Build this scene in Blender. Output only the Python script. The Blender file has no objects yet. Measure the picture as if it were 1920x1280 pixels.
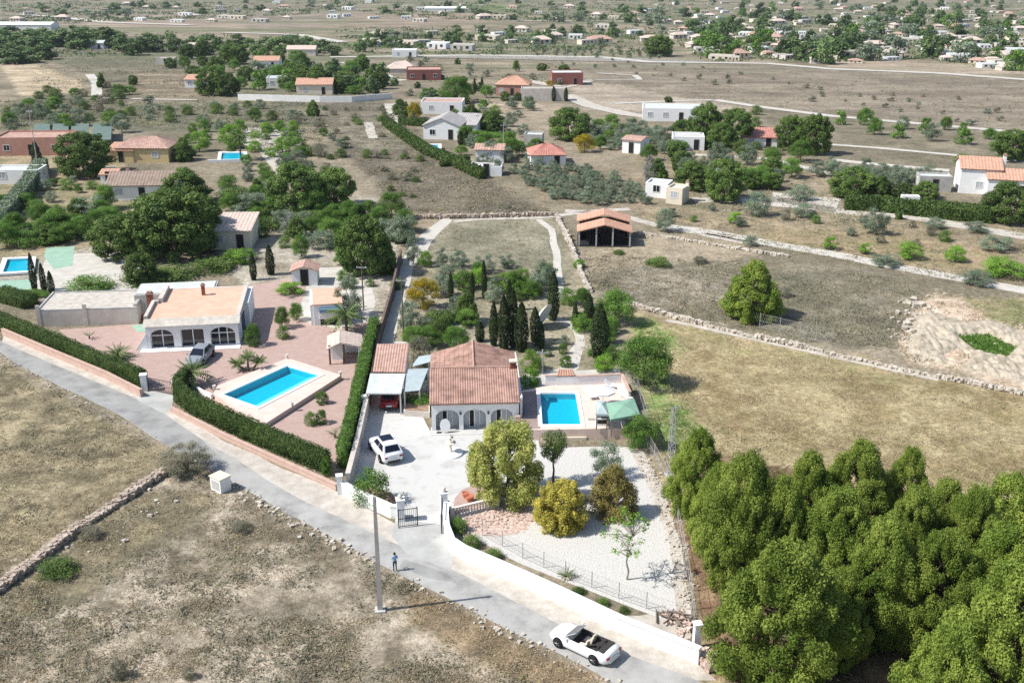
import bpy, bmesh, math, random
import numpy as np
from mathutils import Vector, Matrix, noise as mnoise

C = bpy.context.scene.collection
sc = bpy.context.scene
# ------------------------------------------------------------------ camera, sky, sun, exposure
FPX, CAMH, PITCH = 2050.0, 42.0, math.radians(21.5)
Y0, SLOPE = 200.0, 0.055            # level ground to Y0, then it falls towards the valley
cam = bpy.data.cameras.new('camera'); cam_o = bpy.data.objects.new('camera', cam); C.objects.link(cam_o)
cam.sensor_width = 36.0; cam.lens = 36.0*FPX/1920.0
cam.clip_start = 1.0; cam.clip_end = 20000.0
cam_o.location = (0, 0, CAMH); cam_o.rotation_euler = (math.pi/2-PITCH, 0, 0)
sc.camera = cam_o
SUN_EL, SHX, SHY = math.radians(49), 1.0, 0.22
w = bpy.data.worlds.new('World'); sc.world = w; w.use_nodes = True
nt = w.node_tree; sky = nt.nodes.new('ShaderNodeTexSky'); sky.sky_type = 'NISHITA'; sky.sun_disc = False
sky.sun_elevation = SUN_EL; sky.sun_rotation = math.atan2(-SHX, -SHY) % (2*math.pi)
bg = nt.nodes['Background']; bg.inputs['Strength'].default_value = 0.112
nt.links.new(sky.outputs[0], bg.inputs[0])
sl = bpy.data.lights.new('sun', 'SUN'); sl.energy = 4.4; sl.angle = math.radians(0.5); sl.color = (1, 0.965, 0.905)
so = bpy.data.objects.new('sun', sl); C.objects.link(so)
_d = Vector((SHX, SHY, 0)).normalized()*math.cos(SUN_EL) + Vector((0, 0, -math.sin(SUN_EL)))
so.rotation_euler = _d.to_track_quat('-Z', 'Y').to_euler(); so.location = (-50, 20, 90)
sc.view_settings.view_transform = 'Standard'; sc.view_settings.look = 'None'
sc.view_settings.gamma = 1; sc.view_settings.exposure = 0.42
sc.render.engine = 'CYCLES'
sc.cycles.max_bounces = 6; sc.cycles.diffuse_bounces = 2; sc.cycles.glossy_bounces = 2
sc.cycles.transmission_bounces = 3; sc.cycles.transparent_max_bounces = 6; sc.cycles.volume_bounces = 0
sc.cycles.use_denoising = False

random.seed(7); RNG = np.random.default_rng(11)
ct, st = math.cos(PITCH), math.sin(PITCH)

# ------------------------------------------------------------------ where things stand
def T(x, y): return 0.0 if y <= Y0 else -SLOPE*(y-Y0)
def ray(px, py):
    u, v = (px-960)/FPX, (640-py)/FPX
    return u, ct+v*st, -st+v*ct
def P(px, py, h=0.0):
    """ground point (plus height h) seen at that place of the photograph"""
    dx, dy, dz = ray(px, py)
    t = (CAMH-h)/(-dz) if dz < 0 else 1e9
    if dz < 0 and t*dy <= Y0: pass
    else:
        t = (CAMH-h-SLOPE*Y0)/(-dz-SLOPE*dy)
        if t < 0 or t > 8000: t = 8000
    x, y = t*dx, t*dy
    return Vector((x, y, T(x, y)+h))
def depth(p): return p[1]*ct - (p[2]-CAMH)*st
def mpp(px, py): return depth(P(px, py))/FPX       # metres per photo pixel
def HT(px, py, top):
    b = P(px, py); v = (640-top)/FPX
    Yc = b.y*st + (b.z-CAMH)*ct; Zc = depth(b)
    return (v*Zc - Yc)/(ct + v*st)
def PIX(x, y, z):
    Z = y*ct-(z-CAMH)*st; Yc = y*st+(z-CAMH)*ct
    return 960+FPX*x/Z, 640-FPX*Yc/Z

# ------------------------------------------------------------------ object helpers
def tag(o, label=None, cat=None, group=None, kind=None):
    if label: o['label'] = label
    if cat: o['category'] = cat
    if group: o['group'] = group
    if kind: o['kind'] = kind
    return o
def empty(name, loc, rz=0.0, label=None, cat=None, group=None):
    o = bpy.data.objects.new(name, None); C.objects.link(o)
    o.location = loc; o.rotation_euler = (0, 0, rz); o.empty_display_size = .3
    return tag(o, label, cat, group)
def link(name, me, parent=None, loc=None):
    o = bpy.data.objects.new(name, me); C.objects.link(o)
    if parent is not None: o.parent = parent
    if loc is not None: o.location = loc
    return o
def np_mesh(name, V, F, mats, mi=None, smooth=False):
    """V (n,3), F (m,k) one face size"""
    me = bpy.data.meshes.new(name)
    V = np.asarray(V, dtype=np.float32); F = np.asarray(F, dtype=np.int32)
    m, k = F.shape
    me.vertices.add(len(V)); me.vertices.foreach_set('co', V.ravel())
    me.loops.add(m*k); me.loops.foreach_set('vertex_index', F.ravel())
    me.polygons.add(m); me.polygons.foreach_set('loop_start', np.arange(0, m*k, k, dtype=np.int32))
    if mi is not None: me.polygons.foreach_set('material_index', np.asarray(mi, dtype=np.int32))
    if smooth: me.polygons.foreach_set('use_smooth', np.ones(m, dtype=bool))
    for x in (mats if isinstance(mats, (list, tuple)) else [mats]): me.materials.append(x)
    me.update(calc_edges=True); me.validate()
    return me
class MB:
    """collects shapes and links them as one mesh"""
    def __init__(s): s.v = []; s.f = []; s.sm = []
    def add(s, vs, fs, smooth=False):
        n = len(s.v); s.v += [tuple(q) for q in vs]
        for f in fs: s.f.append(tuple(i+n for i in f)); s.sm.append(smooth)
        return s
    def box(s, x0, y0, z0, x1, y1, z1, M=None):
        vs = [Vector(q) for q in ((x0,y0,z0),(x1,y0,z0),(x1,y1,z0),(x0,y1,z0),(x0,y0,z1),(x1,y0,z1),(x1,y1,z1),(x0,y1,z1))]
        if M is not None: vs = [M @ q for q in vs]
        return s.add(vs, [(0,3,2,1),(4,5,6,7),(0,1,5,4),(1,2,6,5),(2,3,7,6),(3,0,4,7)])
    def prism(s, pts, z0, z1):
        """pts: list of (x,y) ccw, vertical prism"""
        n = len(pts)
        vs = [(p[0], p[1], z0) for p in pts]+[(p[0], p[1], z1) for p in pts]
        return s.add(vs, [tuple(range(n-1, -1, -1)), tuple(range(n, 2*n))]+[(i, (i+1) % n, (i+1) % n+n, i+n) for i in range(n)])
    def extrude_y(s, pts, y0, y1):
        """pts: list of (x,z), ccw seen from -y, pushed from y0 to y1"""
        n = len(pts)
        vs = [(p[0], y0, p[1]) for p in pts]+[(p[0], y1, p[1]) for p in pts]
        return s.add(vs, [tuple(range(n)), tuple(range(2*n-1, n-1, -1))]+[(i, i+n, (i+1) % n+n, (i+1) % n) for i in range(n)])
    def tube(s, a, b, r0, r1=None, n=8, cap=True):
        a, b = Vector(a), Vector(b); r1 = r0 if r1 is None else r1
        d = (b-a).normalized(); u = d.orthogonal().normalized(); v = d.cross(u)
        vs = []
        for c, r in ((a, r0), (b, r1)):
            for i in range(n):
                t = 2*math.pi*i/n; vs.append(c+u*(r*math.cos(t))+v*(r*math.sin(t)))
        fs = [(i, (i+1) % n, (i+1) % n+n, i+n) for i in range(n)]
        s.add(vs, fs, True)
        if cap: s.add(vs, [tuple(range(n-1, -1, -1)), tuple(range(n, 2*n))])
        return s
    def lathe(s, c, prof, n=14, sx=1, sy=1):
        """prof: list of (r,z) bottom to top"""
        vs = []
        for r, z in prof:
            for i in range(n):
                t = 2*math.pi*i/n; vs.append((c[0]+sx*r*math.cos(t), c[1]+sy*r*math.sin(t), c[2]+z))
        fs = []
        for k in range(len(prof)-1):
            for i in range(n):
                fs.append((k*n+i, k*n+(i+1) % n, (k+1)*n+(i+1) % n, (k+1)*n+i))
        s.add(vs, fs, True)
        s.add(vs[:n], [tuple(range(n-1, -1, -1))]); s.add(vs[-n:], [tuple(range(n))])
        return s
    def build(s, name, m, parent=None, loc=None, rz=0.0):
        me = bpy.data.meshes.new(name); me.from_pydata([tuple(q) for q in s.v], [], s.f)
        me.polygons.foreach_set('use_smooth', s.sm)
        me.materials.append(m); me.update()
        o = link(name, me, parent, loc)
        if rz: o.rotation_euler.z = rz
        return o
def copy_tree(o, parent=None):
    c = o.copy(); C.objects.link(c)
    if parent is not None: c.parent = parent
    for ch in list(o.children): copy_tree(ch, c)
    return c

# ------------------------------------------------------------------ materials
def lin(*c): return tuple(((x/255)/12.92 if x/255 <= .04045 else ((x/255+.055)/1.055)**2.4) for x in c)
def mat(name, c1, c2=None, scale=2.0, rough=.85, bump=0.0, bscale=None, metal=0.0, spec=.3, c3=None, det=6.0):
    m = bpy.data.materials.new(name); m.use_nodes = True; n = m.node_tree.nodes; L = m.node_tree.links
    b = n['Principled BSDF']; b.inputs['Roughness'].default_value = rough; b.inputs['Metallic'].default_value = metal
    b.inputs['Specular IOR Level'].default_value = spec
    if c2 is None: b.inputs['Base Color'].default_value = (*c1, 1)
    else:
        g = n.new('ShaderNodeNewGeometry')
        t = n.new('ShaderNodeTexNoise'); t.inputs['Scale'].default_value = scale; t.inputs['Detail'].default_value = det
        t.inputs['Roughness'].default_value = .65
        L.new(g.outputs['Position'], t.inputs['Vector'])
        r = n.new('ShaderNodeValToRGB'); e = r.color_ramp.elements
        e[0].position = .36; e[0].color = (*c1, 1); e[1].position = .64; e[1].color = (*c2, 1)
        if c3: q = e.new(.5); q.color = (*c3, 1)
        L.new(t.outputs['Fac'], r.inputs['Fac']); L.new(r.outputs['Color'], b.inputs['Base Color'])
    if bump:
        g2 = n.new('ShaderNodeNewGeometry')
        t2 = n.new('ShaderNodeTexNoise'); t2.inputs['Scale'].default_value = bscale or scale*3; t2.inputs['Detail'].default_value = 5
        L.new(g2.outputs['Position'], t2.inputs['Vector'])
        bp = n.new('ShaderNodeBump'); bp.inputs['Strength'].default_value = bump; bp.inputs['Distance'].default_value = .1
        L.new(t2.outputs['Fac'], bp.inputs['Height']); L.new(bp.outputs['Normal'], b.inputs['Normal'])
    return m
def leafmat(name, c1, c2, scale=.6, trans=.25, rand=.25):
    """foliage: two greens by clump, a little hue change from plant to plant, light through the leaf"""
    m = bpy.data.materials.new(name); m.use_nodes = True; n = m.node_tree.nodes; L = m.node_tree.links
    b = n['Principled BSDF']; out = n['Material Output']
    b.inputs['Roughness'].default_value = .6; b.inputs['Specular IOR Level'].default_value = .18
    g = n.new('ShaderNodeNewGeometry'); t = n.new('ShaderNodeTexNoise'); t.inputs['Scale'].default_value = scale; t.inputs['Detail'].default_value = 4
    L.new(g.outputs['Position'], t.inputs['Vector'])
    r = n.new('ShaderNodeValToRGB'); e = r.color_ramp.elements
    e[0].position = .35; e[0].color = (*c1, 1); e[1].position = .65; e[1].color = (*c2, 1)
    L.new(t.outputs['Fac'], r.inputs['Fac'])
    oi = n.new('ShaderNodeObjectInfo'); hs = n.new('ShaderNodeHueSaturation')
    mr = n.new('ShaderNodeMapRange'); mr.inputs['To Min'].default_value = 1-rand; mr.inputs['To Max'].default_value = 1+rand
    L.new(oi.outputs['Random'], mr.inputs['Value']); L.new(mr.outputs[0], hs.inputs['Value'])
    L.new(r.outputs['Color'], hs.inputs['Color']); L.new(hs.outputs['Color'], b.inputs['Base Color'])
    if trans:
        tr = n.new('ShaderNodeBsdfTranslucent'); L.new(hs.outputs['Color'], tr.inputs['Color'])
        mx = n.new('ShaderNodeMixShader'); mx.inputs[0].default_value = trans
        L.new(b.outputs[0], mx.inputs[1]); L.new(tr.outputs[0], mx.inputs[2]); L.new(mx.outputs[0], out.inputs[0])
    return m
def paver(name, c1, c2, cm, sc_=2.0):
    m = mat(name, c1, c2, 1.2, .9); n = m.node_tree.nodes; L = m.node_tree.links
    g = n.new('ShaderNodeNewGeometry'); br = n.new('ShaderNodeTexBrick'); br.inputs['Scale'].default_value = sc_
    br.inputs['Mortar Size'].default_value = .03; br.inputs['Color1'].default_value = (*c1, 1); br.inputs['Color2'].default_value = (*c2, 1)
    br.inputs['Mortar'].default_value = (*cm, 1)
    L.new(g.outputs['Position'], br.inputs['Vector'])
    r = [x for x in n if x.type == 'VALTORGB'][0]
    mx = n.new('ShaderNodeMix'); mx.data_type = 'RGBA'; mx.inputs[0].default_value = .5
    L.new(r.outputs['Color'], mx.inputs[6]); L.new(br.outputs['Color'], mx.inputs[7])
    L.new(mx.outputs[2], n['Principled BSDF'].inputs['Base Color'])
    return m
M = {}
M['white'] = mat('white_render', (.78,.78,.77), (.85,.85,.84), 1.5, .9)
M['whitewall'] = mat('white_wall_paint', (.72,.71,.68), (.84,.83,.80), .9, .9, .15, 6)
M['cream'] = mat('cream_render', (.66,.58,.46), (.74,.66,.53), 1.2, .9)
M['greywall'] = mat('grey_render', (.36,.35,.33), (.50,.48,.45), .8, .9)
M['beigewall'] = mat('beige_render', (.50,.45,.40), (.62,.57,.51), .8, .9)
M['yellowwall'] = mat('yellow_render', (.60,.47,.24), (.66,.53,.30), 1, .9)
M['pinkwall'] = mat('salmon_render', (.42,.22,.17), (.50,.28,.22), .8, .9)
M['redwall'] = mat('red_brick_wall', (.22,.085,.07), (.30,.12,.10), 1.5, .9)
M['brickpink'] = mat('pink_coping_wall', (.47,.32,.26), (.56,.40,.33), 1.5, .9)
M['tile'] = mat('weathered_clay_tile', (.235,.145,.115), (.46,.29,.23), 1.1, .85, 0, None, 0, .2, (.36,.22,.175), 10)
M['tilepink'] = mat('pink_clay_tile', (.38,.235,.19), (.54,.36,.29), 1.5, .85, 0, None, 0, .2, None, 10)
M['tileorange'] = mat('orange_clay_tile', (.46,.26,.18), (.58,.35,.25), 1.5, .85)
M['tilebrown'] = mat('brown_clay_tile', (.24,.18,.14), (.34,.26,.21), 1.2, .85)
M['tilegrey'] = mat('grey_roof_tile', (.36,.34,.33), (.46,.44,.42), 1.2, .85)
M['tilered'] = mat('red_roof_tile', (.42,.18,.14), (.52,.25,.20), 1.2, .85)
M['tilebeige'] = mat('beige_roof_tile', (.52,.41,.34), (.66,.55,.48), 2.5, .85, 0, None, 0, .2, None, 10)
M['peachroof'] = mat('peach_roof_terrace', (.62,.39,.28), (.70,.46,.34), .9, .9)
M['gravelroof'] = mat('gravel_flat_roof', (.42,.38,.32), (.58,.54,.48), 1.6, .95)
M['asphalt'] = mat('pale_worn_asphalt', (.27,.265,.25), (.42,.413,.39), .5, .9, .1, 20, 0, .3, (.37,.362,.342), 12)
M['asphalt2'] = mat('older_asphalt', (.22,.218,.208), (.35,.346,.33), .5, .9, .1, 20, 0, .3, (.30,.297,.282), 12)
M['offwhite'] = mat('far_house_render', (.48,.45,.41), (.60,.57,.52), .1, .9)
M['concrete'] = mat('pale_concrete', (.46,.45,.425), (.55,.54,.51), .7, .9, .05, 8, 0, .3, (.55,.545,.52), 12)
M['apron'] = mat('grey_concrete', (.36,.36,.34), (.46,.46,.435), .6, .9)
M['gravel'] = mat('white_gravel', (.42,.405,.375), (.68,.66,.62), 9.0, .95, .4, 9, 0, .3, None, 12)
M['sand'] = mat('sandy_dirt', (.40,.36,.305), (.56,.52,.46), .9, .95, .3, 5, 0, .2, None, 10)
M['dirt'] = mat('reddish_dirt', (.30,.22,.16), (.46,.37,.28), .8, .95, .3, 5, 0, .2, None, 10)
M['palepath'] = mat('pale_track', (.46,.43,.38), (.58,.55,.49), .8, .95, 0, None, 0, .2, None, 10)
M['pinkpaver'] = paver('pink_pavers', (.40,.28,.24), (.50,.37,.32), (.30,.215,.185), 1.6)
M['shadedpaver'] = paver('shaded_brown_pavers', (.30,.22,.20), (.38,.29,.26), (.22,.17,.15), 1.6)  # brown tiles with the villa's shade put into their colour
M['poolpaver'] = mat('peach_deck', (.64,.50,.43), (.72,.58,.51), 1.2, .9)
M['coping'] = mat('white_coping', (.80,.80,.78), (.86,.86,.84), 2, .8)
M['bank'] = mat('bare_pale_earth', (.28,.24,.175), (.52,.455,.35), 1.3, .95, .5, 4, 0, .2, (.43,.37,.285), 12)
M['stone'] = mat('dry_stone', (.30,.24,.19), (.52,.43,.35), 2.2, .95, .5, 4)
M['palestone'] = mat('pale_limestone', (.38,.33,.27), (.60,.54,.46), 2.2, .95, .5, 4)
M['rubble'] = mat('pink_rubble', (.40,.27,.22), (.68,.56,.48), 3.5, .95, .5, 5, 0, .2, None, 12)
M['pole'] = mat('concrete_pole', (.40,.37,.33), (.50,.47,.43), 2, .9)
M['wood'] = mat('grey_wood', (.16,.12,.09), (.24,.19,.15), 3, .9)
M['steel'] = mat('galvanised_steel', (.50,.51,.52), (.60,.61,.62), 3, .5, 0, None, .6, .5)
M['dark'] = mat('dark_metal', (.03,.03,.035), None, 1, .5)
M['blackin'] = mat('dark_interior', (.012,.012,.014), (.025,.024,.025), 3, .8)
M['glass'] = mat('window_glass', (.02,.025,.03), None, 1, .06, 0, None, 0, .6)
M['shutter'] = mat('grey_blind', (.40,.42,.44), (.48,.50,.52), 3, .6)
M['blueshut'] = mat('blue_awning', (.14,.28,.36), (.18,.33,.42), 3, .7)
M['bluedoor'] = mat('dark_blue_paint', (.02,.035,.10), (.03,.05,.14), 3, .6)
M['green'] = mat('green_canvas', (.20,.36,.26), (.25,.42,.31), 2, .9)
M['netgreen'] = mat('green_shade_net', (.11,.16,.14), (.16,.21,.18), .8, .95)
M['mint'] = mat('mint_floor', (.26,.41,.31), (.33,.48,.37), 1, .9)
M['canopy'] = mat('grey_roof_sheet', (.50,.52,.50), (.60,.62,.60), 1.0, .8)
M['bluecanopy'] = mat('pale_blue_sheet', (.36,.43,.44), (.44,.51,.52), 1.0, .4)
M['shadedwall'] = mat('shaded_brown_wall', (.13,.09,.075), (.20,.145,.12), 1, .95)  # brown wall, darkened in its colour for the shade lying on it
M['brick'] = mat('red_chimney', (.22,.07,.05), (.32,.12,.09), 3, .9)
M['pot'] = mat('terracotta_pot', (.45,.13,.07), (.55,.19,.11), 3, .8)
M['trunk'] = mat('bark', (.09,.065,.045), (.19,.15,.11), 5, .95, .5, 8)
M['palebark'] = mat('pale_bark', (.26,.23,.20), (.38,.34,.30), 5, .95)
M['soilbed'] = mat('brown_soil_bed', (.20,.13,.09), (.32,.22,.16), 2, .95)
M['plastic'] = mat('white_plastic', (.80,.80,.79), None, 1, .5)
M['ivory'] = mat('ivory_balustrade', (.66,.60,.54), (.74,.68,.62), 2, .85)
# foliage
M['l_pine'] = leafmat('pine_needles', (.14,.215,.030), (.35,.43,.085), .45, .38, .12)
M['l_dark'] = leafmat('dark_needles', (0.073,0.133,0.029), (0.170,0.250,0.060), .4, .2, .25)
M['l_far'] = leafmat('far_foliage', (0.077,0.133,0.048), (0.153,0.222,0.077), .15, .2, .35)
M['l_cyp'] = leafmat('cypress_scales', (0.026,0.044,0.016), (0.058,0.086,0.029), 1, .1, .15)
M['l_olive'] = leafmat('olive_leaves', (0.145,0.196,0.123), (0.282,0.341,0.230), .7, .2, .2)
M['l_bright'] = leafmat('bright_leaves', (0.128,0.256,0.031), (0.273,0.462,0.068), .8, .3, .2)
M['l_green'] = leafmat('green_leaves', (0.088,0.191,0.029), (0.191,0.319,0.063), .8, .3, .2)
M['l_yellow'] = leafmat('yellow_blossom', (.42,.30,.012), (.30,.27,.03), .9, .25, .1)
M['l_gold'] = leafmat('golden_conifer', (.36,.33,.06), (.80,.70,.15), 2.5, .38, .1)
M['l_rust'] = leafmat('rusty_conifer', (.20,.18,.05), (.38,.31,.10), 2, .3, .1)
M['l_pepper'] = leafmat('pepper_leaves', (.38,.43,.11), (.60,.60,.20), .8, .42, .1)
M['l_palm'] = leafmat('palm_fronds', (0.098,0.147,0.042), (0.182,0.238,0.084), 1, .2, .15)
M['l_hedge'] = leafmat('hedge_leaves', (0.045,0.083,0.018), (0.098,0.150,0.038), 1.2, .15, .08)
M['l_lime'] = leafmat('lit_hedge_leaves', (0.070,0.140,0.022), (0.140,0.252,0.049), 1.2, .25, .08)  # brighter hedge green, sunlight put into the colour; clipped bushes share it
M['l_scrub'] = leafmat('scrub_leaves', (.15,.15,.10), (.27,.26,.18), .3, .2, .1)
M['l_straw'] = leafmat('straw', (.52,.43,.28), (.36,.29,.18), .25, .2, .1)
M['l_weed'] = leafmat('weed_leaves', (.24,.26,.10), (.38,.37,.16), .25, .2, .1)
M['l_brown'] = leafmat('brown_grass', (.27,.21,.13), (.38,.30,.20), .25, .2, .1)
M['l_bare'] = leafmat('bare_twigs', (.24,.23,.21), (.34,.33,.30), 1, .1, .1)
# car
def paint(name, c, rough=.25):
    m = mat(name, c, None, 1, rough, 0, None, 0, .5); m.node_tree.nodes['Principled BSDF'].inputs['Coat Weight'].default_value = .5; return m
M['carwhite'] = paint('white_car_paint', (.80,.80,.80)); M['carred'] = paint('red_car_paint', (.24,.007,.016))
M['cargrey'] = paint('silver_car_paint', (.26,.28,.30)); M['tyre'] = mat('tyre_rubber', (.012,.012,.013), None, 1, .8)
M['rim'] = mat('alloy_rim', (.30,.30,.32), None, 1, .35, 0, None, .8); M['lampred'] = mat('tail_lamp_plastic', (.25,.01,.01), None, 1, .2)
M['lampclear'] = mat('head_lamp_plastic', (.55,.57,.60), None, 1, .1); M['seatlea'] = mat('seat_leather', (.05,.045,.04), None, 1, .6)
M['carglass'] = mat('tinted_glass', (.010,.014,.028), None, 1, .08, 0, None, 0, .35)
M['skin'] = mat('skin', (.50,.30,.21), None, 1, .6); M['hair'] = mat('dark_hair', (.02,.014,.01), None, 1, .6)
M['shirt'] = mat('light_blue_shirt', (.27,.42,.62), None, 1, .8); M['trousers'] = mat('navy_trousers', (.015,.02,.05), None, 1, .8)
def water():
    m = bpy.data.materials.new('pool_water'); m.use_nodes = True; n = m.node_tree.nodes; L = m.node_tree.links
    b = n['Principled BSDF']; b.inputs['Base Color'].default_value = (.10,.62,.74,1); b.inputs['Roughness'].default_value = .03
    b.inputs['Transmission Weight'].default_value = 1.0; b.inputs['IOR'].default_value = 1.33
    t = n.new('ShaderNodeTexNoise'); t.inputs['Scale'].default_value = 3; g = n.new('ShaderNodeNewGeometry'); L.new(g.outputs['Position'], t.inputs['Vector'])
    bp = n.new('ShaderNodeBump'); bp.inputs['Strength'].default_value = .08; bp.inputs['Distance'].default_value = .05
    L.new(t.outputs['Fac'], bp.inputs['Height']); L.new(bp.outputs['Normal'], b.inputs['Normal'])
    # sunlight passes the surface, so the basin below shows its own sunlit and shaded floor
    tr = n.new('ShaderNodeBsdfTransparent'); tr.inputs[0].default_value = (.40,.93,1.0,1)
    gl = n.new('ShaderNodeBsdfGlossy'); gl.inputs['Roughness'].default_value = .05; L.new(bp.outputs['Normal'], gl.inputs['Normal'])
    fr = n.new('ShaderNodeFresnel'); fr.inputs['IOR'].default_value = 1.25
    mx = n.new('ShaderNodeMixShader'); L.new(fr.outputs[0], mx.inputs[0]); L.new(tr.outputs[0], mx.inputs[1]); L.new(gl.outputs[0], mx.inputs[2])
    L.new(mx.outputs[0], n['Material Output'].inputs[0]); n.remove(b)
    return m
M['water'] = water()
M['basin'] = mat('blue_pool_tiles', (.03,.47,.58), (.04,.53,.64), 5, .5)

# ------------------------------------------------------------------ ground
def _hash(ix, iy, s):
    h = (ix.astype(np.int64)*374761393 + iy.astype(np.int64)*668265263 + s*1442695041) & 0x7fffffff
    h = ((h ^ (h >> 13))*1274126177) & 0x7fffffff
    return ((h ^ (h >> 16)) & 0xffff)/65535.0
def vnoise(x, y, s=0):
    ix, iy = np.floor(x), np.floor(y); fx, fy = x-ix, y-iy
    fx, fy = fx*fx*(3-2*fx), fy*fy*(3-2*fy)
    a, b, c, d = _hash(ix, iy, s), _hash(ix+1, iy, s), _hash(ix, iy+1, s), _hash(ix+1, iy+1, s)
    return (a*(1-fx)+b*fx)*(1-fy)+(c*(1-fx)+d*fx)*fy
def fbm(x, y, s=0, o=4):
    r, a, t = 0, .5, 0
    for k in range(o):
        r = r+a*vnoise(x*2**k+17*k, y*2**k+31*k, s+k); t += a; a *= .55
    return r/t
def alb(r, g, b): return np.array(lin(r, g, b))/1.5
def inpoly(px, py, poly):
    r = np.zeros(len(px), bool); n = len(poly)
    for i in range(n):
        x1, y1 = poly[i]; x2, y2 = poly[(i+1) % n]
        if y1 == y2: continue
        c = ((y1 > py) != (y2 > py)) & (px < (x2-x1)*(py-y1)/(y2-y1)+x1)
        r ^= c
    return r
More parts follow.
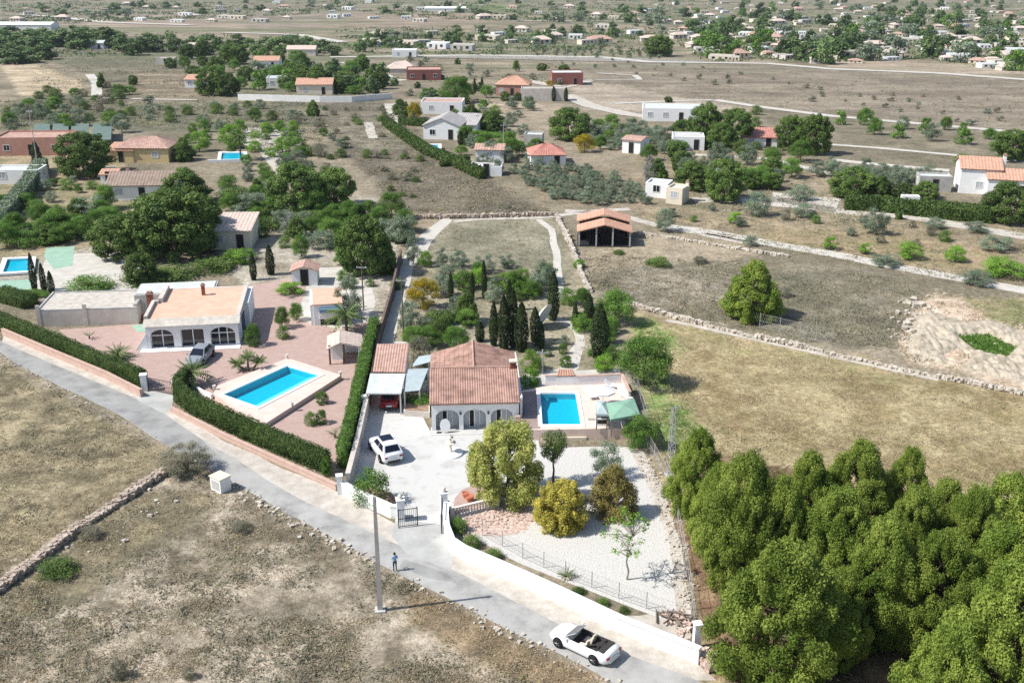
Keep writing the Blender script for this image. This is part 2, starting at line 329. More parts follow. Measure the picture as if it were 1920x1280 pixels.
# patches of the ground (map given by its outline in the photograph, resolved on the ground): outline, two colours, size of the mottling in metres
ZONES = [
 ([(-300,560),(-300,1400),(1250,1400),(1140,1275),(960,1188),(760,1085),(600,1000),(430,905),(300,835),(120,730),(0,665)], (204,188,164), (136,124,102), 3.2),
 ([(-300,640),(0,668),(110,735),(240,800),(330,850),(300,892),(0,1085),(-300,1280)], (184,168,130), (128,118,90), 3.6),
 ([(0,1130),(180,980),(330,905),(420,925),(330,1010),(150,1130),(0,1190)], (166,152,118), (122,114,90), 3.5),
 ([(760,1080),(960,1188),(1140,1280),(1010,1290),(900,1240),(780,1170)], (176,150,114), (132,114,90), 3.0),
 ([(1170,580),(1250,600),(1400,630),(1600,672),(1750,706),(2100,760),(2100,1500),(1330,1300),(1240,870),(1215,760),(1195,680)], (200,182,134), (164,144,98), 4.0),
 ([(1185,600),(1225,600),(1300,640),(1250,690),(1290,760),(1330,830),(1270,860),(1225,800),(1205,720)], (150,176,92), (186,180,122), 3.0),
 ([(1290,600),(1420,640),(1700,700),(1680,720),(1400,672),(1280,640)], (176,166,112), (200,176,132), 4.0),
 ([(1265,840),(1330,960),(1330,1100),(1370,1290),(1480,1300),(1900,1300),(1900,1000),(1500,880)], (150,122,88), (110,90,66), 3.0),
 ([(1262,930),(1290,960),(1330,1060),(1350,1180),(1420,1290),(1340,1270),(1300,1140),(1280,1040)], (196,160,124), (164,124,92), 2.0),
 ([(1075,470),(1190,478),(1500,495),(1690,520),(1730,570),(1690,640),(1600,665),(1380,612),(1250,590),(1150,565),(1110,540)], (164,154,130), (128,122,100), 6.0),
 ([(1180,500),(1350,520),(1370,560),(1250,580),(1150,545)], (186,174,152), (150,140,120), 4.0),
 ([(1690,600),(1740,545),(1800,560),(1860,580),(1940,620),(1940,740),(1690,672),(1680,640)], (240,214,186), (204,174,142), 2.5),
 ([(1790,630),(1850,628),(1900,650),(1890,665),(1830,655)], (84,120,52), (104,136,62), 2.0),
 ([(1800,560),(1930,560),(1930,620),(1850,600)], (150,150,96), (182,166,122), 3.0),
 ([(1190,395),(1400,380),(1940,430),(1940,545),(1700,510),(1420,460),(1210,430)], (188,168,134), (146,132,104), 8.0),
 ([(1420,430),(1700,440),(1880,480),(1860,510),(1640,490),(1430,455)], (164,152,108), (190,164,128), 6.0),
 ([(1060,470),(1180,465),(1240,440),(1420,440),(1420,480),(1200,500),(1080,520)], (196,178,150), (176,160,132), 5.0),
 ([(600,193),(735,193),(830,285),(1030,398),(900,408),(760,400),(690,330),(650,290),(620,240)], (150,138,118), (120,112,94), 9.0),
 ([(640,215),(720,215),(780,270),(700,300),(640,260)], (168,158,134), (130,124,104), 8.0),
 ([(845,408),(1045,402),(1095,545),(1080,580),(800,570),(790,500)], (172,164,138), (146,142,116), 6.0),
 ([(720,410),(800,405),(860,412),(800,470),(760,480)], (180,162,134), (160,144,118), 5.0),
 ([(0,250),(230,300),(300,420),(150,480),(0,480)], (192,172,136), (150,142,104), 6.0),
 ([(0,500),(280,440),(300,560),(0,560)], (196,188,172), (176,168,150), 5.0),
 ([(440,380),(720,370),(760,500),(700,640),(480,560),(420,470)], (206,196,178), (170,158,134), 6.0),
 ([(760,480),(1090,520),(1150,600),(1190,720),(1000,730),(740,650)], (190,178,150), (150,142,112), 5.0),
 ([(960,300),(1200,320),(1260,380),(1180,400),(1020,380)], (170,152,124), (140,130,104), 5.0),
 ([(1180,260),(1440,250),(1460,300),(1560,320),(1700,340),(1560,430),(1280,390),(1180,330)], (182,164,134), (150,140,112), 9.0),
 ([(1400,190),(1560,215),(1940,250),(1940,380),(1700,330),(1470,270)], (160,148,124), (130,122,98), 12.0),
 ([(1000,105),(1200,112),(1560,128),(1940,150),(1940,262),(1560,212),(1330,190),(1080,150)], (172,158,136), (146,132,114), 22.0),
 ([(1060,150),(1330,190),(1420,212),(1300,225),(1100,205)], (200,184,162), (176,160,140), 16.0),
 ([(880,190),(1040,185),(1070,210),(980,240),(900,230)], (192,174,146), (168,152,128), 9.0),
 ([(0,120),(40,105),(150,150),(170,180),(40,180)], (228,204,168), (190,170,138), 12.0),
 ([(30,180),(160,170),(260,240),(40,240)], (140,138,106), (120,116,92), 12.0),
 ([(60,95),(320,88),(460,105),(370,170),(190,180),(170,140)], (146,138,114), (122,116,96), 18.0),
 ([(250,130),(380,140),(370,182),(220,186)], (172,152,126), (140,128,104), 12.0),
 ([(200,190),(600,190),(600,240),(560,240),(300,250),(200,235)], (156,148,122), (120,118,94), 10.0),
 ([(440,110),(700,105),(740,180),(450,185)], (152,146,118), (128,124,100), 14.0),
 ([(640,110),(860,110),(840,180),(720,185)], (168,154,130), (140,130,108), 14.0),
 ([(-100,20),(600,20),(600,52),(-100,56)], (184,166,146), (150,136,118), 40.0),
 ([(160,36),(460,40),(460,62),(160,60)], (192,172,148), (170,150,130), 40.0),
 ([(640,22),(900,24),(940,42),(660,52)], (186,164,140), (160,142,122), 40.0),
 ([(960,85),(1240,88),(1240,112),(960,105)], (190,172,144), (160,146,122), 30.0),
 ([(1540,112),(1700,118),(1940,128),(1940,142),(1560,132)], (206,186,160), (184,164,140), 20.0),
 ([(1735,82),(1840,84),(1830,102),(1730,100)], (206,188,160), (190,170,144), 20.0),
 ([(860,8),(1000,10),(960,20),(860,18)], (140,160,90), (150,150,100), 30.0),
]
NPW, NZ = [(419,740),(539,686),(600,703),(484,763)], .45
PW, DZ = [(1013,737),(1079,737),(1089,796),(1017,796)], 1.0
def inset_poly(p, d):
    n = len(p); out = []
    ar = sum(p[i].x*p[(i+1) % n].y-p[(i+1) % n].x*p[i].y for i in range(n)); sg = 1 if ar > 0 else -1
    for i in range(n):
        a, b, c = p[i-1], p[i], p[(i+1) % n]
        n1 = Vector(((b-a).y, -(b-a).x)).normalized()*sg; n2 = Vector(((c-b).y, -(c-b).x)).normalized()*sg
        s = n1+n2; s = s/s.dot(n1); out.append(b+s*d)
    return out
def build_ground():
    ys = [30.0]
    while ys[-1] < 1900: ys.append(ys[-1]*1.0040+.02)
    ys += [2100, 2500, 3200, 4500, 7000]
    ys = np.array(sorted(ys+[Y0]))
    us = np.concatenate([[-3,-1.6,-1.0,-.8], np.linspace(-.62,.62,560), [.8,1.0,1.6,3]])
    Yg, Ug = np.meshgrid(ys, us, indexing='ij'); Xg = Ug*(Yg+15)
    x, y = Xg.ravel(), Yg.ravel(); z = np.where(y <= Y0, 0, -SLOPE*(y-Y0))
    Z = y*ct-(z-CAMH)*st; Yc = y*st+(z-CAMH)*ct
    px, py = 960+FPX*x/Z, 640-FPX*Yc/Z
    # ragged borders: the map is read at a place shifted by noise on the ground
    k = np.clip(y/80, .5, 6)
    rg = np.random.default_rng(5); jit = [(rg.normal(0, 1, len(x)), rg.normal(0, 1, len(x))) for _ in range(3)]
    wx = (fbm(x/(4*k), y/(4*k), 3, 5)-.5)*46/np.sqrt(k); wy = (fbm(x/(4*k)+50, y/(4*k), 9, 5)-.5)*30/np.sqrt(k)
    q1, q2 = px+wx, py+wy
    base1, base2 = alb(178,162,136), alb(142,132,108)
    t = fbm(x/14, y/14, 21, 4); t = np.clip((t-.32)/.36, 0, 1)[:, None]
    col = base1*(1-t)+base2*t

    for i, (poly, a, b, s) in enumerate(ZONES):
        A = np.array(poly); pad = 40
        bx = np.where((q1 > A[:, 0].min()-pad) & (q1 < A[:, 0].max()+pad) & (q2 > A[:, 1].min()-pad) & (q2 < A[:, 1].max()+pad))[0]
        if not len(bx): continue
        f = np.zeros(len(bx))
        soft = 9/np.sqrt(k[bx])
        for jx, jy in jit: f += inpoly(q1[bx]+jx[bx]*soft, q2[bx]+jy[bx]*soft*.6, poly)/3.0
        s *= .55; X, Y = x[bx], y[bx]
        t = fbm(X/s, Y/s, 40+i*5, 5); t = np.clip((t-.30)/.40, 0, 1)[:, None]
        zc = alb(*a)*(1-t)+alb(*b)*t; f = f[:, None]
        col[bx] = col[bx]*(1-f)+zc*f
    g_ = col.mean(1, keepdims=True); col = (g_+(col-g_)*.82)*np.array([1.10, 1.095, 1.07])
    stripe = np.clip((fbm(x/150, y/34, 61, 3)-.47)/.08, 0, 1)*np.clip((y-330)/200, 0, 1)*.6
    col = col*(1-stripe[:, None])+stripe[:, None]*alb(122,134,98)
    # plough and mowing lines of the far fields run across
    lines = fbm(x/60, y/3.2, 77, 3)
    mfar = np.clip((y-230)/60, 0, 1)
    col *= (1+mfar*(lines-.5)*.55)[:, None]
    n, m_ = Yg.shape
    idx = np.arange(n*m_).reshape(n, m_)
    F = np.stack([idx[:-1,:-1], idx[:-1,1:], idx[1:,1:], idx[1:,:-1]], -1).reshape(-1, 4)
    cxy = np.stack([x, y], -1)[F].mean(1); keep = np.ones(len(F), bool)
    for pp, zz in ((NPW, NZ), (PW, DZ)):      # the two sunken pools
        keep &= ~inpoly(cxy[:, 0], cxy[:, 1], [(v.x, v.y) for v in inset_poly([Vector((*P(a, b, zz)[:2],)) for a, b in pp], .30)])
    F = F[keep]
    m = bpy.data.materials.new('ground_soil_and_grass'); m.use_nodes = True; N = m.node_tree.nodes; L = m.node_tree.links
    b = N['Principled BSDF']; b.inputs['Roughness'].default_value = .95; b.inputs['Specular IOR Level'].default_value = .1
    at = N.new('ShaderNodeAttribute'); at.attribute_name = 'Col'
    g = N.new('ShaderNodeNewGeometry')
    prev = at.outputs['Color']
    for scale, lo, hi, det in ((8.0,.55,1.40,7), (2.2,.62,1.34,7), (.7,.74,1.26,6), (.12,.84,1.14,4)):
        tx = N.new('ShaderNodeTexNoise'); tx.inputs['Scale'].default_value = scale; tx.inputs['Detail'].default_value = det; tx.inputs['Roughness'].default_value = .7
        L.new(g.outputs['Position'], tx.inputs['Vector'])
        mr = N.new('ShaderNodeMapRange'); mr.inputs['From Min'].default_value = .33; mr.inputs['From Max'].default_value = .67
        mr.inputs['To Min'].default_value = lo; mr.inputs['To Max'].default_value = hi
        L.new(tx.outputs['Fac'], mr.inputs['Value'])
        mu = N.new('ShaderNodeMix'); mu.data_type = 'RGBA'; mu.blend_type = 'MULTIPLY'; mu.inputs[0].default_value = 1
        L.new(prev, mu.inputs[6]); L.new(mr.outputs[0], mu.inputs[7]); prev = mu.outputs[2]
    L.new(prev, b.inputs['Base Color'])
    tb = N.new('ShaderNodeTexNoise'); tb.inputs['Scale'].default_value = 2.5; tb.inputs['Detail'].default_value = 6
    L.new(g.outputs['Position'], tb.inputs['Vector'])
    bp = N.new('ShaderNodeBump'); bp.inputs['Strength'].default_value = .5; bp.inputs['Distance'].default_value = .25
    L.new(tb.outputs['Fac'], bp.inputs['Height']); L.new(bp.outputs['Normal'], b.inputs['Normal'])
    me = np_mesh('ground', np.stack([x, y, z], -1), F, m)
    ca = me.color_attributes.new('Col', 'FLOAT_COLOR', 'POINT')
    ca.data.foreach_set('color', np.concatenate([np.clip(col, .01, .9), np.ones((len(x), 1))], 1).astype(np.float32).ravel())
    tag(link('ground', me), kind='structure')
build_ground()

# ------------------------------------------------------------------ sheets on the ground
def drape(name, pts, m, lift=.004, kind='structure', rough=0.0, seg=2.5, label=None, cat=None):
    """flat polygon (list of x,y) laid on the ground, with an uneven border"""
    out = []
    n = len(pts)
    for i in range(n):
        a, b = Vector(pts[i][:2]), Vector(pts[(i+1) % n][:2])
        k = max(1, int((b-a).length/seg)) if rough else 1
        for j in range(k):
            p = a.lerp(b, j/k)
            if rough:
                q = mnoise.noise_vector(Vector((p.x*.23, p.y*.23, 3.1)))+mnoise.noise_vector(Vector((p.x*.8, p.y*.8, 7.1)))*.4
                p = p+Vector((q.x, q.y))*rough
            out.append(p)
    bm = bmesh.new(); f = bm.faces.new([bm.verts.new((p.x, p.y, 0)) for p in out])
    bmesh.ops.triangulate(bm, faces=[f])
    if max(p.y for p in out) > Y0 > min(p.y for p in out):
        bmesh.ops.bisect_plane(bm, geom=bm.verts[:]+bm.edges[:]+bm.faces[:], plane_co=(0, Y0, 0), plane_no=(0, 1, 0))
    bmesh.ops.recalc_face_normals(bm, faces=bm.faces)
    for f in bm.faces:
        if f.normal.z < 0: f.normal_flip()
    for v in bm.verts: v.co.z = T(v.co.x, v.co.y)+lift*(1 if v.co.y < 150 else 1+(v.co.y-150)/40)
    me = bpy.data.meshes.new(name); bm.to_mesh(me); bm.free(); me.materials.append(m)
    return tag(link(name, me), label, cat, None, kind)
def PL(pix, h=0.0): return [P(a, b, h) for a, b in pix]
def area(name, pix, m, lift=.004, rough=0.0, seg=1.5): return drape(name, PL(pix), m, lift, rough=rough, seg=seg)
def ribbon(name, pix, wid, m, lift=.008, rough=.3, seg=3):
    p = [Vector(q[:2]) for q in PL(pix)]
    l, r = [], []
    for i, q in enumerate(p):
        a, b = p[max(0, i-1)], p[min(len(p)-1, i+1)]
        d = (b-a).normalized(); nrm = Vector((-d.y, d.x))
        l.append(q+nrm*wid/2); r.append(q-nrm*wid/2)
    return drape(name, r+l[::-1], m, lift, rough=rough, seg=seg)
ROAD_U = [(-120,590),(0,639),(100,682),(240,740),(312,778),(375,820),(440,860),(473,880),(538,922),(604,955),(686,993),(760,1028),(840,1063),(932,1109),(1030,1163),(1160,1221),(1290,1267),(1420,1330)]
ROAD_L = [(-120,612),(0,660),(30,682),(105,720),(225,778),(288,820),(360,862),(440,906),(506,945),(597,994),(702,1050),(745,1073),(863,1132),(965,1188),(1040,1222),(1082,1241),(1147,1280),(1240,1340)]
area('road', ROAD_U+ROAD_L[::-1], M['asphalt'], .012, .14, 1.2)
_u = [q for q in ROAD_U if q[0] < 440]; _l = [q for q in ROAD_L if q[0] < 440]
area('road', [(a, b+1) for a, b in _u]+[(425,868)]+[(a, b-1) for a, b in _l[::-1]], M['asphalt2'], .016, .06)
area('road', [(760,1048),(838,1074),(858,1092),(800,1082),(752,1062)], M['asphalt2'], .017, .15)
area('road', [(520,945),(560,962),(556,972),(512,953)], M['asphalt2'], .017, .1)
area('verge', [(10,612),(268,728),(300,760),(330,772),(440,835),(640,925),(690,955),(745,985),(760,1035),(604,962),(473,890),(375,832),(240,750),(100,692),(0,648)], M['sand'], .008, .25)
area('verge', [(835,1000),(850,1040),(900,1062),(980,1098),(1100,1155),(1310,1245),(1345,1275),(1290,1275),(1160,1228),(1030,1170),(932,1116),(840,1068)], M['sand'], .008, .2)
area('pavement', [(742,972),(835,985),(836,1010),(850,1040),(845,1070),(760,1036),(735,1005)], M['apron'], .014)
area('pavement', [(284,733),(326,740),(322,768),(300,775),(352,806),(330,796),(262,752),(250,742)], M['apron'], .014)
area('driveway', [(650,915),(692,764),(696,735),(770,735),(806,808),(1005,804),(1012,838),(960,860),(930,905),(855,945),(836,975),(836,985),(742,972),(745,958)], M['concrete'], .012)
area('gravel_garden', [(860,975),(930,905),(960,860),(1012,838),(1100,838),(1175,838),(1206,850),(1232,900),(1252,945),(1262,990),(1282,1060),(1292,1130),(1296,1180),(1200,1142),(1060,1088),(950,1045),(890,1010)], M['gravel'], .010, .2)
area('rubble_bed', [(868,975),(930,945),(990,935),(1005,970),(985,1000),(930,1008),(890,1003)], M['rubble'], .016, .3)
area('sandy_border', [(1180,846),(1206,848),(1222,880),(1246,920),(1266,1000),(1286,1080),(1296,1170),(1268,1150),(1262,1080),(1248,1000),(1232,950),(1210,900)], M['sand'], .016, .3)
area('patio', [(850,962),(852,935),(866,918),(895,906),(930,905),(945,925),(930,945)], M['pinkpaver'], .018)
area('soil_bed', [(652,925),(668,900),(735,925),(748,952),(735,962),(690,945)], M['soilbed'], .016, .1)
area('sandy_border', [(1000,1160),(1250,1145),(1296,1185),(1290,1225),(1200,1190)], M['sand'], .006, .4)
# neighbour's paved yard and the surroundings of both houses
area('pale_terrace', [(575,535),(560,600),(640,618),(700,600),(700,520),(640,500),(560,500)], M['palepath'], .010, .5)
area('pale_terrace', [(90,480),(215,470),(260,500),(250,545),(130,555),(60,545)], M['palepath'], .006, .6)
area('mint_terrace', [(88,464),(140,462),(136,498),(100,505),(82,480)], M['mint'], .012)
area('mint_terrace', [(-40,528),(62,524),(56,546),(-40,552)], M['mint'], .012)
area('mint_terrace', [(245,610),(285,606),(282,622),(258,622)], M['mint'], .012)
area('paved_yard', [(985,735),(1015,735),(1018,802),(976,804),(974,760)], M['shadedpaver'], .020)
area('pale_track', [(830,408),(848,412),(812,450),(800,470),(776,500),(760,560),(738,640),(712,640),(738,560),(752,500),(765,465),(790,440)], M['palepath'], .006, .15)
area('garden_path', [(1000,700),(1050,690),(1070,655),(1080,640),(1074,622),(1050,605),(1020,598),(1030,592),(1065,602),(1092,622),(1096,645),(1085,690),(1060,705)], M['palepath'], .010, .2)
area('garden_path', [(848,600),(868,600),(866,640),(846,642)], M['palepath'], .010, .1)
area('garden_path', [(980,700),(1160,690),(1165,706),(1000,735),(975,730)], M['palepath'], .006, .3)
area('pale_terrace', [(700,640),(770,640),(768,652),(696,652)], M['palepath'], .010)
# tracks and far roads
for nm, pix, w_, mt_ in (
  ('dirt_path', [(1010,412),(1035,430),(1042,470),(1046,510),(1050,560)], 1.0, 'palepath'),
  ('dirt_path', [(850,415),(900,410),(1010,408),(1060,402),(1120,395),(1180,392)], 1.4, 'sand'),
  ('dirt_path', [(1250,425),(1330,435),(1420,452),(1560,476),(1690,502),(1800,522),(1930,546)], 2.6, 'palepath'),
  ('dirt_path', [(1060,395),(1150,400),(1240,424),(1400,455)], 1.6, 'sand'),
  ('dirt_path', [(1300,375),(1470,375),(1560,395),(1700,405),(1930,445)], 3.2, 'sand'),
  ('dirt_path', [(1440,372),(1500,378),(1570,385)], 9, 'palepath'),
  ('dirt_path', [(1290,290),(1440,298),(1600,335),(1720,345)], 2.0, 'palepath'),
  ('dirt_path', [(1540,270),(1650,278),(1800,292),(1930,306)], 2.2, 'palepath'),
  ('dirt_path', [(1560,300),(1640,308),(1780,320)], 2.2, 'palepath'),
  ('dirt_path', [(1340,188),(1420,200),(1560,218),(1720,232),(1930,250)], 3.5, 'palepath'),
  ('dirt_path', [(1060,178),(1110,200),(1180,215),(1240,222)], 5, 'sand'),
  ('dirt_path', [(1150,195),(1260,190),(1340,188)], 2.5, 'palepath'),
  ('dirt_path', [(1100,150),(1200,150),(1190,142),(1120,138)], 2.5, 'palepath'),
  ('dirt_path', [(975,150),(1060,165),(1100,152)], 6, 'sand'),
  ('far_road', [(620,108),(900,104),(1130,108),(1220,117),(1440,120),(1560,130),(1760,138),(1950,152)], 6.0, 'palepath'),
  ('far_road', [(960,41),(1100,40),(1250,43)], 9.0, 'palepath'),
  ('far_road', [(-40,53),(60,52),(95,50)], 16.0, 'palepath'),
  ('far_road', [(40,28),(110,33),(200,43),(360,48)], 12.0, 'palepath'),
  ('far_road', [(420,62),(560,66),(640,80)], 8.0, 'palepath'),
  ('dirt_path', [(690,125),(735,148),(760,152)], 3.5, 'palepath'),
  ('dirt_path', [(640,118),(690,128),(730,135)], 2.5, 'palepath'),
  ('far_road', [(272,25),(330,25),(370,30)], 14.0, 'palepath'),
  ('dirt_path', [(168,140),(180,155),(182,182)], 3.0, 'palepath'),
  ('dirt_path', [(195,184),(300,187),(370,188)], 2.0, 'palepath'),
  ('dirt_path', [(550,240),(552,265),(560,300),(540,330)], 2.5, 'sand'),
  ('dirt_path', [(690,230),(700,260)], 2.0, 'sand'),
  ('dirt_path', [(735,195),(740,215),(770,235)], 4.0, 'sand'),
  ('dirt_path', [(1250,600),(1400,632),(1560,668),(1760,712)], .8, 'sand')):
    ribbon(nm, pix, w_, M[mt_], .02 if P(*pix[0]).y > 180 else .009, .25 if w_ < 6 else .8, 3)
area('orchard_soil', [(440,240),(552,240),(558,300),(520,330),(480,280),(430,262)], M['sand'], .02, .4)

def earth_bank():
    """eroded bare bank with gullies"""
    xs, ys = np.meshgrid(np.linspace(1680, 1945, 150), np.linspace(560, 735, 110)); V = np.array([P(a, b) for a, b in zip(xs.ravel(), ys.ravel())])
    poly = [(1700,655),(1712,610),(1735,580),(1760,592),(1800,604),(1850,600),(1900,616),(1945,640),(1945,715),(1820,690)]
    m = np.zeros(len(V)); rg = np.random.default_rng(8)
    for _ in range(14): m += (inpoly(xs.ravel()+rg.normal(0, 11), ys.ravel()+rg.normal(0, 6), poly) & ~inpoly(xs.ravel()+rg.normal(0, 4), ys.ravel()+rg.normal(0, 3), [(1788,630),(1850,625),(1908,652),(1890,670),(1828,658)]) & ~inpoly(xs.ravel()+rg.normal(0, 4), ys.ravel()+rg.normal(0, 3), [(1760,668),(1800,650),(1830,672),(1800,690)]))/14
    n_ = fbm(V[:, 0]/2.2, V[:, 1]/4.5, 91, 5); n2 = fbm(V[:, 0]/.5, V[:, 1]/1.6, 95, 3); V[:, 2] = m*(.08+.6*n_+.5*(n2-.3))-.10
    a, b = xs.shape; idx = np.arange(a*b).reshape(a, b)
    F = np.stack([idx[:-1,:-1], idx[1:,:-1], idx[1:,1:], idx[:-1,1:]], -1).reshape(-1, 4); F = F[m[F].min(1) > .02]
    me = np_mesh('earth_bank', V, F, M['bank'], None, True)
    if me.polygons[0].normal.z < 0: me.flip_normals()
    tag(link('earth_bank', me), kind='structure')
earth_bank()

# ------------------------------------------------------------------ plants: leaf clouds
def leaf_quads(Pn, Nrm, size, rng, aspect=1.0, jit=.8):
    """one small four-sided leaf clump per point, roughly facing Nrm"""
    n = len(Pn); d = Nrm+rng.normal(0, jit, (n, 3)); d /= np.linalg.norm(d, axis=1)[:, None]+1e-9
    a = rng.normal(0, 1, (n, 3)); u = np.cross(d, a); u /= np.linalg.norm(u, axis=1)[:, None]+1e-9
    v = np.cross(d, u); s = (size*rng.uniform(.55, 1.3, n))[:, None]
    u = u*s*.5; v = v*s*.5*aspect
    k = rng.uniform(.5, 1.2, (n, 4, 1))
    V = np.stack([Pn-u*k[:,0], Pn-v*k[:,1], Pn+u*k[:,2], Pn+v*k[:,3]], 1).reshape(-1, 3)
    return V, np.arange(n*4).reshape(n, 4)
def clump_points(cs, rs, n, rng, squash=.75, shell=.55):
    """points in the outer part of balls cs with radii rs"""
    k = len(cs); per = np.maximum(3, (n*rs**2/np.sum(rs**2)).astype(int))
    idx = np.repeat(np.arange(k), per)
    d = rng.normal(0, 1, (len(idx), 3)); d /= np.linalg.norm(d, axis=1)[:, None]
    r = rng.uniform(shell, 1.05, len(idx))[:, None]*rs[idx][:, None]
    off = d*r; off[:, 2] *= squash
    return cs[idx]+off, d
def branches(mb, cs, top, r0, rng, base=.25, lean=None, n=None):
    """tapering trunk to height top with limbs to some of the clumps"""
    pts = [Vector((rng.normal(0, .012)*i, rng.normal(0, .012)*i, top*i/5)) for i in range(6)]
    for i in range(5): mb.tube(pts[i], pts[i+1], r0*(1-.15*i), r0*(1-.15*(i+1)), 7, False)
    sel = cs if n is None else cs[rng.permutation(len(cs))[:n]]
    for c in sel:
        z = max(base, min(top, c[2]-.12)); k = min(4.999, z/top*5); i = int(k)
        a = pts[i].lerp(pts[i+1], k-i); b = Vector(c)
        m_ = a.lerp(b, .5)+Vector((0, 0, .02))
        mb.tube(a, m_, r0*.38, r0*.25, 5, False); mb.tube(m_, b, r0*.25, r0*.08, 5, False)
def envelope(kind, t):
    if kind == 'pine':  return np.where(t < .3, .66+t*1.13, 1-((t-.3)/.7)**1.55*.9)
    if kind == 'dome':  return np.where(t < .3, .74+t*.87, np.sqrt(np.clip(1-((t-.3)/.7)**2.2, 0, 1)))*.97+.03
    if kind == 'lone':  return np.where(t < .22, .8+t*.9, 1-((t-.22)/.78)**1.25*.86)
    if kind == 'cone':  return np.clip(1.05-t, .06, 1)*.95
    if kind == 'tall':  return np.where(t < .25, .6+1.6*t, 1-(t-.25)*1.05)
    return np.sqrt(np.clip(1-(2*t-1)**2, 0, 1))*.95+.05
PROTO = {}
def make_plant(key, name, leaf, bark, env, nclump, nleaf, lsize, z0=.15, crad=(.10,.19), squash=.75, seed=1, r0=.03, single=False,
               limbs=8, jit=.5, shell=.5, trunk=True, aspect=1.0, ttop=.8, gap=.55, rmin=.05):
    """a plant of height 1 and crown width 1"""
    rng = np.random.default_rng(seed)
    cs, rs = [], []
    tries = 0
    while len(cs) < nclump and tries < 20000:
        tries += 1
        t = rng.uniform(0, 1); rad = float(envelope(env, np.array(t)))*.5
        a = rng.uniform(0, 2*math.pi); q = rad*math.sqrt(rng.uniform(rmin, 1))
        r = rng.uniform(*crad)
        q = max(0, min(q, rad-r*.35))
        z = z0+t*(1-z0); z = min(z, 1-r*squash*.9); z = max(z, z0+r*squash*.3)
        c = (q*math.cos(a)*rng.uniform(.9, 1.1), q*math.sin(a), z)
        if all((c[0]-d[0])**2+(c[1]-d[1])**2+(c[2]-d[2])**2 > (r*gap)**2 for d in cs):
            cs.append(c); rs.append(r)
    cs, rs = np.array(cs), np.array(rs)
    pts, d = clump_points(cs, rs, nleaf, rng, squash, shell)
    keep = pts[:, 2] > .02; pts, d = pts[keep], d[keep]
    d = d+np.array([0, 0, .35])
    V, F = leaf_quads(pts, d, lsize, rng, aspect, jit)
    mb = MB()
    if trunk: branches(mb, cs, ttop, r0, rng, base=max(.05, z0*.7), n=limbs)
    return V, F, mb
def plant(key, name, leaf, bark='trunk', single=False, **k):
    V, F, mb = make_plant(key, name, leaf, bark, **k)
    if single:
        tv = np.array(mb.v) if mb.v else np.zeros((0, 3))
        tf = [f for f in mb.f]
        me = np_mesh(name, np.concatenate([V, tv]), np.concatenate([F, np.array(tf, dtype=int).reshape(-1, 4)+len(V)]), [M[leaf], M[bark]],
                     np.concatenate([np.zeros(len(F)), np.ones(len(tf))]))
        PROTO[key] = ('mesh', name, me)
    else:
        cm = np_mesh('crown', V, F, M[leaf])
        tm = bpy.data.meshes.new('trunk'); tm.from_pydata([tuple(q) for q in mb.v], [], mb.f); tm.materials.append(M[bark])
        for p_ in tm.polygons: p_.use_smooth = True
        PROTO[key] = ('tree', name, cm, tm)
def put(key, loc, sx, sz, rz=None, label=None, cat=None, group=None, sy=None):
    p = PROTO[key]; rz = random.uniform(0, 6.28) if rz is None else rz
    if p[0] == 'mesh':
        o = link(p[1], p[2]); o.location = loc; o.rotation_euler.z = rz; o.scale = (sx, sy or sx, sz)
    else:
        o = empty(p[1], loc, rz); o.scale = (sx, sy or sx, sz)
        c = link('crown', p[2], o); t = link('trunk', p[3], o)
    return tag(o, label, cat, group)

for i in range(4):
    plant('pine%d' % i, 'pine_tree', 'l_pine', env='pine', nclump=170+14*i, nleaf=110000, lsize=.0125, aspect=1.8, z0=.05, crad=(.04,.105), squash=1.05, seed=30+i, r0=.020, limbs=40, jit=.72, shell=.35, gap=1.0, rmin=.25)
plant('lone', 'pine_tree', 'l_pine', env='lone', nclump=130, nleaf=40000, lsize=.020, aspect=1.6, z0=.02, crad=(.055,.11), squash=.9, seed=37, r0=.025, limbs=30, shell=.5, gap=.95, jit=.55, rmin=.25)
for i in range(3):
    plant('mpine%d' % i, 'pine_tree', 'l_dark', env='dome' if i != 1 else 'lone', nclump=95, nleaf=24000, lsize=.026, aspect=1.5, z0=.08 if i != 1 else .04, crad=(.07,.13), squash=.9, rmin=.2, seed=50+i, r0=.022, limbs=14, shell=.5, gap=.95, jit=.55)
def cypress(key, seed):
    rng = np.random.default_rng(seed); n = 5200
    t = rng.uniform(0, 1, n)**1.15; a = rng.uniform(0, 2*math.pi, n)
    prof = np.where(t < .3, .62+t*1.27, np.clip(1-((t-.3)/.7)**2.3, .02, 1)**.8)*.5
    lump = .78+.42*vnoise(a*2.2+seed, t*16, seed)
    r = prof*lump*rng.uniform(.72, 1.06, n)
    Pn = np.stack([r*np.cos(a), r*np.sin(a), .03+t*.97], -1)
    V, F = leaf_quads(Pn, np.stack([np.cos(a), np.sin(a), np.full(n, .05)], -1), .10, rng, 1, .6)
    V = V.reshape(-1, 4, 3); V = Pn[:, None]+(V-Pn[:, None])*[1, 1, .30]
    cm = np_mesh('crown', V.reshape(-1, 3), F, M['l_cyp'])
    mb = MB(); mb.tube((0, 0, 0), (0, 0, .9), .10, .02, 7, False)
    tm = bpy.data.meshes.new('trunk'); tm.from_pydata([tuple(q) for q in mb.v], [], mb.f); tm.materials.append(M['trunk'])
    PROTO[key] = ('tree', 'cypress_tree', cm, tm)
for i in range(2): cypress('cypress%d' % i, 70+i)
for i in range(2):
    plant('olive%d' % i, 'olive_tree', 'l_olive', 'palebark', env='dome', nclump=26, nleaf=7540, lsize=0.0336, z0=.18, crad=(.13,.22), seed=80+i, r0=.03, limbs=10, shell=.3)
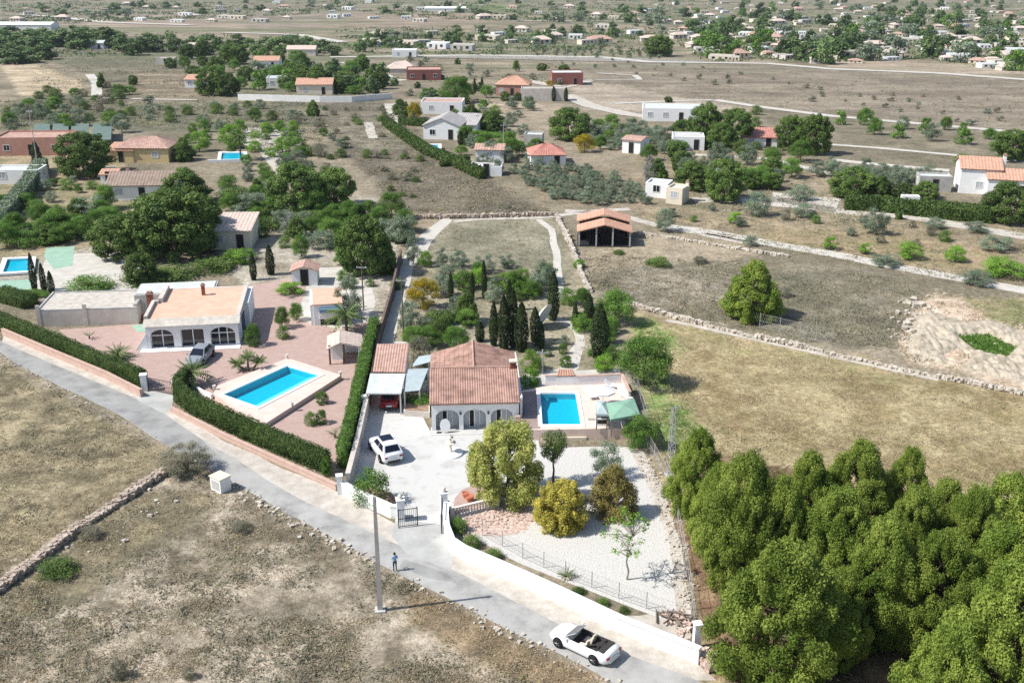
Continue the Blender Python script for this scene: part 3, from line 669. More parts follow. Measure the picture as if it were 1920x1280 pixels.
for i in range(2):
    plant('bright%d' % i, 'fruit_tree', 'l_bright', env='dome', nclump=26, nleaf=7540, lsize=0.0364, z0=.14, crad=(.14,.24), seed=90+i, r0=.03, limbs=10, shell=.35)
for i in range(2):
    plant('leafy%d' % i, 'broadleaf_tree', 'l_green', env='dome', nclump=34, nleaf=15080, lsize=0.0280, z0=.08, crad=(.13,.22), seed=100+i, r0=.028, limbs=10, shell=.4)
plant('yellow', 'flowering_tree', 'l_yellow', env='dome', nclump=30, nleaf=10440, lsize=0.0308, z0=.10, crad=(.12,.2), seed=110, r0=.03, limbs=10)
plant('gold', 'golden_conifer', 'l_gold', env='dome', nclump=170, nleaf=34000, lsize=.026, z0=.03, crad=(.055,.10), squash=1.5, seed=111, r0=.04, limbs=10, aspect=1.5, shell=.5, gap=.5, jit=.45)
plant('rust', 'rusty_conifer', 'l_rust', env='lone', nclump=130, nleaf=30000, lsize=.026, z0=.02, crad=(.06,.12), squash=1.2, seed=112, r0=.04, limbs=10, shell=.5, gap=.5, jit=.45)
plant('pepper', 'pepper_tree', 'l_pepper', env='dome', nclump=84, nleaf=40000, lsize=.020, z0=.06, crad=(.05,.13), squash=1.5, seed=113, r0=.03, limbs=22, aspect=2.0, shell=.25, gap=.85, jit=.7, rmin=.2)
plant('ball', 'round_bush', 'l_lime', env='dome', nclump=110, nleaf=9000, lsize=.036, z0=.02, crad=(.10,.15), seed=114, trunk=True, r0=.04, limbs=0, ttop=.4, gap=.35, jit=.4)
plant('bush0', 'bush', 'l_green', env='dome', nclump=40, nleaf=4350, lsize=0.0476, z0=.02, crad=(.15,.26), seed=115, r0=.03, limbs=6, ttop=.5, gap=.42)
plant('bush1', 'bush', 'l_dark', env='dome', nclump=40, nleaf=4350, lsize=0.0476, z0=.02, crad=(.15,.26), seed=116, r0=.03, limbs=6, ttop=.5, gap=.42)
plant('bush2', 'bush', 'l_scrub', env='dome', nclump=40, nleaf=4350, lsize=0.0392, z0=.02, crad=(.15,.26), seed=117, r0=.03, limbs=6, ttop=.5, shell=.2, gap=.42)
plant('scruff', 'roadside_bush', 'l_scrub', env='dome', nclump=46, nleaf=20300, lsize=0.0213, z0=.02, crad=(.10,.2), seed=118, r0=.02, limbs=16, ttop=.5, shell=.2)
plant('sapling', 'young_tree', 'l_bright', 'palebark', env='round', nclump=34, nleaf=1218, lsize=0.0308, z0=.42, crad=(.07,.13), seed=119, r0=.022, limbs=34, shell=.1, ttop=.65)
plant('lolly', 'standard_tree', 'l_dark', env='round', nclump=22, nleaf=7540, lsize=0.0280, z0=.48, crad=(.15,.2), squash=.42, seed=120, r0=.045, limbs=8, ttop=.65)
plant('bare', 'bare_tree', 'l_bare', 'palebark', env='tall', nclump=46, nleaf=2610, lsize=0.0280, z0=.10, crad=(.09,.17), seed=121, r0=.02, limbs=46, shell=.1, ttop=.85, aspect=2.2)
for i in range(3):
    plant('far%d' % i, 'distant_tree', 'l_far', env='dome' if i != 1 else 'pine', nclump=13, nleaf=1300, lsize=.115, z0=.06, crad=(.17,.28), seed=130+i, r0=.03, single=True, limbs=0, shell=.35, ttop=.5)
plant('farbright', 'distant_tree', 'l_green', env='dome', nclump=12, nleaf=912, lsize=0.1008, z0=.06, crad=(.17,.28), seed=134, r0=.03, single=True, limbs=0, ttop=.5)
plant('farolive', 'distant_tree', 'l_olive', env='dome', nclump=12, nleaf=912, lsize=0.1008, z0=.08, crad=(.17,.28), seed=135, r0=.03, single=True, limbs=0, ttop=.5)
plant('farscrub', 'scrub_bush', 'l_scrub', env='dome', nclump=9, nleaf=494, lsize=0.1224, z0=.02, crad=(.2,.3), seed=136, r0=.03, single=True, limbs=0, ttop=.4)
# palm crowns
def fan(mb, base, L, n, droop, rng, wid=.10, up=.5, seg=5):
    for i in range(n):
        a = 2*math.pi*i/n+rng.uniform(-.25, .25); e = rng.uniform(-.25, 1.0)*up+.1
        d = Vector((math.cos(a), math.sin(a), 0)); prev = Vector(base); vs, fs = [], []
        side = Vector((-d.y, d.x, 0))
        for k in range(seg+1):
            s = k/seg; q = Vector(base)+d*(L*s*math.cos(e*(1-s*.4)))+Vector((0, 0, L*(math.sin(e*1.3)*s-droop*s*s)))
            ww = wid*L*(math.sin(math.pi*min(1, s*.92+.08))**.7+.05)
            vs += [q-side*ww-Vector((0, 0, ww*.55)), q, q+side*ww-Vector((0, 0, ww*.55))]
        # leaflets: cut the blade into strips
        for k in range(seg):
            b = 3*k
            v0, v1, v2, v3, v4, v5 = vs[b:b+6]
            for t0, t1 in ((0, .32), (.5, .82)):
                mb.add([v1.lerp(v4, t0), v1.lerp(v4, t1), v0.lerp(v3, t1)+d*L*.06, v0.lerp(v3, t0)+d*L*.06], [(0, 1, 2, 3)])
                mb.add([v1.lerp(v4, t0), v1.lerp(v4, t1), v2.lerp(v5, t1)+d*L*.06, v2.lerp(v5, t0)+d*L*.06], [(0, 1, 2, 3)])
def palm(loc, trunk_h, L, n, label, cat='palm', r=.18, heads=((0, 0, 1.0),), droop=.55, wid=.10, name='palm_tree', up=.7):
    rng = np.random.default_rng(int(abs(loc[0]*100+loc[1]*37)))
    o = empty(name, loc, 0, label, cat); cr, tk = MB(), MB()
    for hx, hy, hs in heads:
        top = Vector((hx, hy, trunk_h*hs)); tk.tube((hx*.25, hy*.25, -.05), top, r, r*.7, 8)
        fan(cr, top, L, n, droop, rng, wid, up); fan(cr, top, L*.75, n//2, droop*.3, rng, wid, up*1.5)
    cr.build('crown', M['l_palm'], o); tk.build('trunk', M['trunk'], o)
    return o

# ------------------------------------------------------------------ building pieces
def tile_sheet(mb, A, B, Cc, D, period=.24, amp=.045, rows=None, thick=.12):
    """clay-tile slope: A-B along the eave, D-C along the ridge; rounded ribs run up the slope"""
    A, B, Cc, D = map(Vector, (A, B, Cc, D)); W_ = (B-A).length; n = max(2, int(W_/period))
    nrm = (B-A).cross(D-A).normalized()
    if nrm.z < 0: nrm = -nrm
    cols = n*4; vs = []
    rows = rows or max(1, int((D-A).length/.45))
    for j in range(rows+1):
        for e in ((0, 1) if 0 < j < rows else (0,)):
            t = j/rows
            for i in range(cols+1):
                s = i/cols; p = A.lerp(B, s).lerp(D.lerp(Cc, s), t)
                h = amp*abs(math.sin(math.pi*s*n))+(.025*(1-e) if 0 < j < rows else 0)
                jit = (mnoise.noise(Vector((p.x*3.1+7, p.y*3.1, p.z*3)))*.012)
                vs.append(p+nrm*(h+jit))
    nr = len(vs)//(cols+1)
    fs = [(j*(cols+1)+i, j*(cols+1)+i+1, (j+1)*(cols+1)+i+1, (j+1)*(cols+1)+i) for j in range(nr-1) for i in range(cols)]
    mb.add(vs, fs)
    lo = [p-nrm*thick for p in (A, B, Cc, D)]; hi = [A, B, Cc, D]
    mb.add(lo+hi, [(3, 2, 1, 0), (0, 1, 5, 4), (1, 2, 6, 5), (2, 3, 7, 6), (3, 0, 4, 7)])
def window(parent, x0, z0, x1, z1, y=0.0, axis='y', frame='plastic', pane='glass', name='window', bars=1, out=-1):
    """framed window on a wall face; axis 'y': wall faces -y (out=-1) or +y, axis 'x': faces +x or -x at x=y"""
    f, g = MB(), MB(); t = .07
    def b(mb, a0, a1, h0, h1, d0, d1):
        d0, d1 = sorted((y+out*d0, y+out*d1))
        if axis == 'y': mb.box(a0, d0, h0, a1, d1, h1)
        else: mb.box(d0, a0, h0, d1, a1, h1)
    b(f, x0, x0+t, z0, z1, -.05, .05); b(f, x1-t, x1, z0, z1, -.05, .05)
    b(f, x0+t, x1-t, z0, z0+t, -.05, .05); b(f, x0+t, x1-t, z1-t, z1, -.05, .05)
    for k in range(bars):
        m = x0+(x1-x0)*(k+1)/(bars+1); b(f, m-.025, m+.025, z0+t, z1-t, -.045, .045)
    w_ = f.build(name, M[frame], parent)
    b(g, x0+t, x1-t, z0+t, z1-t, -.04, .012)
    g.build('pane', M[pane], w_); return w_
def chimney(parent, x, y, z0, z1, s=.5, m='white', cap='tile'):
    c = MB(); c.box(x-s/2, y-s/2, z0, x+s/2, y+s/2, z1); o = c.build('chimney', M[m], parent)
    k = MB(); k.box(x-s/2-.07, y-s/2-.07, z1, x+s/2+.07, y+s/2+.07, z1+.10); k.box(x-s/2+.06, y-s/2+.06, z1+.10, x+s/2-.06, y+s/2-.06, z1+.28)
    k.build('chimney_cap', M[cap], o); return o
def house(px, py, wid, dep, h, yaw, roof, label, wall='white', rm='tile', wins=2, cat='house', name='house', chim=None, rh=None, ov=.25,
          side=True, door=True, group=None, period=.5, root=None, off=(0, 0, 0), winside=1, frame='plastic', pane='shutter'):
    """px,py: middle of the front wall's foot in the photo"""
    if root is None:
        root = empty(name, P(px, py), math.radians(yaw), label, cat, group)
    ox, oy, oz = off; x0, x1, y0, y1 = ox-wid/2, ox+wid/2, oy, oy+dep
    wl, rf = MB(), MB()
    wl.box(x0, y0, oz-.6, x1, y1, oz+h)
    rh = (dep*.22 if roof in ('gable', 'hip', 'lean') else wid*.22) if rh is None else rh
    Z = oz+h
    if roof == 'gable':      # ridge along x
        ym = (y0+y1)/2
        tile_sheet(rf, (x0-ov, y0-ov, Z), (x1+ov, y0-ov, Z), (x1+ov, ym, Z+rh), (x0-ov, ym, Z+rh), period)
        tile_sheet(rf, (x1+ov, y1+ov, Z), (x0-ov, y1+ov, Z), (x0-ov, ym+.002, Z+rh+.002), (x1+ov, ym+.002, Z+rh+.002), period)
        for xx in (x0, x1-.2): wl.add([(xx, y0, Z), (xx+.2, y0, Z), (xx+.2, y1, Z), (xx, y1, Z), (xx, ym, Z+rh-.14), (xx+.2, ym, Z+rh-.14)], [(0, 3, 4), (1, 5, 2), (0, 4, 5, 1), (3, 2, 5, 4)])
    elif roof == 'gabley':   # ridge along y, gable to the front
        xm = (x0+x1)/2
        tile_sheet(rf, (x0-ov, y1+ov, Z), (x0-ov, y0-ov, Z), (xm, y0-ov, Z+rh), (xm, y1+ov, Z+rh), period)
        tile_sheet(rf, (x1+ov, y0-ov, Z), (x1+ov, y1+ov, Z), (xm+.002, y1+ov, Z+rh+.002), (xm+.002, y0-ov, Z+rh+.002), period)
        for yy in (y0, y1-.2): wl.add([(x0, yy, Z), (x0, yy+.2, Z), (x1, yy+.2, Z), (x1, yy, Z), (xm, yy, Z+rh-.14), (xm, yy+.2, Z+rh-.14)], [(0, 3, 4), (1, 5, 2), (0, 4, 5, 1), (3, 2, 5, 4)])
    elif roof == 'hip':
        xa, xb, ym = x0+dep*.45, x1-dep*.45, (y0+y1)/2
        if xa > xb: xa = xb = (x0+x1)/2
        a, b, c, d = (x0-ov, y0-ov, Z), (x1+ov, y0-ov, Z), (x1+ov, y1+ov, Z), (x0-ov, y1+ov, Z); e, f = (xa, ym, Z+rh), (xb+.01, ym, Z+rh)
        tile_sheet(rf, a, b, f, e, period); tile_sheet(rf, c, d, e, f, period)
        tile_sheet(rf, b, c, f, f, period); tile_sheet(rf, d, a, e, e, period)
    elif roof == 'lean':     # falls to the front
        tile_sheet(rf, (x0-ov, y0-ov, Z), (x1+ov, y0-ov, Z), (x1+ov, y1+ov*.3, Z+rh), (x0-ov, y1+ov*.3, Z+rh), period)
        for xx in (x0, x1-.2): wl.add([(xx, y0, Z), (xx+.2, y0, Z), (xx+.2, y1, Z), (xx, y1, Z), (xx, y1, Z+rh-.14), (xx+.2, y1, Z+rh-.14)], [(0, 3, 4), (1, 5, 2), (0, 4, 5, 1), (3, 2, 5, 4)])
        wl.box(x0, y1-.2, Z, x1, y1, Z+rh-.14)
    else:                    # flat roof inside a parapet
        p = .35 if rh < .1 or roof == 'flat' else rh
        for a in ((x0, y0, x1, y0+.2), (x0, y1-.2, x1, y1), (x0, y0+.2, x0+.2, y1-.2), (x1-.2, y0+.2, x1, y1-.2)):
            wl.box(a[0], a[1], Z, a[2], a[3], Z+p)
        rf.box(x0+.2, y0+.2, Z+.003, x1-.2, y1-.2, Z+.08)
    wl.build('wall', M[wall], root); rf.build('roof', M[rm], root)
    n = wins+(1 if door else 0)
    for k in range(n):
        c = x0+wid*(k+.5)/n
        if door and k == n//2:
            d = window(root, c-.5, oz+.02, c+.5, oz+2.1, y0, 'y', 'wood', 'blackin', 'door', 0)
        else: window(root, c-.6, oz+.9, c+.6, oz+2.05, y0, 'y', frame, pane)
    if winside:
        for k in range(winside):
            c = y0+dep*(k+.5)/winside
            window(root, c-.5, oz+1.0, c+.5, oz+2.0, x1, 'x', frame, pane, out=1)
            window(root, c-.5, oz+1.0, c+.5, oz+2.0, x0, 'x', frame, pane, out=-1)
    if chim: chimney(root, ox+chim[0], oy+chim[1], Z-.1, Z+chim[2], .5, wall if len(chim) < 4 else chim[3])
    return root
def wall_line(name, pix, h, t, m, label, cat='wall', part=None, z0=0.0, cap=None, pts=None, ends=None, h1=None):
    """wall of height h along ground points; one thing"""
    p = pts or [Vector(q[:2]) for q in PL(pix)]; mb = MB(); n = len(p)
    L, R = [], []
    for i, q in enumerate(p):
        a, b = p[max(0, i-1)], p[min(n-1, i+1)]; d = (b-a).normalized(); nn = Vector((-d.y, d.x)); L.append(q+nn*t/2); R.append(q-nn*t/2)
    vs, fs = [], []
    for i in range(n):
        g = T(p[i].x, p[i].y); hh = h if h1 is None else h+(h1-h)*i/(n-1)
        vs += [(L[i].x, L[i].y, g-.3), (R[i].x, R[i].y, g-.3), (R[i].x, R[i].y, g+hh+z0), (L[i].x, L[i].y, g+hh+z0)]
    for i in range(n-1):
        b = 4*i
        for k in range(4): fs.append((b+k, b+(k+1) % 4, b+4+(k+1) % 4, b+4+k))
    fs += [(3, 2, 1, 0), (4*n-4, 4*n-3, 4*n-2, 4*n-1)]
    mb.add(vs, fs)
    if cap is None:
        return tag(mb.build(name, M[m]), label, cat)
    r = empty(name, (p[0].x, p[0].y, T(p[0].x, p[0].y)), 0, label, cat)
    o = mb.build('wall_body', M[m], r); o.location = -r.location
    cb = MB(); vs, fs = [], []
    for i in range(n):
        d = (L[i]-R[i]).normalized()*.05; hh = h if h1 is None else h+(h1-h)*i/(n-1); g = T(p[i].x, p[i].y)+hh+z0
        l, q = L[i]+d, R[i]-d
        vs += [(l.x, l.y, g), (q.x, q.y, g), (q.x, q.y, g+.07), (l.x, l.y, g+.07)]
    fs = [f for f in fs]
    for i in range(n-1):
        b = 4*i
        for k in range(4): fs.append((b+k, b+(k+1) % 4, b+4+(k+1) % 4, b+4+k))
    fs += [(3, 2, 1, 0), (4*n-4, 4*n-3, 4*n-2, 4*n-1)]
    o = cb.add(vs, fs).build('coping', M[cap], r); o.location = -r.location
    return r
def rock(mb, c, s, rng, flat=.7):
    """an angular stone"""
    vs = []
    for q in ((-1,-1,-1),(1,-1,-1),(1,1,-1),(-1,1,-1),(-1,-1,1),(1,-1,1),(1,1,1),(-1,1,1)):
        k = rng.uniform(.55, 1.0, 3); vs.append(Vector((q[0]*k[0]*s*.5, q[1]*k[1]*s*.5, q[2]*k[2]*s*.5*flat)))
    R = Matrix.Rotation(rng.uniform(0, 6.28), 4, 'Z') @ Matrix.Rotation(rng.uniform(-.3, .3), 4, 'X')
    mb.add([Vector(c)+R @ v for v in vs], [(0,3,2,1),(4,5,6,7),(0,1,5,4),(1,2,6,5),(2,3,7,6),(3,0,4,7)])
def stone_wall(pix, h, t, m, label, s=.36, seed=1, name='stone_wall'):
    rng = np.random.default_rng(seed); mb = MB(); p = [Vector(q[:2]) for q in PL(pix)]
    for a, b in zip(p[:-1], p[1:]):
        d = b-a; L = d.length; d = d/L; nn = Vector((-d.y, d.x)); k = int(L/(s*.8))
        hh = h*(.8+.4*mnoise.noise(Vector((a.x*.3, a.y*.3, 1)))+.1)
        for i in range(k):
            q = a+d*(L*(i+.5)/k)
            for layer in range(max(1, int(round(hh/(s*.6))))):
                for side in np.arange(-t/2+s*.4, t/2-s*.3, s*.75):
                    o = q+nn*(side+rng.normal(0, .05))+d*rng.normal(0, .08)
                    rock(mb, (o.x, o.y, T(o.x, o.y)+s*.3+layer*s*.55+rng.normal(0, .03)), s*rng.uniform(.9, 1.5), rng)
    return tag(mb.build(name, M[m]), label, 'wall')
def hedge(pix, h, t, label, leaf='l_hedge', dens=190, seed=3, lsize=.125, h1=None, name='hedge', taper=.0):
    rng = np.random.default_rng(seed); p = [Vector(q[:2]) for q in PL(pix)]
    V, Nn = [], []; mb = MB()
    n = len(p); L, R = [], []
    for i, q in enumerate(p):
        a, b = p[max(0, i-1)], p[min(n-1, i+1)]; d = (b-a).normalized(); nn = Vector((-d.y, d.x)); L.append(q+nn*t/2); R.append(q-nn*t/2)
    z = [T(q.x, q.y) for q in p]
    def face(A, B, Cc, D, nr):
        area_ = (B-A).cross(D-A).length; k = int(area_*dens)
        u, v = rng.uniform(0, 1, (k, 1)), rng.uniform(0, 1, (k, 1))
        A, B, Cc, D = map(np.array, (A, B, Cc, D))
        q = (A*(1-u)+B*u)*(1-v)+(D*(1-u)+Cc*u)*v
        wob = (vnoise(q[:, 0]*1.5+q[:, 2], q[:, 1]*1.5+q[:, 2]*1.3, 5)-.5)[:, None]*.16
        nr = np.array(nr); q = q+nr*(rng.normal(0, .07, (k, 1))+wob); V.append(q); Nn.append(np.tile(nr, (k, 1)))
    for i in range(n-1):
        h_ = h if h1 is None else h+(h1-h)*i/(n-1)
        a0, a1 = Vector((*L[i], z[i])), Vector((*L[i+1], z[i+1])); b0, b1 = Vector((*R[i], z[i])), Vector((*R[i+1], z[i+1]))
        up = Vector((0, 0, h_)); sd = (L[i]-R[i]).normalized(); s3 = Vector((sd.x, sd.y, 0))
        face(a0, a1, a1+up, a0+up, s3); face(b0, b1, b1+up, b0+up, -s3); face(a0+up, a1+up, b1+up, b0+up, (0, 0, 1))
        if i == 0: face(a0, b0, b0+up, a0+up, (p[0]-p[1]).normalized().to_3d())
        if i == n-2: face(a1, b1, b1+up, a1+up, (p[-1]-p[-2]).normalized().to_3d())
        k = .13; c = [a0-s3*k, b0+s3*k, b1+s3*k, a1-s3*k]; u2 = Vector((0, 0, h_-k))
        mb.add(c+[q+u2 for q in c], [(0,1,2,3),(4,7,6,5),(0,4,5,1),(1,5,6,2),(2,6,7,3),(3,7,4,0)])
    q, f = leaf_quads(np.concatenate(V), np.concatenate(Nn), lsize, rng, 1, .7)
    tv = np.array([tuple(v) for v in mb.v]); tf = np.array(mb.f)
    me = np_mesh(name, np.concatenate([q, tv]), np.concatenate([f, tf+len(q)]), M[leaf])
    return tag(link(name, me), label, 'hedge')
def pool(name, water_pix, z, label, depth_=1.4, rim=.35, deck=None, deckm='poolpaver', steps=None):
    """basin sunk below a coping; water sits a hand below the edge"""
    w_ = [Vector(q[:2]) for q in PL(water_pix, z)]; n = len(w_)
    cen = sum(w_, Vector((0, 0)))/n
    r = empty(name, (cen.x, cen.y, z), 0, label, 'swimming pool')
    w_ = [q-cen for q in w_]
    def grow(d):
        out = []
        for i in range(n):
            a, b, c = w_[i-1], w_[i], w_[(i+1) % n]
            n1 = Vector(((b-a).y, -(b-a).x)).normalized(); n2 = Vector(((c-b).y, -(c-b).x)).normalized()
            s = (n1+n2); s = s/(s.dot(n1)); 
            out.append(b+s*d)
        return out
    ar = sum(w_[i].x*w_[(i+1) % n].y-w_[(i+1) % n].x*w_[i].y for i in range(n))
    if ar < 0: w_.reverse()
    o_ = grow(rim); mb = MB()
    vs = [(q.x, q.y, .06) for q in w_]+[(q.x, q.y, .06) for q in o_]+[(q.x, q.y, -.2) for q in o_]+[(q.x, q.y, -.10) for q in w_]
    fs = []
    for i in range(n):
        j = (i+1) % n; fs += [(i, i+n, j+n, j), (i+n, i+2*n, j+2*n, j+n), (i, j, j+3*n, i+3*n)]
    mb.add(vs, fs).build('coping', M['coping'], r)
    b = MB(); vs = [(q.x, q.y, -.10) for q in w_]+[(q.x, q.y, -depth_) for q in w_]
    b.add(vs, [(i, (i+1) % n, (i+1) % n+n, i+n) for i in range(n)]+[tuple(range(n, 2*n))]).build('basin', M['basin'], r)
    s = MB(); s.add([(q.x, q.y, -.09) for q in w_], [tuple(range(n))]).build('water', M['water'], r)
    if steps:
        st_ = MB()
        a, b_ = w_[steps[0]], w_[steps[1]]; d = (w_[steps[2]]-a).normalized()
        for k in range(4):
            e = .35*(4-k); q = [a, a+d*e, b_+d*e, b_]
            if (q[1]-q[0]).cross(q[2]-q[1]) < 0: q.reverse()
            st_.prism([(v.x, v.y) for v in q], -depth_-.1, -depth_+.12*(k+1))
        st_.build('step', M['coping'], r)
    return r
def slab_with_hole(name, outer, hole, z, h, m, label, side=None, cat='terrace'):
    """raised deck of height h whose top is at z, with an opening"""
    bm = bmesh.new()
    vo = [bm.verts.new((q.x, q.y, z)) for q in outer]; vh = [bm.verts.new((q.x, q.y, z)) for q in hole]
    eo = [bm.edges.new((vo[i], vo[(i+1) % len(vo)])) for i in range(len(vo))]+[bm.edges.new((vh[i], vh[(i+1) % len(vh)])) for i in range(len(vh))]
    bmesh.ops.triangle_fill(bm, use_beauty=True, edges=eo)
    for f in bm.faces:
        f.normal_update()
        if f.normal.z < 0: f.normal_flip()
    for ring, sgn in ((outer, 1), (hole, -1)):
        n = len(ring)
        for i in range(n):
            a, b = ring[i], ring[(i+1) % n]
            v = [bm.verts.new(c) for c in ((a.x, a.y, z), (b.x, b.y, z), (b.x, b.y, z-h), (a.x, a.y, z-h))]
            bm.faces.new(v if sgn < 0 else v[::-1])
    me = bpy.data.meshes.new(name); bm.to_mesh(me); bm.free(); me.materials.append(M[m])
    return tag(link(name, me), label, cat, None, None)

# ------------------------------------------------------------------ main villa
R_ = math.radians
def arched_wall(mb, x0, x1, h, arches, y0, y1, ztop=None):
    """front wall with round-headed openings; arches: (centre, half width, spring height, rise)"""
    xs = x0
    for c, a, zs, ri in arches:
        mb.box(xs, y0, -.5, c-a, y1, h)
        k = 10
        for i in range(k):
            t0, t1 = math.pi*(1-i/k), math.pi*(1-(i+1)/k)
            xa, xb = c+a*math.cos(t0), c+a*math.cos(t1); za, zb = zs+ri*math.sin(t0), zs+ri*math.sin(t1)
            vs = [(xa, y0, za), (xb, y0, zb), (xb, y0, h), (xa, y0, h), (xa, y1, za), (xb, y1, zb), (xb, y1, h), (xa, y1, h)]
            mb.add(vs, [(0,1,2,3), (7,6,5,4), (0,4,5,1)])
        xs = c+a
    mb.box(xs, y0, -.5, x1, y1, h)
    mb.box(x0, y0+.002, h, x1, y1, h+.001)
def villa():
    o = P(810, 808); r = empty('villa', o, R_(3), 'white villa with clay tile roof and three arched porch openings beside the pool', 'house')
    W_, D_, H_, yr, zr, ze = 7.55, 10.6, 2.62, 4.4, 4.05, 2.85
    AR = [(1.36, 1.0, 1.30, .72), (3.72, .98, 1.30, .72), (6.06, .95, 1.30, .72)]
    f = MB(); arched_wall(f, 0, W_, H_, AR, 0, .28); f.build('porch_wall', M['white'], r)
    wl = MB()
    wl.box(0, .28, -.5, .25, D_, H_); wl.box(W_-.25, .28, -.5, W_, D_, H_); wl.box(.25, D_-.25, -.5, W_-.25, D_, H_)
    wl.box(.25, 1.0, -.5, W_-.25, 1.2, H_)
    for xx in (0.003, W_-.253): wl.add([(xx,0,H_),(xx+.25,0,H_),(xx+.25,yr,H_),(xx,yr,H_),(xx,yr,zr-.15),(xx+.25,yr,zr-.15)], [(0,3,4),(1,5,2),(0,4,5,1),(3,2,5,4)])
    wl.box(.25, yr, H_, W_-.25, yr+.15, ze-.1)
    wl.add([(0, D_-.2, H_), (W_, D_-.2, H_), (W_, D_-.2, ze-.15), (W_/2, D_-.2, zr-.18), (0, D_-.2, ze-.15), (0, D_, H_), (W_, D_, H_), (W_, D_, ze-.15), (W_/2, D_, zr-.18), (0, D_, ze-.15)],
           [(0,1,2,3,4),(9,8,7,6,5),(0,4,9,5),(1,6,7,2)])
    wl.box(0, yr, H_, .25, D_, ze-.13); wl.box(W_-.25, yr, H_, W_, D_, ze-.13)
    wl.build('wall', M['white'], r)
    rf = MB()
    tile_sheet(rf, (-.15, -.3, H_+.06), (W_+.1, -.3, H_+.06), (W_+.1, yr, zr), (-.15, yr, zr), .21, .05)
    tile_sheet(rf, (-.2, D_+.2, ze), (-.2, yr+.02, ze), (W_/2, yr+.02, zr), (W_/2, D_+.2, zr), .21, .05)
    tile_sheet(rf, (W_+.2, yr+.02, ze), (W_+.2, D_+.2, ze), (W_/2+.002, D_+.2, zr+.002), (W_/2+.002, yr+.02, zr+.002), .21, .05)
    rf.add([(-.2, yr+.01, ze-.1), (W_+.2, yr+.01, ze-.1), (W_/2, yr+.01, zr)], [(0, 1, 2)])
    ro = rf.build('roof', M['tile'], r)
    rd = MB()
    for k in range(16):
        y = yr+.1+k*.41; rd.tube((W_/2, y, zr+.03), (W_/2, y+.40, zr+.05), .10, .085, 6)
    for k in range(19): rd.tube((-.1+k*.41, yr, zr+.03), (.29+k*.41, yr, zr+.05), .10, .085, 6)
    rd.build('ridge_tile', M['tilepink'], ro)
    pp = MB(); pp.box(W_+.12, .3, -.3, W_+.32, D_+.1, ze+.02); pp.build('side_parapet', M['white'], r)
    c = MB(); c.box(W_-.55, yr-.35, zr-.5, W_+.02, yr+.15, zr+.55); co = c.build('chimney', M['brick'], r)
    k = MB(); k.box(W_-.63, yr-.43, zr+.55, W_+.10, yr+.23, zr+.67); k.build('chimney_cap', M['cream'], co)
    # glazed doors and grey side panels inside each arch
    for c0, a, zs, ri in AR:
        y = .62
        pn = MB(); pn.box(c0-a-.1, y, 0, c0-.48, y+.06, 2.1); pn.box(c0+.48, y, 0, c0+a+.1, y+.06, 2.1); pn.box(c0-.48, y, 1.72, c0+.48, y+.06, 2.1)
        pn.build('shutter', M['shutter'], r)
        d = MB(); t = .06
        for x0, x1 in ((c0-.48, c0), (c0, c0+.48)):
            d.box(x0, y-.05, 0, x0+t, y+.055, 1.72); d.box(x1-t, y-.05, 0, x1-.001, y+.055, 1.72); d.box(x0+t, y-.05, 1.64, x1-t, y+.055, 1.72); d.box(x0+t, y-.05, 0, x1-t, y+.055, .1)
        dd = d.build('door', M['plastic'], r)
        g = MB(); g.box(c0-.42, y-.01, .1, c0-.06, y+.04, 1.64); g.build('pane', M['blackin'], dd)
        g = MB(); g.box(c0+.06, y-.01, .1, c0+.42, y+.04, 1.64); g.build('pane', M['shutter'], dd)
    fl = MB(); fl.box(-.1, -.9, -.3, W_+.1, .62, .05); fl.build('porch_floor', M['concrete'], r)
    for x in (2.5, 4.9):
        lm = MB(); lm.tube((x, -.02, 1.75), (x, -.16, 1.75), .03, .03, 6); lm.lathe((x, -.18, 1.58), [(.03, 0), (.09, .06), (.10, .22), (.03, .30)], 8); lm.build('wall_lamp', M['dark'], r)
    for yy in (3.0, 6.5, 8.8):
        window(r, yy-.6, .9, yy+.6, 2.0, W_, 'x', 'plastic', 'shutter', out=1); window(r, yy-.6, .9, yy+.6, 2.0, 0, 'x', 'plastic', 'shutter', out=-1)
    bp = MB(); bp.box(W_-.35, -.62, -.3, W_+.1, -.32, 1.5); bp.build('brick_pillar', M['brickpink'], r)
    bs = MB(); bs.box(W_+.36, .4, .0, W_+.42, 3.4, 1.7); bs.build('blue_screen', M['bluedoor'], r)
    return r
V_ = villa()
def dish(p, r, yaw, tilt, h, label, name='satellite_dish'):
    o = empty(name, p, yaw, label, 'satellite dish')
    m = MB(); m.tube((0, 0, -.05), (0, .1, h), .05, .04, 8); m.box(-.18, -.05, -.02, .18, .25, .04); m.build('mast', M['steel'], o)
    d = MB(); n = 20; Rm = Matrix.Translation((0, .02, h)) @ Matrix.Rotation(tilt, 4, 'X')
    vs, fs = [], []
    for k in range(5):
        q = r*k/4
        for i in range(n):
            t = 2*math.pi*i/n; vs.append(Rm @ Vector((q*math.cos(t), -.30*r*(q/r)**2-.05, q*math.sin(t))))
    for k in range(4):
        for i in range(n): fs.append((k*n+i, k*n+(i+1) % n, (k+1)*n+(i+1) % n, (k+1)*n+i))
    d.add(vs, fs, True)
    bk = [v+Vector((0, .05, 0)) for v in vs]; d.add(bk, [f[::-1] for f in fs], True); d.build('reflector', M['plastic'], o)
    a = MB(); f = Rm @ Vector((0, -r*.9, 0)); a.tube(Rm @ Vector((0, -.3*r, -r*.95)), f, .02, .02, 6); a.tube(f, f+Vector((0, .12, .02)), .05, .05, 8); a.build('receiver_arm', M['steel'], o)
    return o
dish(P(800, 742), .85, R_(-20), R_(20), 1.2, 'white satellite dish against the left wall of the white villa')
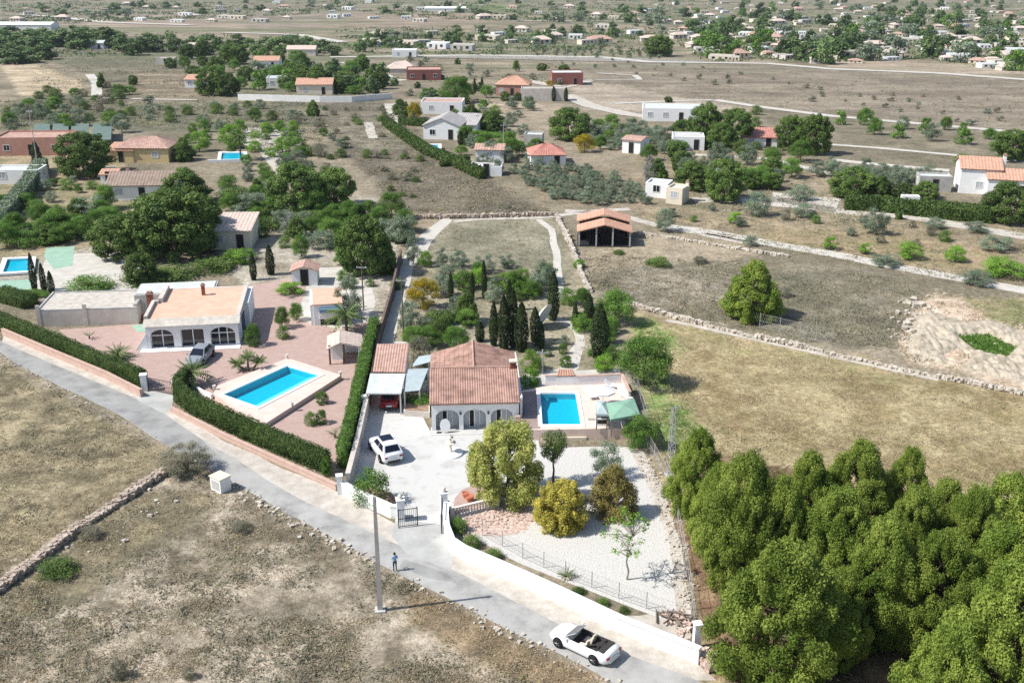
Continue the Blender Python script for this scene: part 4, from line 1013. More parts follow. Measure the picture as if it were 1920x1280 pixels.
dish(P(1012, 612), 1.55, R_(62), R_(24), 1.5, 'large white satellite dish among the cypresses behind the villa')
def round_table_folded():
    p = P(835, 812); o = empty('folded_table', p, R_(6), 'white round table folded upright in front of the left porch arch', 'table')
    t = MB(); vs = []; Rm = Matrix.Translation((0, 0, .72)) @ Matrix.Rotation(R_(-8), 4, 'X')
    n = 20; ring = [Rm @ Vector((.45*math.cos(2*math.pi*i/n), 0, .62*math.sin(2*math.pi*i/n))) for i in range(n)]
    t.add(ring+[v+Vector((0, .05, 0)) for v in ring], [tuple(range(n)), tuple(range(2*n-1, n-1, -1))]+[(i, i+n, (i+1) % n+n, (i+1) % n) for i in range(n)])
    t.build('tabletop', M['plastic'], o)
    l = MB(); l.tube((-.55, .1, 0), (-.55, .1, 1.45), .025, .025, 6); l.tube((-.55, .1, 1.4), (-.05, .1, 1.4), .02, .02, 6); l.box(-.75, -.05, 0, -.3, .25, .05); l.build('stand', M['dark'], o)
round_table_folded()
# fountain in the drive
def fountain():
    p = P(845, 850); o = empty('fountain', p, 0, 'small stone fountain on a round white base in the villa drive', 'fountain')
    b = MB(); b.lathe((0, 0, 0), [(1.05, -.05), (1.05, .12), (.98, .16), (.25, .18)], 24, 1, 1); b.build('base', M['coping'], o)
    s = MB(); s.lathe((0, 0, .15), [(.22, 0), (.12, .12), (.10, .6), (.16, .7)], 12); s.build('stem', M['cream'], o)
    d = MB(); d.lathe((0, 0, .85), [(.10, 0), (.42, .14), (.46, .20), (.30, .17), (.08, .18), (.07, .55)], 16); d.build('bowl', M['cream'], o)
    e = MB(); e.lathe((0, 0, 1.38), [(.06, 0), (.24, .10), (.26, .14), (.06, .12), (.05, .36), (.01, .42)], 12); e.build('top_bowl', M['cream'], o)
fountain()
# ------------------------------------------------------------------ outbuildings beside the villa
def quad_roof(name, px4, h4, m, label, thick=.1, posts=True, wallm=None, tile=0, cat='canopy', postm='steel', postidx=(0, 1, 2, 3), inset=.15):
    """canopy given by its four roof corners (photo px, height), front-left first, counter-clockwise"""
    q = [P(a, b, h) for (a, b), h in zip(px4, h4)]; c = sum(q, Vector())/4; c.z = 0
    o = empty(name, c, 0, label, cat); q = [v-c for v in q]
    r = MB()
    if tile: tile_sheet(r, q[0], q[1], q[2], q[3], tile)
    else:
        lo = [v-Vector((0, 0, thick)) for v in q]
        r.add(lo+q, [(3,2,1,0),(4,5,6,7),(0,1,5,4),(1,2,6,5),(2,3,7,6),(3,0,4,7)])
    r.build('roof', M[m], o)
    cc = sum(q, Vector())/4
    if posts:
        for i in postidx:
            v = q[i]+(cc-q[i]).normalized()*inset; pm = MB(); pm.box(v.x-.06, v.y-.06, -.05, v.x+.06, v.y+.06, q[i].z-thick+.01); pm.build('post', M[postm], o)
    if wallm:
        wb = MB(); s = [v+(cc-v)*.06 for v in q]
        vs = [(v.x, v.y, -.3) for v in s]+[(v.x, v.y, v.z-thick*.9) for v in s]
        wb.add(vs, [(0,1,5,4),(1,2,6,5),(2,3,7,6),(3,0,4,7)]).build('wall', M[wallm], o)
    return o
quad_roof('garage', [(699,697),(760,698),(767,644),(707,645)], [2.3,2.3,2.9,2.9], 'tilepink', 'garage with pink clay tile roof behind the grey carport', .15, False, 'white', .24, 'garage')
quad_roof('carport', [(686,737),(752,737),(760,700),(694,700)], [2.15,2.15,2.25,2.25], 'canopy', 'flat grey carport roof sheltering the red car', .12, True, None, 0, 'carport')
quad_roof('lean_to_canopy', [(757,734),(787,731),(803,690),(763,692)], [1.9,1.9,2.2,2.2], 'bluecanopy', 'pale blue sheet canopy between the carport and the villa', .05, True, None, 0, 'canopy')
quad_roof('lean_to_canopy', [(770,688),(806,678),(812,664),(785,668)], [1.9,2.2,2.4,2.1], 'bluecanopy', 'tilted pale sheet roof behind the left eave of the villa', .05, True, None, 0, 'canopy')
def planter():
    pl = [P(757, 780), P(806, 783), P(806, 768), P(760, 766)]; c = sum(pl, Vector())/4
    o = empty('planter', c, 0, 'low pale planter wall beside the left corner of the villa', 'planter')
    b = MB(); b.prism([((v-c).x, (v-c).y) for v in pl], -.1, .55); b.build('planter_wall', M['beigewall'], o)
    s = MB(); s.prism([((v-c).x*.9, (v-c).y*.9) for v in pl], .5, .57); s.build('soil', M['soilbed'], o)
planter()
# ------------------------------------------------------------------ pool terrace of the villa
deck_o = [Vector(v[:2]) for v in PL([(978,806),(974,733),(1020,724),(1166,704),(1206,802)][::-1], DZ)]
pw_w = [Vector(v[:2]) for v in PL(PW, DZ)]
slab_with_hole('pool_terrace', deck_o, inset_poly(pw_w, .12), DZ, DZ+.2, 'poolpaver', 'raised peach paved terrace around the rectangular villa pool')
drape('shaded_paving', PL([(980,805),(977,735),(1008,732),(1013,803)], DZ), M['shadedpaver'], DZ+.006)  # strip beside the villa, its shadow painted into the brown tiles
pool('swimming_pool', PW, DZ, 'rectangular blue pool with white coping right of the white villa', .62, .35)
def wallbox(pa, pb, z, h, t, m, label, cap=None, name='wall'):
    a, b = [Vector(v[:2]) for v in PL([pa, pb], z)]
    d = (b-a); L = d.length; ang = math.atan2(d.y, d.x)
    if cap is None:
        mb = MB(); mb.box(0, -t/2, 0, L, t/2, h); o = mb.build(name, M[m], None, (a.x, a.y, z), ang); return tag(o, label, 'wall')
    o = empty(name, (a.x, a.y, z), ang, label, 'wall'); mb = MB(); mb.box(0, -t/2, 0, L, t/2, h); mb.build('wall_body', M[m], o)
    cb = MB(); cb.box(-.04, -t/2-.05, h, L+.04, t/2+.05, h+.07); cb.build('coping', M[cap], o); return o
wallbox((1022,722), (1075,720), DZ, .95, .2, 'white', 'white wall behind the left part of the villa pool', 'brickpink')
wallbox((1078,721), (1163,717), DZ, .85, .2, 'white', 'long white wall behind the sun terrace of the villa', 'brickpink')
wallbox((1165,716), (1180,750), DZ, .8, .2, 'beigewall', 'beige side wall at the right edge of the pool terrace', 'brickpink')
wallbox((1102,806), (1176,806), .0, 1.12, .25, 'greywall', 'grey retaining wall below the right half of the pool terrace')
def stairs():
    o = empty('terrace_stairs', P(1058, 826), R_(3), 'wide white steps leading up to the front edge of the villa pool', 'stairs')
    for k in range(3):
        m = MB(); m.box(-1.9, .35*k, -.1, 1.9, 1.3, .28*(k+1)-.0); m.build('step', M['coping'] if k % 2 else M['cream'], o)
stairs()
quad_roof('tiled_shelter', [(1043,705),(1079,704),(1074,692),(1047,692)], [1.95,1.95,2.45,2.45], 'tileorange', 'small orange tiled shelter behind the white pool wall', .12, False, 'white', .24, 'shelter')
def deck_item(o):
    for c in [o]: c.location.z += DZ
    return o
def gazebo(px4, h, label, m='green'):
    q = [P(a, b, h+DZ) for a, b in px4]; c = sum(q, Vector())/4; c.z = DZ
    o = empty('gazebo', c, 0, label, 'gazebo'); q = [v-c for v in q]; r = MB()
    cc = sum(q, Vector())/4+Vector((0, 0, .35)); r.add(q+[cc], [(0,1,4),(1,2,4),(2,3,4),(3,0,4)])
    lo = [v-Vector((0, 0, .22)) for v in q]; r.add(q+lo, [(i, i+4, (i+1) % 4+4, (i+1) % 4) for i in range(4)]); r.build('canopy', M[m], o)
    for v in q:
        w_ = v*.9; pm = MB(); pm.box(w_.x-.05, w_.y-.05, 0, w_.x+.05, w_.y+.05, h-.05); pm.build('post', M['wood'], o)
gazebo([(1145,786),(1200,776),(1189,747),(1137,755)], 1.75, 'green canvas gazebo at the front right corner of the pool terrace')
gazebo([(1118,776),(1140,776),(1136,751),(1118,751)], 1.5, 'pale blue canvas canopy beside the green gazebo', 'bluecanopy')
def parasol(px, py, r, h, label, z=DZ):
    p = P(px, py, z); o = empty('parasol', p, random.uniform(0, 1), label, 'parasol')
    m = MB(); m.tube((0, 0, 0), (0, 0, h+.25), .03, .025, 8); m.lathe((0, 0, 0), [(.25, 0), (.25, .08), (.05, .12)], 10); m.build('pole', M['steel'], o)
    c = MB(); n = 8; vs = [(r*math.cos(2*math.pi*i/n), r*math.sin(2*math.pi*i/n), h-.1) for i in range(n)]; top = (0, 0, h+.35)
    c.add(vs+[top], [(i, (i+1) % n, n) for i in range(n)]); c.add(vs+[(v[0], v[1], v[2]-.15) for v in vs], [(i, i+n, (i+1) % n+n, (i+1) % n) for i in range(n)]); c.build('canopy', M['plastic'], o)
parasol(1130, 762, 1.15, 1.7, 'white parasol open on the terrace behind the pale blue canopy')
def lounger(px, py, yaw, label, z=DZ):
    o = empty('sun_lounger', P(px, py, z), yaw, label, 'sun lounger', 'loungers on the villa pool terrace')
    f = MB(); f.box(-.33, -.95, .24, .33, .35, .32)
    bk = Matrix.Translation((0, .35, .28)) @ Matrix.Rotation(R_(35), 4, 'X'); f.box(-.33, 0, -.04, .33, .7, .04, bk); f.build('seat', M['plastic'], o)
    for x in (-.28, .28):
        for y in (-.85, .25): l = MB(); l.box(x-.03, y-.03, 0, x+.03, y+.03, .24); l.build('leg', M['plastic'], o)
lounger(1108, 742, .2, 'white lounger beside the right edge of the villa pool'); lounger(1152, 727, 1.3, 'white lounger below the back wall of the pool terrace')
lounger(1172, 745, .4, 'white lounger by the beige side wall of the pool terrace')
def bbq():
    o = empty('barbecue', P(1128, 796, DZ), 0, 'dark barbecue in a white surround beside the green gazebo', 'barbecue')
    b = MB(); b.box(-.5, -.3, 0, .5, .3, .75); b.build('body', M['white'], o); d = MB(); d.box(-.4, -.32, .25, .4, -.301, .6); d.build('fire_opening', M['blackin'], o)
    g = MB(); g.box(-.4, -.2, .75, .4, .25, .82); g.build('grill', M['dark'], o)
bbq()
# ------------------------------------------------------------------ walls, gate and fences of the villa plot
wall_line('white_wall', [(637,922),(680,945),(735,970),(752,970)], 1.0, .3, 'whitewall', 'white road wall left of the villa gate with a curved end', 'wall', cap='white')
RW = [(838,962),(836,985),(838,1008),(848,1034),(872,1050),(937,1078),(1048,1128),(1160,1182),(1311,1243)]
wall_line('white_wall', RW, 1.05, .34, 'whitewall', 'long white road wall running from the villa gate to the pine corner', 'wall', cap='white')
wall_line('drive_wall', [(654,920),(672,850),(690,768)], 1.5, .3, 'greywall', 'pale grey wall along the left side of the villa drive', 'wall', cap='beigewall')
def pillar(px, py, w_, h, label, cap='ball', m='white', name='gate_pillar'):
    o = empty(name, P(px, py), R_(10), label, 'pillar'); b = MB(); b.box(-w_/2, -w_/2, -.2, w_/2, w_/2, h); b.build('shaft', M[m], o)
    c = MB(); c.box(-w_/2-.06, -w_/2-.06, h, w_/2+.06, w_/2+.06, h+.09); c.build('cap', M['white'], o)
    if cap == 'ball': s = MB(); s.lathe((0, 0, h+.09), [(.06, 0), (.14, .08), (.17, .18), (.13, .30), (.02, .36)], 10); s.build('finial', M['cream'], o)
pillar(752, 975, .55, 1.75, 'white gate pillar with a finial on the left of the villa gate')
pillar(833, 962, .5, 1.75, 'white gate pillar on the right of the villa gate')
pillar(638, 925, .42, 1.55, 'white square pillar at the corner of drive wall and road wall', None)
pillar(684, 775, .42, 1.7, 'white pillar at the upper end of the drive wall near the carport', None)
pillar(1305, 1214, .42, 1.75, 'white pillar ending the road wall beside the pines', None, name='wall_pillar')
pillar(272, 732, .55, 1.6, 'white gate pillar left of the paved driveway next door', None)
pillar(331, 742, .45, 1.4, 'white gate pillar half hidden by the curved hedge end', None)
def gate(pa, pb, h, label, n=10, m='dark'):
    a, b = P(*pa), P(*pb); d = b-a; L = d.length; o = empty('gate', a, math.atan2(d.y, d.x), label, 'gate')
    f = MB()
    for z in (.12, h*.5, h): f.tube((0, 0, z), (L, 0, z), .03, .03, 6)
    for x in (0, L): f.tube((x, 0, .03), (x, 0, h+.1), .04, .04, 6)
    f.build('frame', M[m], o); k = MB()
    for i in range(1, n): k.tube((L*i/n, 0, .12), (L*i/n, 0, h), .014, .014, 5)
    k.build('bars', M[m], o)
gate((748,990), (783,985), 1.5, 'dark iron gate leaf swung open at the left villa pillar')
gate((830,968), (828,1000), 1.5, 'dark iron gate leaf folded back at the right villa pillar')
gate((278,731), (326,741), 1.3, 'dark barred sliding gate of the paved yard next door', 16)
def balustrade():
    a, b = P(849, 970), P(930, 950); d = b-a; L = d.length; o = empty('balustrade', a, math.atan2(d.y, d.x), 'ivory stone balustrade in front of the round pink patio', 'balustrade')
    r = MB(); r.box(-.1, -.12, -.1, L+.1, .12, .14); r.box(-.1, -.12, .72, L+.1, .12, .84); r.build('rail', M['ivory'], o)
    n = 15
    for i in range(n): k = MB(); x = L*(i+.5)/n; k.lathe((x, 0, .14), [(.05, 0), (.08, .12), (.04, .3), (.07, .46), (.05, .58)], 8); k.build('baluster', M['ivory'], o)
    for x in (-.1, L*.78, L+.1): p = MB(); p.box(x-.14, -.15, -.1, x+.14, .15, .92); p.build('newel', M['ivory'], o)
balustrade()
def pot(px, py, r, h, label, m='pot', z=0):
    o = empty('flower_pot', P(px, py, z), 0, label, 'flower pot'); b = MB(); b.lathe((0, 0, 0), [(r*.6, 0), (r*.95, h*.8), (r, h), (r*.85, h), (r*.8, h*.85)], 12); b.build('pot', M[m], o)
    s = MB(); s.lathe((0, 0, h*.7), [(r*.78, 0), (r*.2, h*.16)], 10); s.build('soil', M['soilbed'], o)
pot(873, 932, .28, .42, 'red clay pot standing left on the round pink patio'); pot(881, 940, .34, .5, 'larger red clay pot standing near the balustrade of the patio')
M['wire'] = mat('dull_wire', (.42,.41,.39), None, 1, .6)
def mesh_fence(pix, h, label, step=2.4, diag=.25, m='wire'):
    p = [Vector(q[:2]) for q in PL(pix)]; base = Vector((p[0].x, p[0].y, 0)); o = empty('chain_link_fence', base, 0, label, 'fence')
    mb = MB()
    for a, b in zip(p[:-1], p[1:]):
        L = (b-a).length; d = (b-a)/L; n = max(1, round(L/step))
        for i in range(n):
            q = a+d*L*i/n-base.to_2d(); k = MB(); k.tube((q.x, q.y, -.1), (q.x, q.y, h+.1), .03, .03, 6); k.build('post', M[m], o)
        nn = Vector((-d.y, d.x))*.004; k = int(L/diag)
        for i in range(k):
            for s in (0, 1):
                u0 = a+d*(L*i/k)-base.to_2d(); u1 = u0+d*(h if True else 0)*.5*(1 if s else -1)
                A, B = Vector((u0.x, u0.y, .05)), Vector((u1.x, u1.y, h)); w_ = Vector((d.x, d.y, 0))*.006
                mb.add([A-w_, A+w_, B+w_, B-w_], [(0, 1, 2, 3)])
        for z in (.06, h*.5, h): A, B = a-base.to_2d(), b-base.to_2d(); mb.tube((A.x, A.y, z), (B.x, B.y, z), .012, .012, 5)
    mb.build('wire_mesh', M[m], o); return o
mesh_fence([(905,1004),(980,1046),(1060,1082),(1160,1122),(1265,1160)], 1.2, 'wire mesh fence inside the white wall around the gravel garden')
mesh_fence([(1214,842),(1240,888),(1262,940),(1275,1010),(1288,1075),(1302,1180)], 1.5, 'wire mesh fence along the right side of the gravel garden by the pines', 2.0, .14)
mesh_fence([(1166,690),(1195,740),(1213,800)], 1.5, 'wire mesh fence beside the big green tree right of the pool', 2.0)
mesh_fence([(1424,614),(1500,632),(1560,644)], 1.6, 'short wire fence on the stone wall right of the lone pine', 2.2)
# dry stone walls
stone_wall([(-20,1118),(60,1060),(150,990),(230,938),(312,884)], .6, .8, 'stone', 'thick dry stone wall running down through the left field to the road', .30, 2)
stone_wall([(1180,572),(1250,592),(1330,612),(1420,634),(1520,655),(1640,682),(1760,708),(1930,742)], .45, .55, 'palestone', 'long pale stone wall along the top of the right hand field', .42, 3)
stone_wall([(1045,405),(1062,440),(1078,480),(1098,530),(1108,548)], .7, .6, 'palestone', 'pale stone wall climbing left of the orange roofed shelter', .45, 4)
stone_wall([(700,405),(760,410),(850,409),(940,407),(1040,404)], .6, .6, 'stone', 'grey stone wall between scrub strip and back plot', .5, 5)
stone_wall([(1314,1228),(1326,1240),(1338,1260)], .6, .9, 'rubble', 'block of rough pink stones at the end of the white wall', .30, 6)
stone_wall([(1195,437),(1290,452),(1400,470),(1480,482)], .35, .6, 'palestone', 'low stone terrace wall right of the orange roofed shelter', .5, 7)
wall_line('boundary_wall', [(712,640),(735,560),(752,485)], 1.3, .25, 'shadedwall', 'shaded brown wall along the left of the pale back track', 'wall')
wall_line('boundary_wall', [(692,762),(704,690),(712,640)], 1.4, .25, 'shadedwall', 'shaded brown wall behind the bright hedge beside the garage', 'wall')
# ------------------------------------------------------------------ the neighbour's plot
wall_line('pink_wall', [(6,628),(100,668),(200,710),(266,744)], .7, .25, 'brickpink', 'salmon road wall under the left clipped hedge', 'wall', cap='brickpink')
wall_line('pink_wall', [(322,772),(420,822),(530,872),(632,918)], .45, .25, 'brickpink', 'salmon road wall under the hedge beside the large pool', 'wall', cap='brickpink')
hedge([(-60,595),(0,615),(130,668),(270,727)], 1.85, .95, 'long clipped dark hedge above the salmon wall left of the gate', h1=1.75, seed=4)
hedge([(352,724),(338,738),(336,752),(360,772),(455,818),(615,886)], 1.9, .85, 'curved dark clipped hedge between the large pool and the road', seed=5)
hedge([(704,628),(688,690),(652,850),(644,878)], 2.1, .9, 'bright green hedge separating the paved yard from the villa drive', leaf='l_lime', seed=6)
hedge([(0,560),(60,576)], 1.4, 2.0, 'short dark hedge at the left picture edge above the road hedge', seed=7)
def big_villa():
    o = P(277, 655); r = empty('bungalow', o, R_(7.5), 'large white bungalow with flat peach roof and arched glass front', 'house')
    W_, D_, H_ = 9.3, 10.6, 2.55
    AR = [(1.55, 1.15, 1.35, .75), (4.6, 1.15, 1.95, .05), (7.65, 1.25, 1.35, .75)]
    f = MB(); arched_wall(f, 0, W_, H_, AR, 0, .3); f.build('porch_wall', M['white'], r)
    w_ = MB(); w_.box(0, .3, -.4, .3, D_, H_); w_.box(W_-.3, .3, -.4, W_, 5.6, H_); w_.box(W_-.3, 5.6, -.4, W_+.55, D_+.6, H_+.12); w_.box(.3, D_-.3, -.4, W_-.3, D_, H_)
    w_.box(.3, 1.6, -.4, W_-.3, 1.8, H_); w_.build('wall', M['white'], r)
    p = MB(); t = .35
    # sloping coping to the front, parapets on the sides
    p.add([(-.2, -.3, H_), (W_+.2, -.3, H_), (W_+.2, .9, H_+.45), (-.2, .9, H_+.45), (-.2, .9, H_), (W_+.2, .9, H_)], [(0,1,2,3), (0,3,4), (1,5,2), (4,3,2,5), (0,4,5,1)])
    p.build('eave', M['gravelroof'], r)
    q = MB(); q.box(-.2, .9, H_, .15, 6.0, H_+.75); q.box(.5, 6.0, H_, .9, D_, H_+.9); q.box(.15, 5.65, H_, .5, 6.0, H_+.75)
    q.box(W_-.25, .9, H_, W_+.15, D_, H_+.5); q.box(.9, D_-.3, H_, W_-.25, D_, H_+.45); q.build('parapet', M['beigewall'], r)
    rf = MB(); rf.box(.15, .9, H_+.01, W_-.25, D_-.3, H_+.42); rf.build('roof', M['peachroof'], r)
    chimney(r, 4.9, 8.0, H_+.4, H_+1.5, .35, 'brick'); chimney(r, -.55, 6.8, 0, H_+1.2, .6, 'brick')
    b = MB(); b.box(-2.8, D_-1.0, -.4, W_-3.5, D_+3.0, H_+.15); b.build('rear_wing', M['greywall'], r)
    b2 = MB(); b2.box(-2.6, D_-.8, H_+.15, W_-3.7, D_+2.8, H_+.25); b2.build('rear_roof', M['canopy'], r)
    for c, a, zs, ri in AR:
        y = .55; d = MB(); k = 4 if a > 1.2 else 3
        for i in range(k): x = c-a+2*a*i/(k-1); d.box(x-.05, y-.05, 0, x+.05, y+.05, zs+.55)
        d.box(c-a, y-.045, zs-.1, c+a, y+.045, zs); dd = d.build('window_frame', M['plastic'], r)
        g = MB(); g.box(c-a-.1, y-.01, 0, c+a+.1, y+.02, zs+ri); g.build('pane', M['glass'], dd)
    aw = MB(); aw.box(W_+.02, 3.0, .0, W_+.1, 5.2, 2.0); aw.build('side_door', M['bluedoor'], r)
    fl = MB(); fl.box(-.6, -1.0, -.3, W_+.1, .5, .08); fl.build('porch_floor', M['white'], r)
    wg = MB(); wg.add([(0, -.05, -.1), (-1.3, -.05, -.1), (0, -.05, 1.7), (0, .2, -.1), (-1.3, .2, -.1), (0, .2, 1.7)], [(0,2,1),(3,4,5),(0,3,5,2),(1,2,5,4)]); wg.build('buttress', M['white'], r)
    return r
big_villa()
def flat_store():
    a, b = P(72, 613), P(260, 607); d = b-a; L = d.length; r = empty('store_building', a, math.atan2(d.y, d.x), 'low beige store with flat gravel roof left of the bungalow', 'outbuilding')
    h = 1.75; D_ = 6.2; w_ = MB(); w_.box(0, 0, -.3, L, D_, h); w_.build('wall', M['beigewall'], r)
    p = MB(); p.box(0, 0, h, L, .2, h+.18); p.box(0, .2, h, .2, D_, h+.18); p.box(L-.35, .2, h, L, D_, h+.5); p.box(.2, D_-.2, h, L-.35, D_, h+.15); p.build('parapet', M['greywall'], r)
    f = MB(); f.box(.2, .2, h+.003, L-.35, D_-.2, h+.06); f.build('roof', M['gravelroof'], r)
    for x in (.2, L*.48): k = MB(); k.box(x-.2, -.03, -.2, x+.2, .15, h+.7); k.build('pier', M['beigewall'], r)
    st_ = MB()
    for k in range(7): st_.box(L+.1, 1.0+k*.4, 0, L+1.1, 1.4+k*.4, .25*(k+1))
    st_.build('stair', M['brick'], r)
flat_store()
def white_garage():
    a, b = P(592, 611), P(641, 608); d = b-a; L = d.length; r = empty('garage', a, math.atan2(d.y, d.x), 'white garage with flat peach roof and half rolled awning', 'garage')
    h = 2.35; D_ = 5.2; w_ = MB(); w_.box(-.1, .1, -.3, L+.1, D_, h); w_.build('wall', M['white'], r)
    f = MB(); f.box(-.2, -.05, h, L+.2, D_+.1, h+.12); f.build('roof', M['peachroof'], r)
    p = MB(); p.box(-.45, .2, -.3, -.1, D_, h+.05); p.build('side_wall', M['white'], r)
    o_ = MB(); o_.box(.55, .06, 0, L-.25, .12, 1.9); o_.build('opening', M['blackin'], r)
    s = MB(); s.box(.5, -.02, 1.25, L-.2, .09, 1.55); s.box(.5, -.04, .75, L-.2, .09, 1.25); s.build('roller_door', M['plastic'], r)
    w2 = MB(); w2.box(.5, -.3, 1.55, L-.2, .09, 1.95); w2.build('awning', M['blueshut'], r)
white_garage()
def bbq_hut():
    p = P(648, 682); r = empty('garden_hut', p, R_(8), 'small open hut with twin beige tile roofs beside the hedge', 'hut')
    rf = MB(); h = 1.75
    tile_sheet(rf, (-1.75, -.2, h), (-1.75, 3.4, h), (-.45, 3.4, h+.6), (-.45, -.2, h+.6), .25)
    tile_sheet(rf, (1.75, -.1, h), (1.75, 3.4, h), (-.42, 3.4, h+.6), (-.42, -.1, h+.6), .25); rf.build('roof', M['tilebeige'], r)
    w_ = MB(); w_.box(-1.3, 1.2, -.1, -.3, 1.4, h); w_.box(1.3, 0, -.1, 1.5, 3.2, h); w_.box(-1.5, 3.0, -.1, 1.3, 3.2, h); w_.build('wall', M['white'], r)
    for x in (-1.5, -.1): k = MB(); k.box(x-.09, -.05, -.1, x+.09, .13, h+.3); k.build('post', M['trunk'], r)
bbq_hut()
def npool():
    do = [Vector(v[:2]) for v in PL([(400,738),(408,722),(540,671),(640,703),(500,792),(478,792)], NZ)]
    wp = [Vector(v[:2]) for v in PL(NPW, NZ)]
    yd = [Vector(v[:2]) for v in PL([(110,618),(260,607),(285,640),(470,640),(470,535),(560,520),(590,560),(648,606),(700,605),(640,880),(600,888),(330,748),(272,732),(200,690)])]
    y_ = slab_with_hole('paved_yard', yd, inset_poly(do, -.3), .006, .05, 'pinkpaver', None, cat=None); y_['kind'] = 'structure'
    slab_with_hole('pool_terrace', do, inset_poly(wp, .12), NZ, NZ+.2, 'poolpaver', 'pale peach terrace around the large slanting pool next door')
    pool('swimming_pool', NPW, NZ, 'large slanting turquoise pool with steps in the paved yard', .68, .35, steps=(0, 1, 3))
npool()
for (x, y) in ((538, 672), (638, 704), (548, 762), (402, 730)):
    pot(x, y, .16, .45, {538: 'small urn at the far corner of the large slanting pool', 638: 'small urn at the right corner of the large slanting pool', 548: 'small urn on the near edge of the large pool terrace', 402: 'small urn at the left corner of the large pool terrace'}[x], 'ivory', NZ)
wall_line('low_white_wall', [(352,722),(380,740),(398,748)], .5, .2, 'white', 'low white wall between the palm bed and the large pool', 'wall')
house(572, 536, 3.0, 2.6, 1.9, 4, 'gabley', 'tiny white hut with salmon tile roof behind the peach roofed garage', 'white', 'tilepink', 0, 'hut', 'garden_hut', door=True, winside=0)

# ------------------------------------------------------------------ cars
def car_body(mb, st, inner=None, open_=(9, 9)):
    """st: stations (x, half width, sill z, belt z). Sections are joined along x; between open_ the top stays open (inner gets the tub)"""
    secs = []
    for x, w_, zb, zt in st:
        op = open_[0] <= x <= open_[1]
        top = [(w_*.80, zt), (w_*.72, zt-.30), (0, zt-.42)] if op else [(w_*.80, zt), (w_*.45, zt+.03), (0, zt+.04)]
        half = [(0, zb), (w_*.86, zb), (w_*.98, zb+.12), (w_, zb+(zt-zb)*.5), (w_*.95, zt-.07)]+top
        secs.append(([(x, y, z) for y, z in half]+[(x, -y, z) for y, z in half[-2:0:-1]], op))
    n = len(secs[0][0]); vs = [q for s, _ in secs for q in s]; fo, fi = [], []
    for k in range(len(secs)-1):
        for i in range(n):
            f = (k*n+i, k*n+(i+1) % n, (k+1)*n+(i+1) % n, (k+1)*n+i)
            (fi if (secs[k][1] and secs[k+1][1] and 5 <= i <= 8) else fo).append(f)
    fo += [tuple(range(n-1, -1, -1)), tuple(range((len(secs)-1)*n, len(secs)*n))]
    mb.add(vs, fo, True)
    if inner is not None and fi: inner.add(vs, fi)
def wheels(r, xs, hw, rad=.33):
    for x in xs:
        for s in (1, -1):
            t = MB(); y = s*(hw-.06); n = 18
            t.lathe((0, 0, 0), [(rad*.62, -.11), (rad*.95, -.11), (rad, -.07), (rad, .07), (rad*.95, .11), (rad*.62, .11)], n)
            Rm = Matrix.Translation((x, y, rad)) @ Matrix.Rotation(math.pi/2, 4, 'X'); t.v = [tuple(Rm @ Vector(v)) for v in t.v]
            w_ = t.build('wheel', M['tyre'], r)
            q = MB()
            for k in range(5):
                a = 2*math.pi*k/5; q.tube((x, y+s*.118, rad), (x+rad*.58*math.cos(a), y+s*.118, rad+rad*.58*math.sin(a)), .03, .025, 5)
            q.tube((x, y+s*.10, rad), (x, y+s*.13, rad), .07, .07, 8); q.build('rim', M['rim'], w_)
        for s in (1, -1): a = MB(); a.tube((x, s*(hw-.17), rad+.02), (x, s*(hw+.004), rad+.02), rad*1.17, rad*1.17, 20); a.build('wheel_arch', M['blackin'], r)
def quad(mb, a, b, c, d, t=.012):
    v = [Vector(q) for q in (a, b, c, d)]; n = (v[1]-v[0]).cross(v[3]-v[0]).normalized()*t
    mb.add([q-n for q in v]+[q+n for q in v], [(3,2,1,0),(4,5,6,7),(0,1,5,4),(1,2,6,5),(2,3,7,6),(3,0,4,7)])
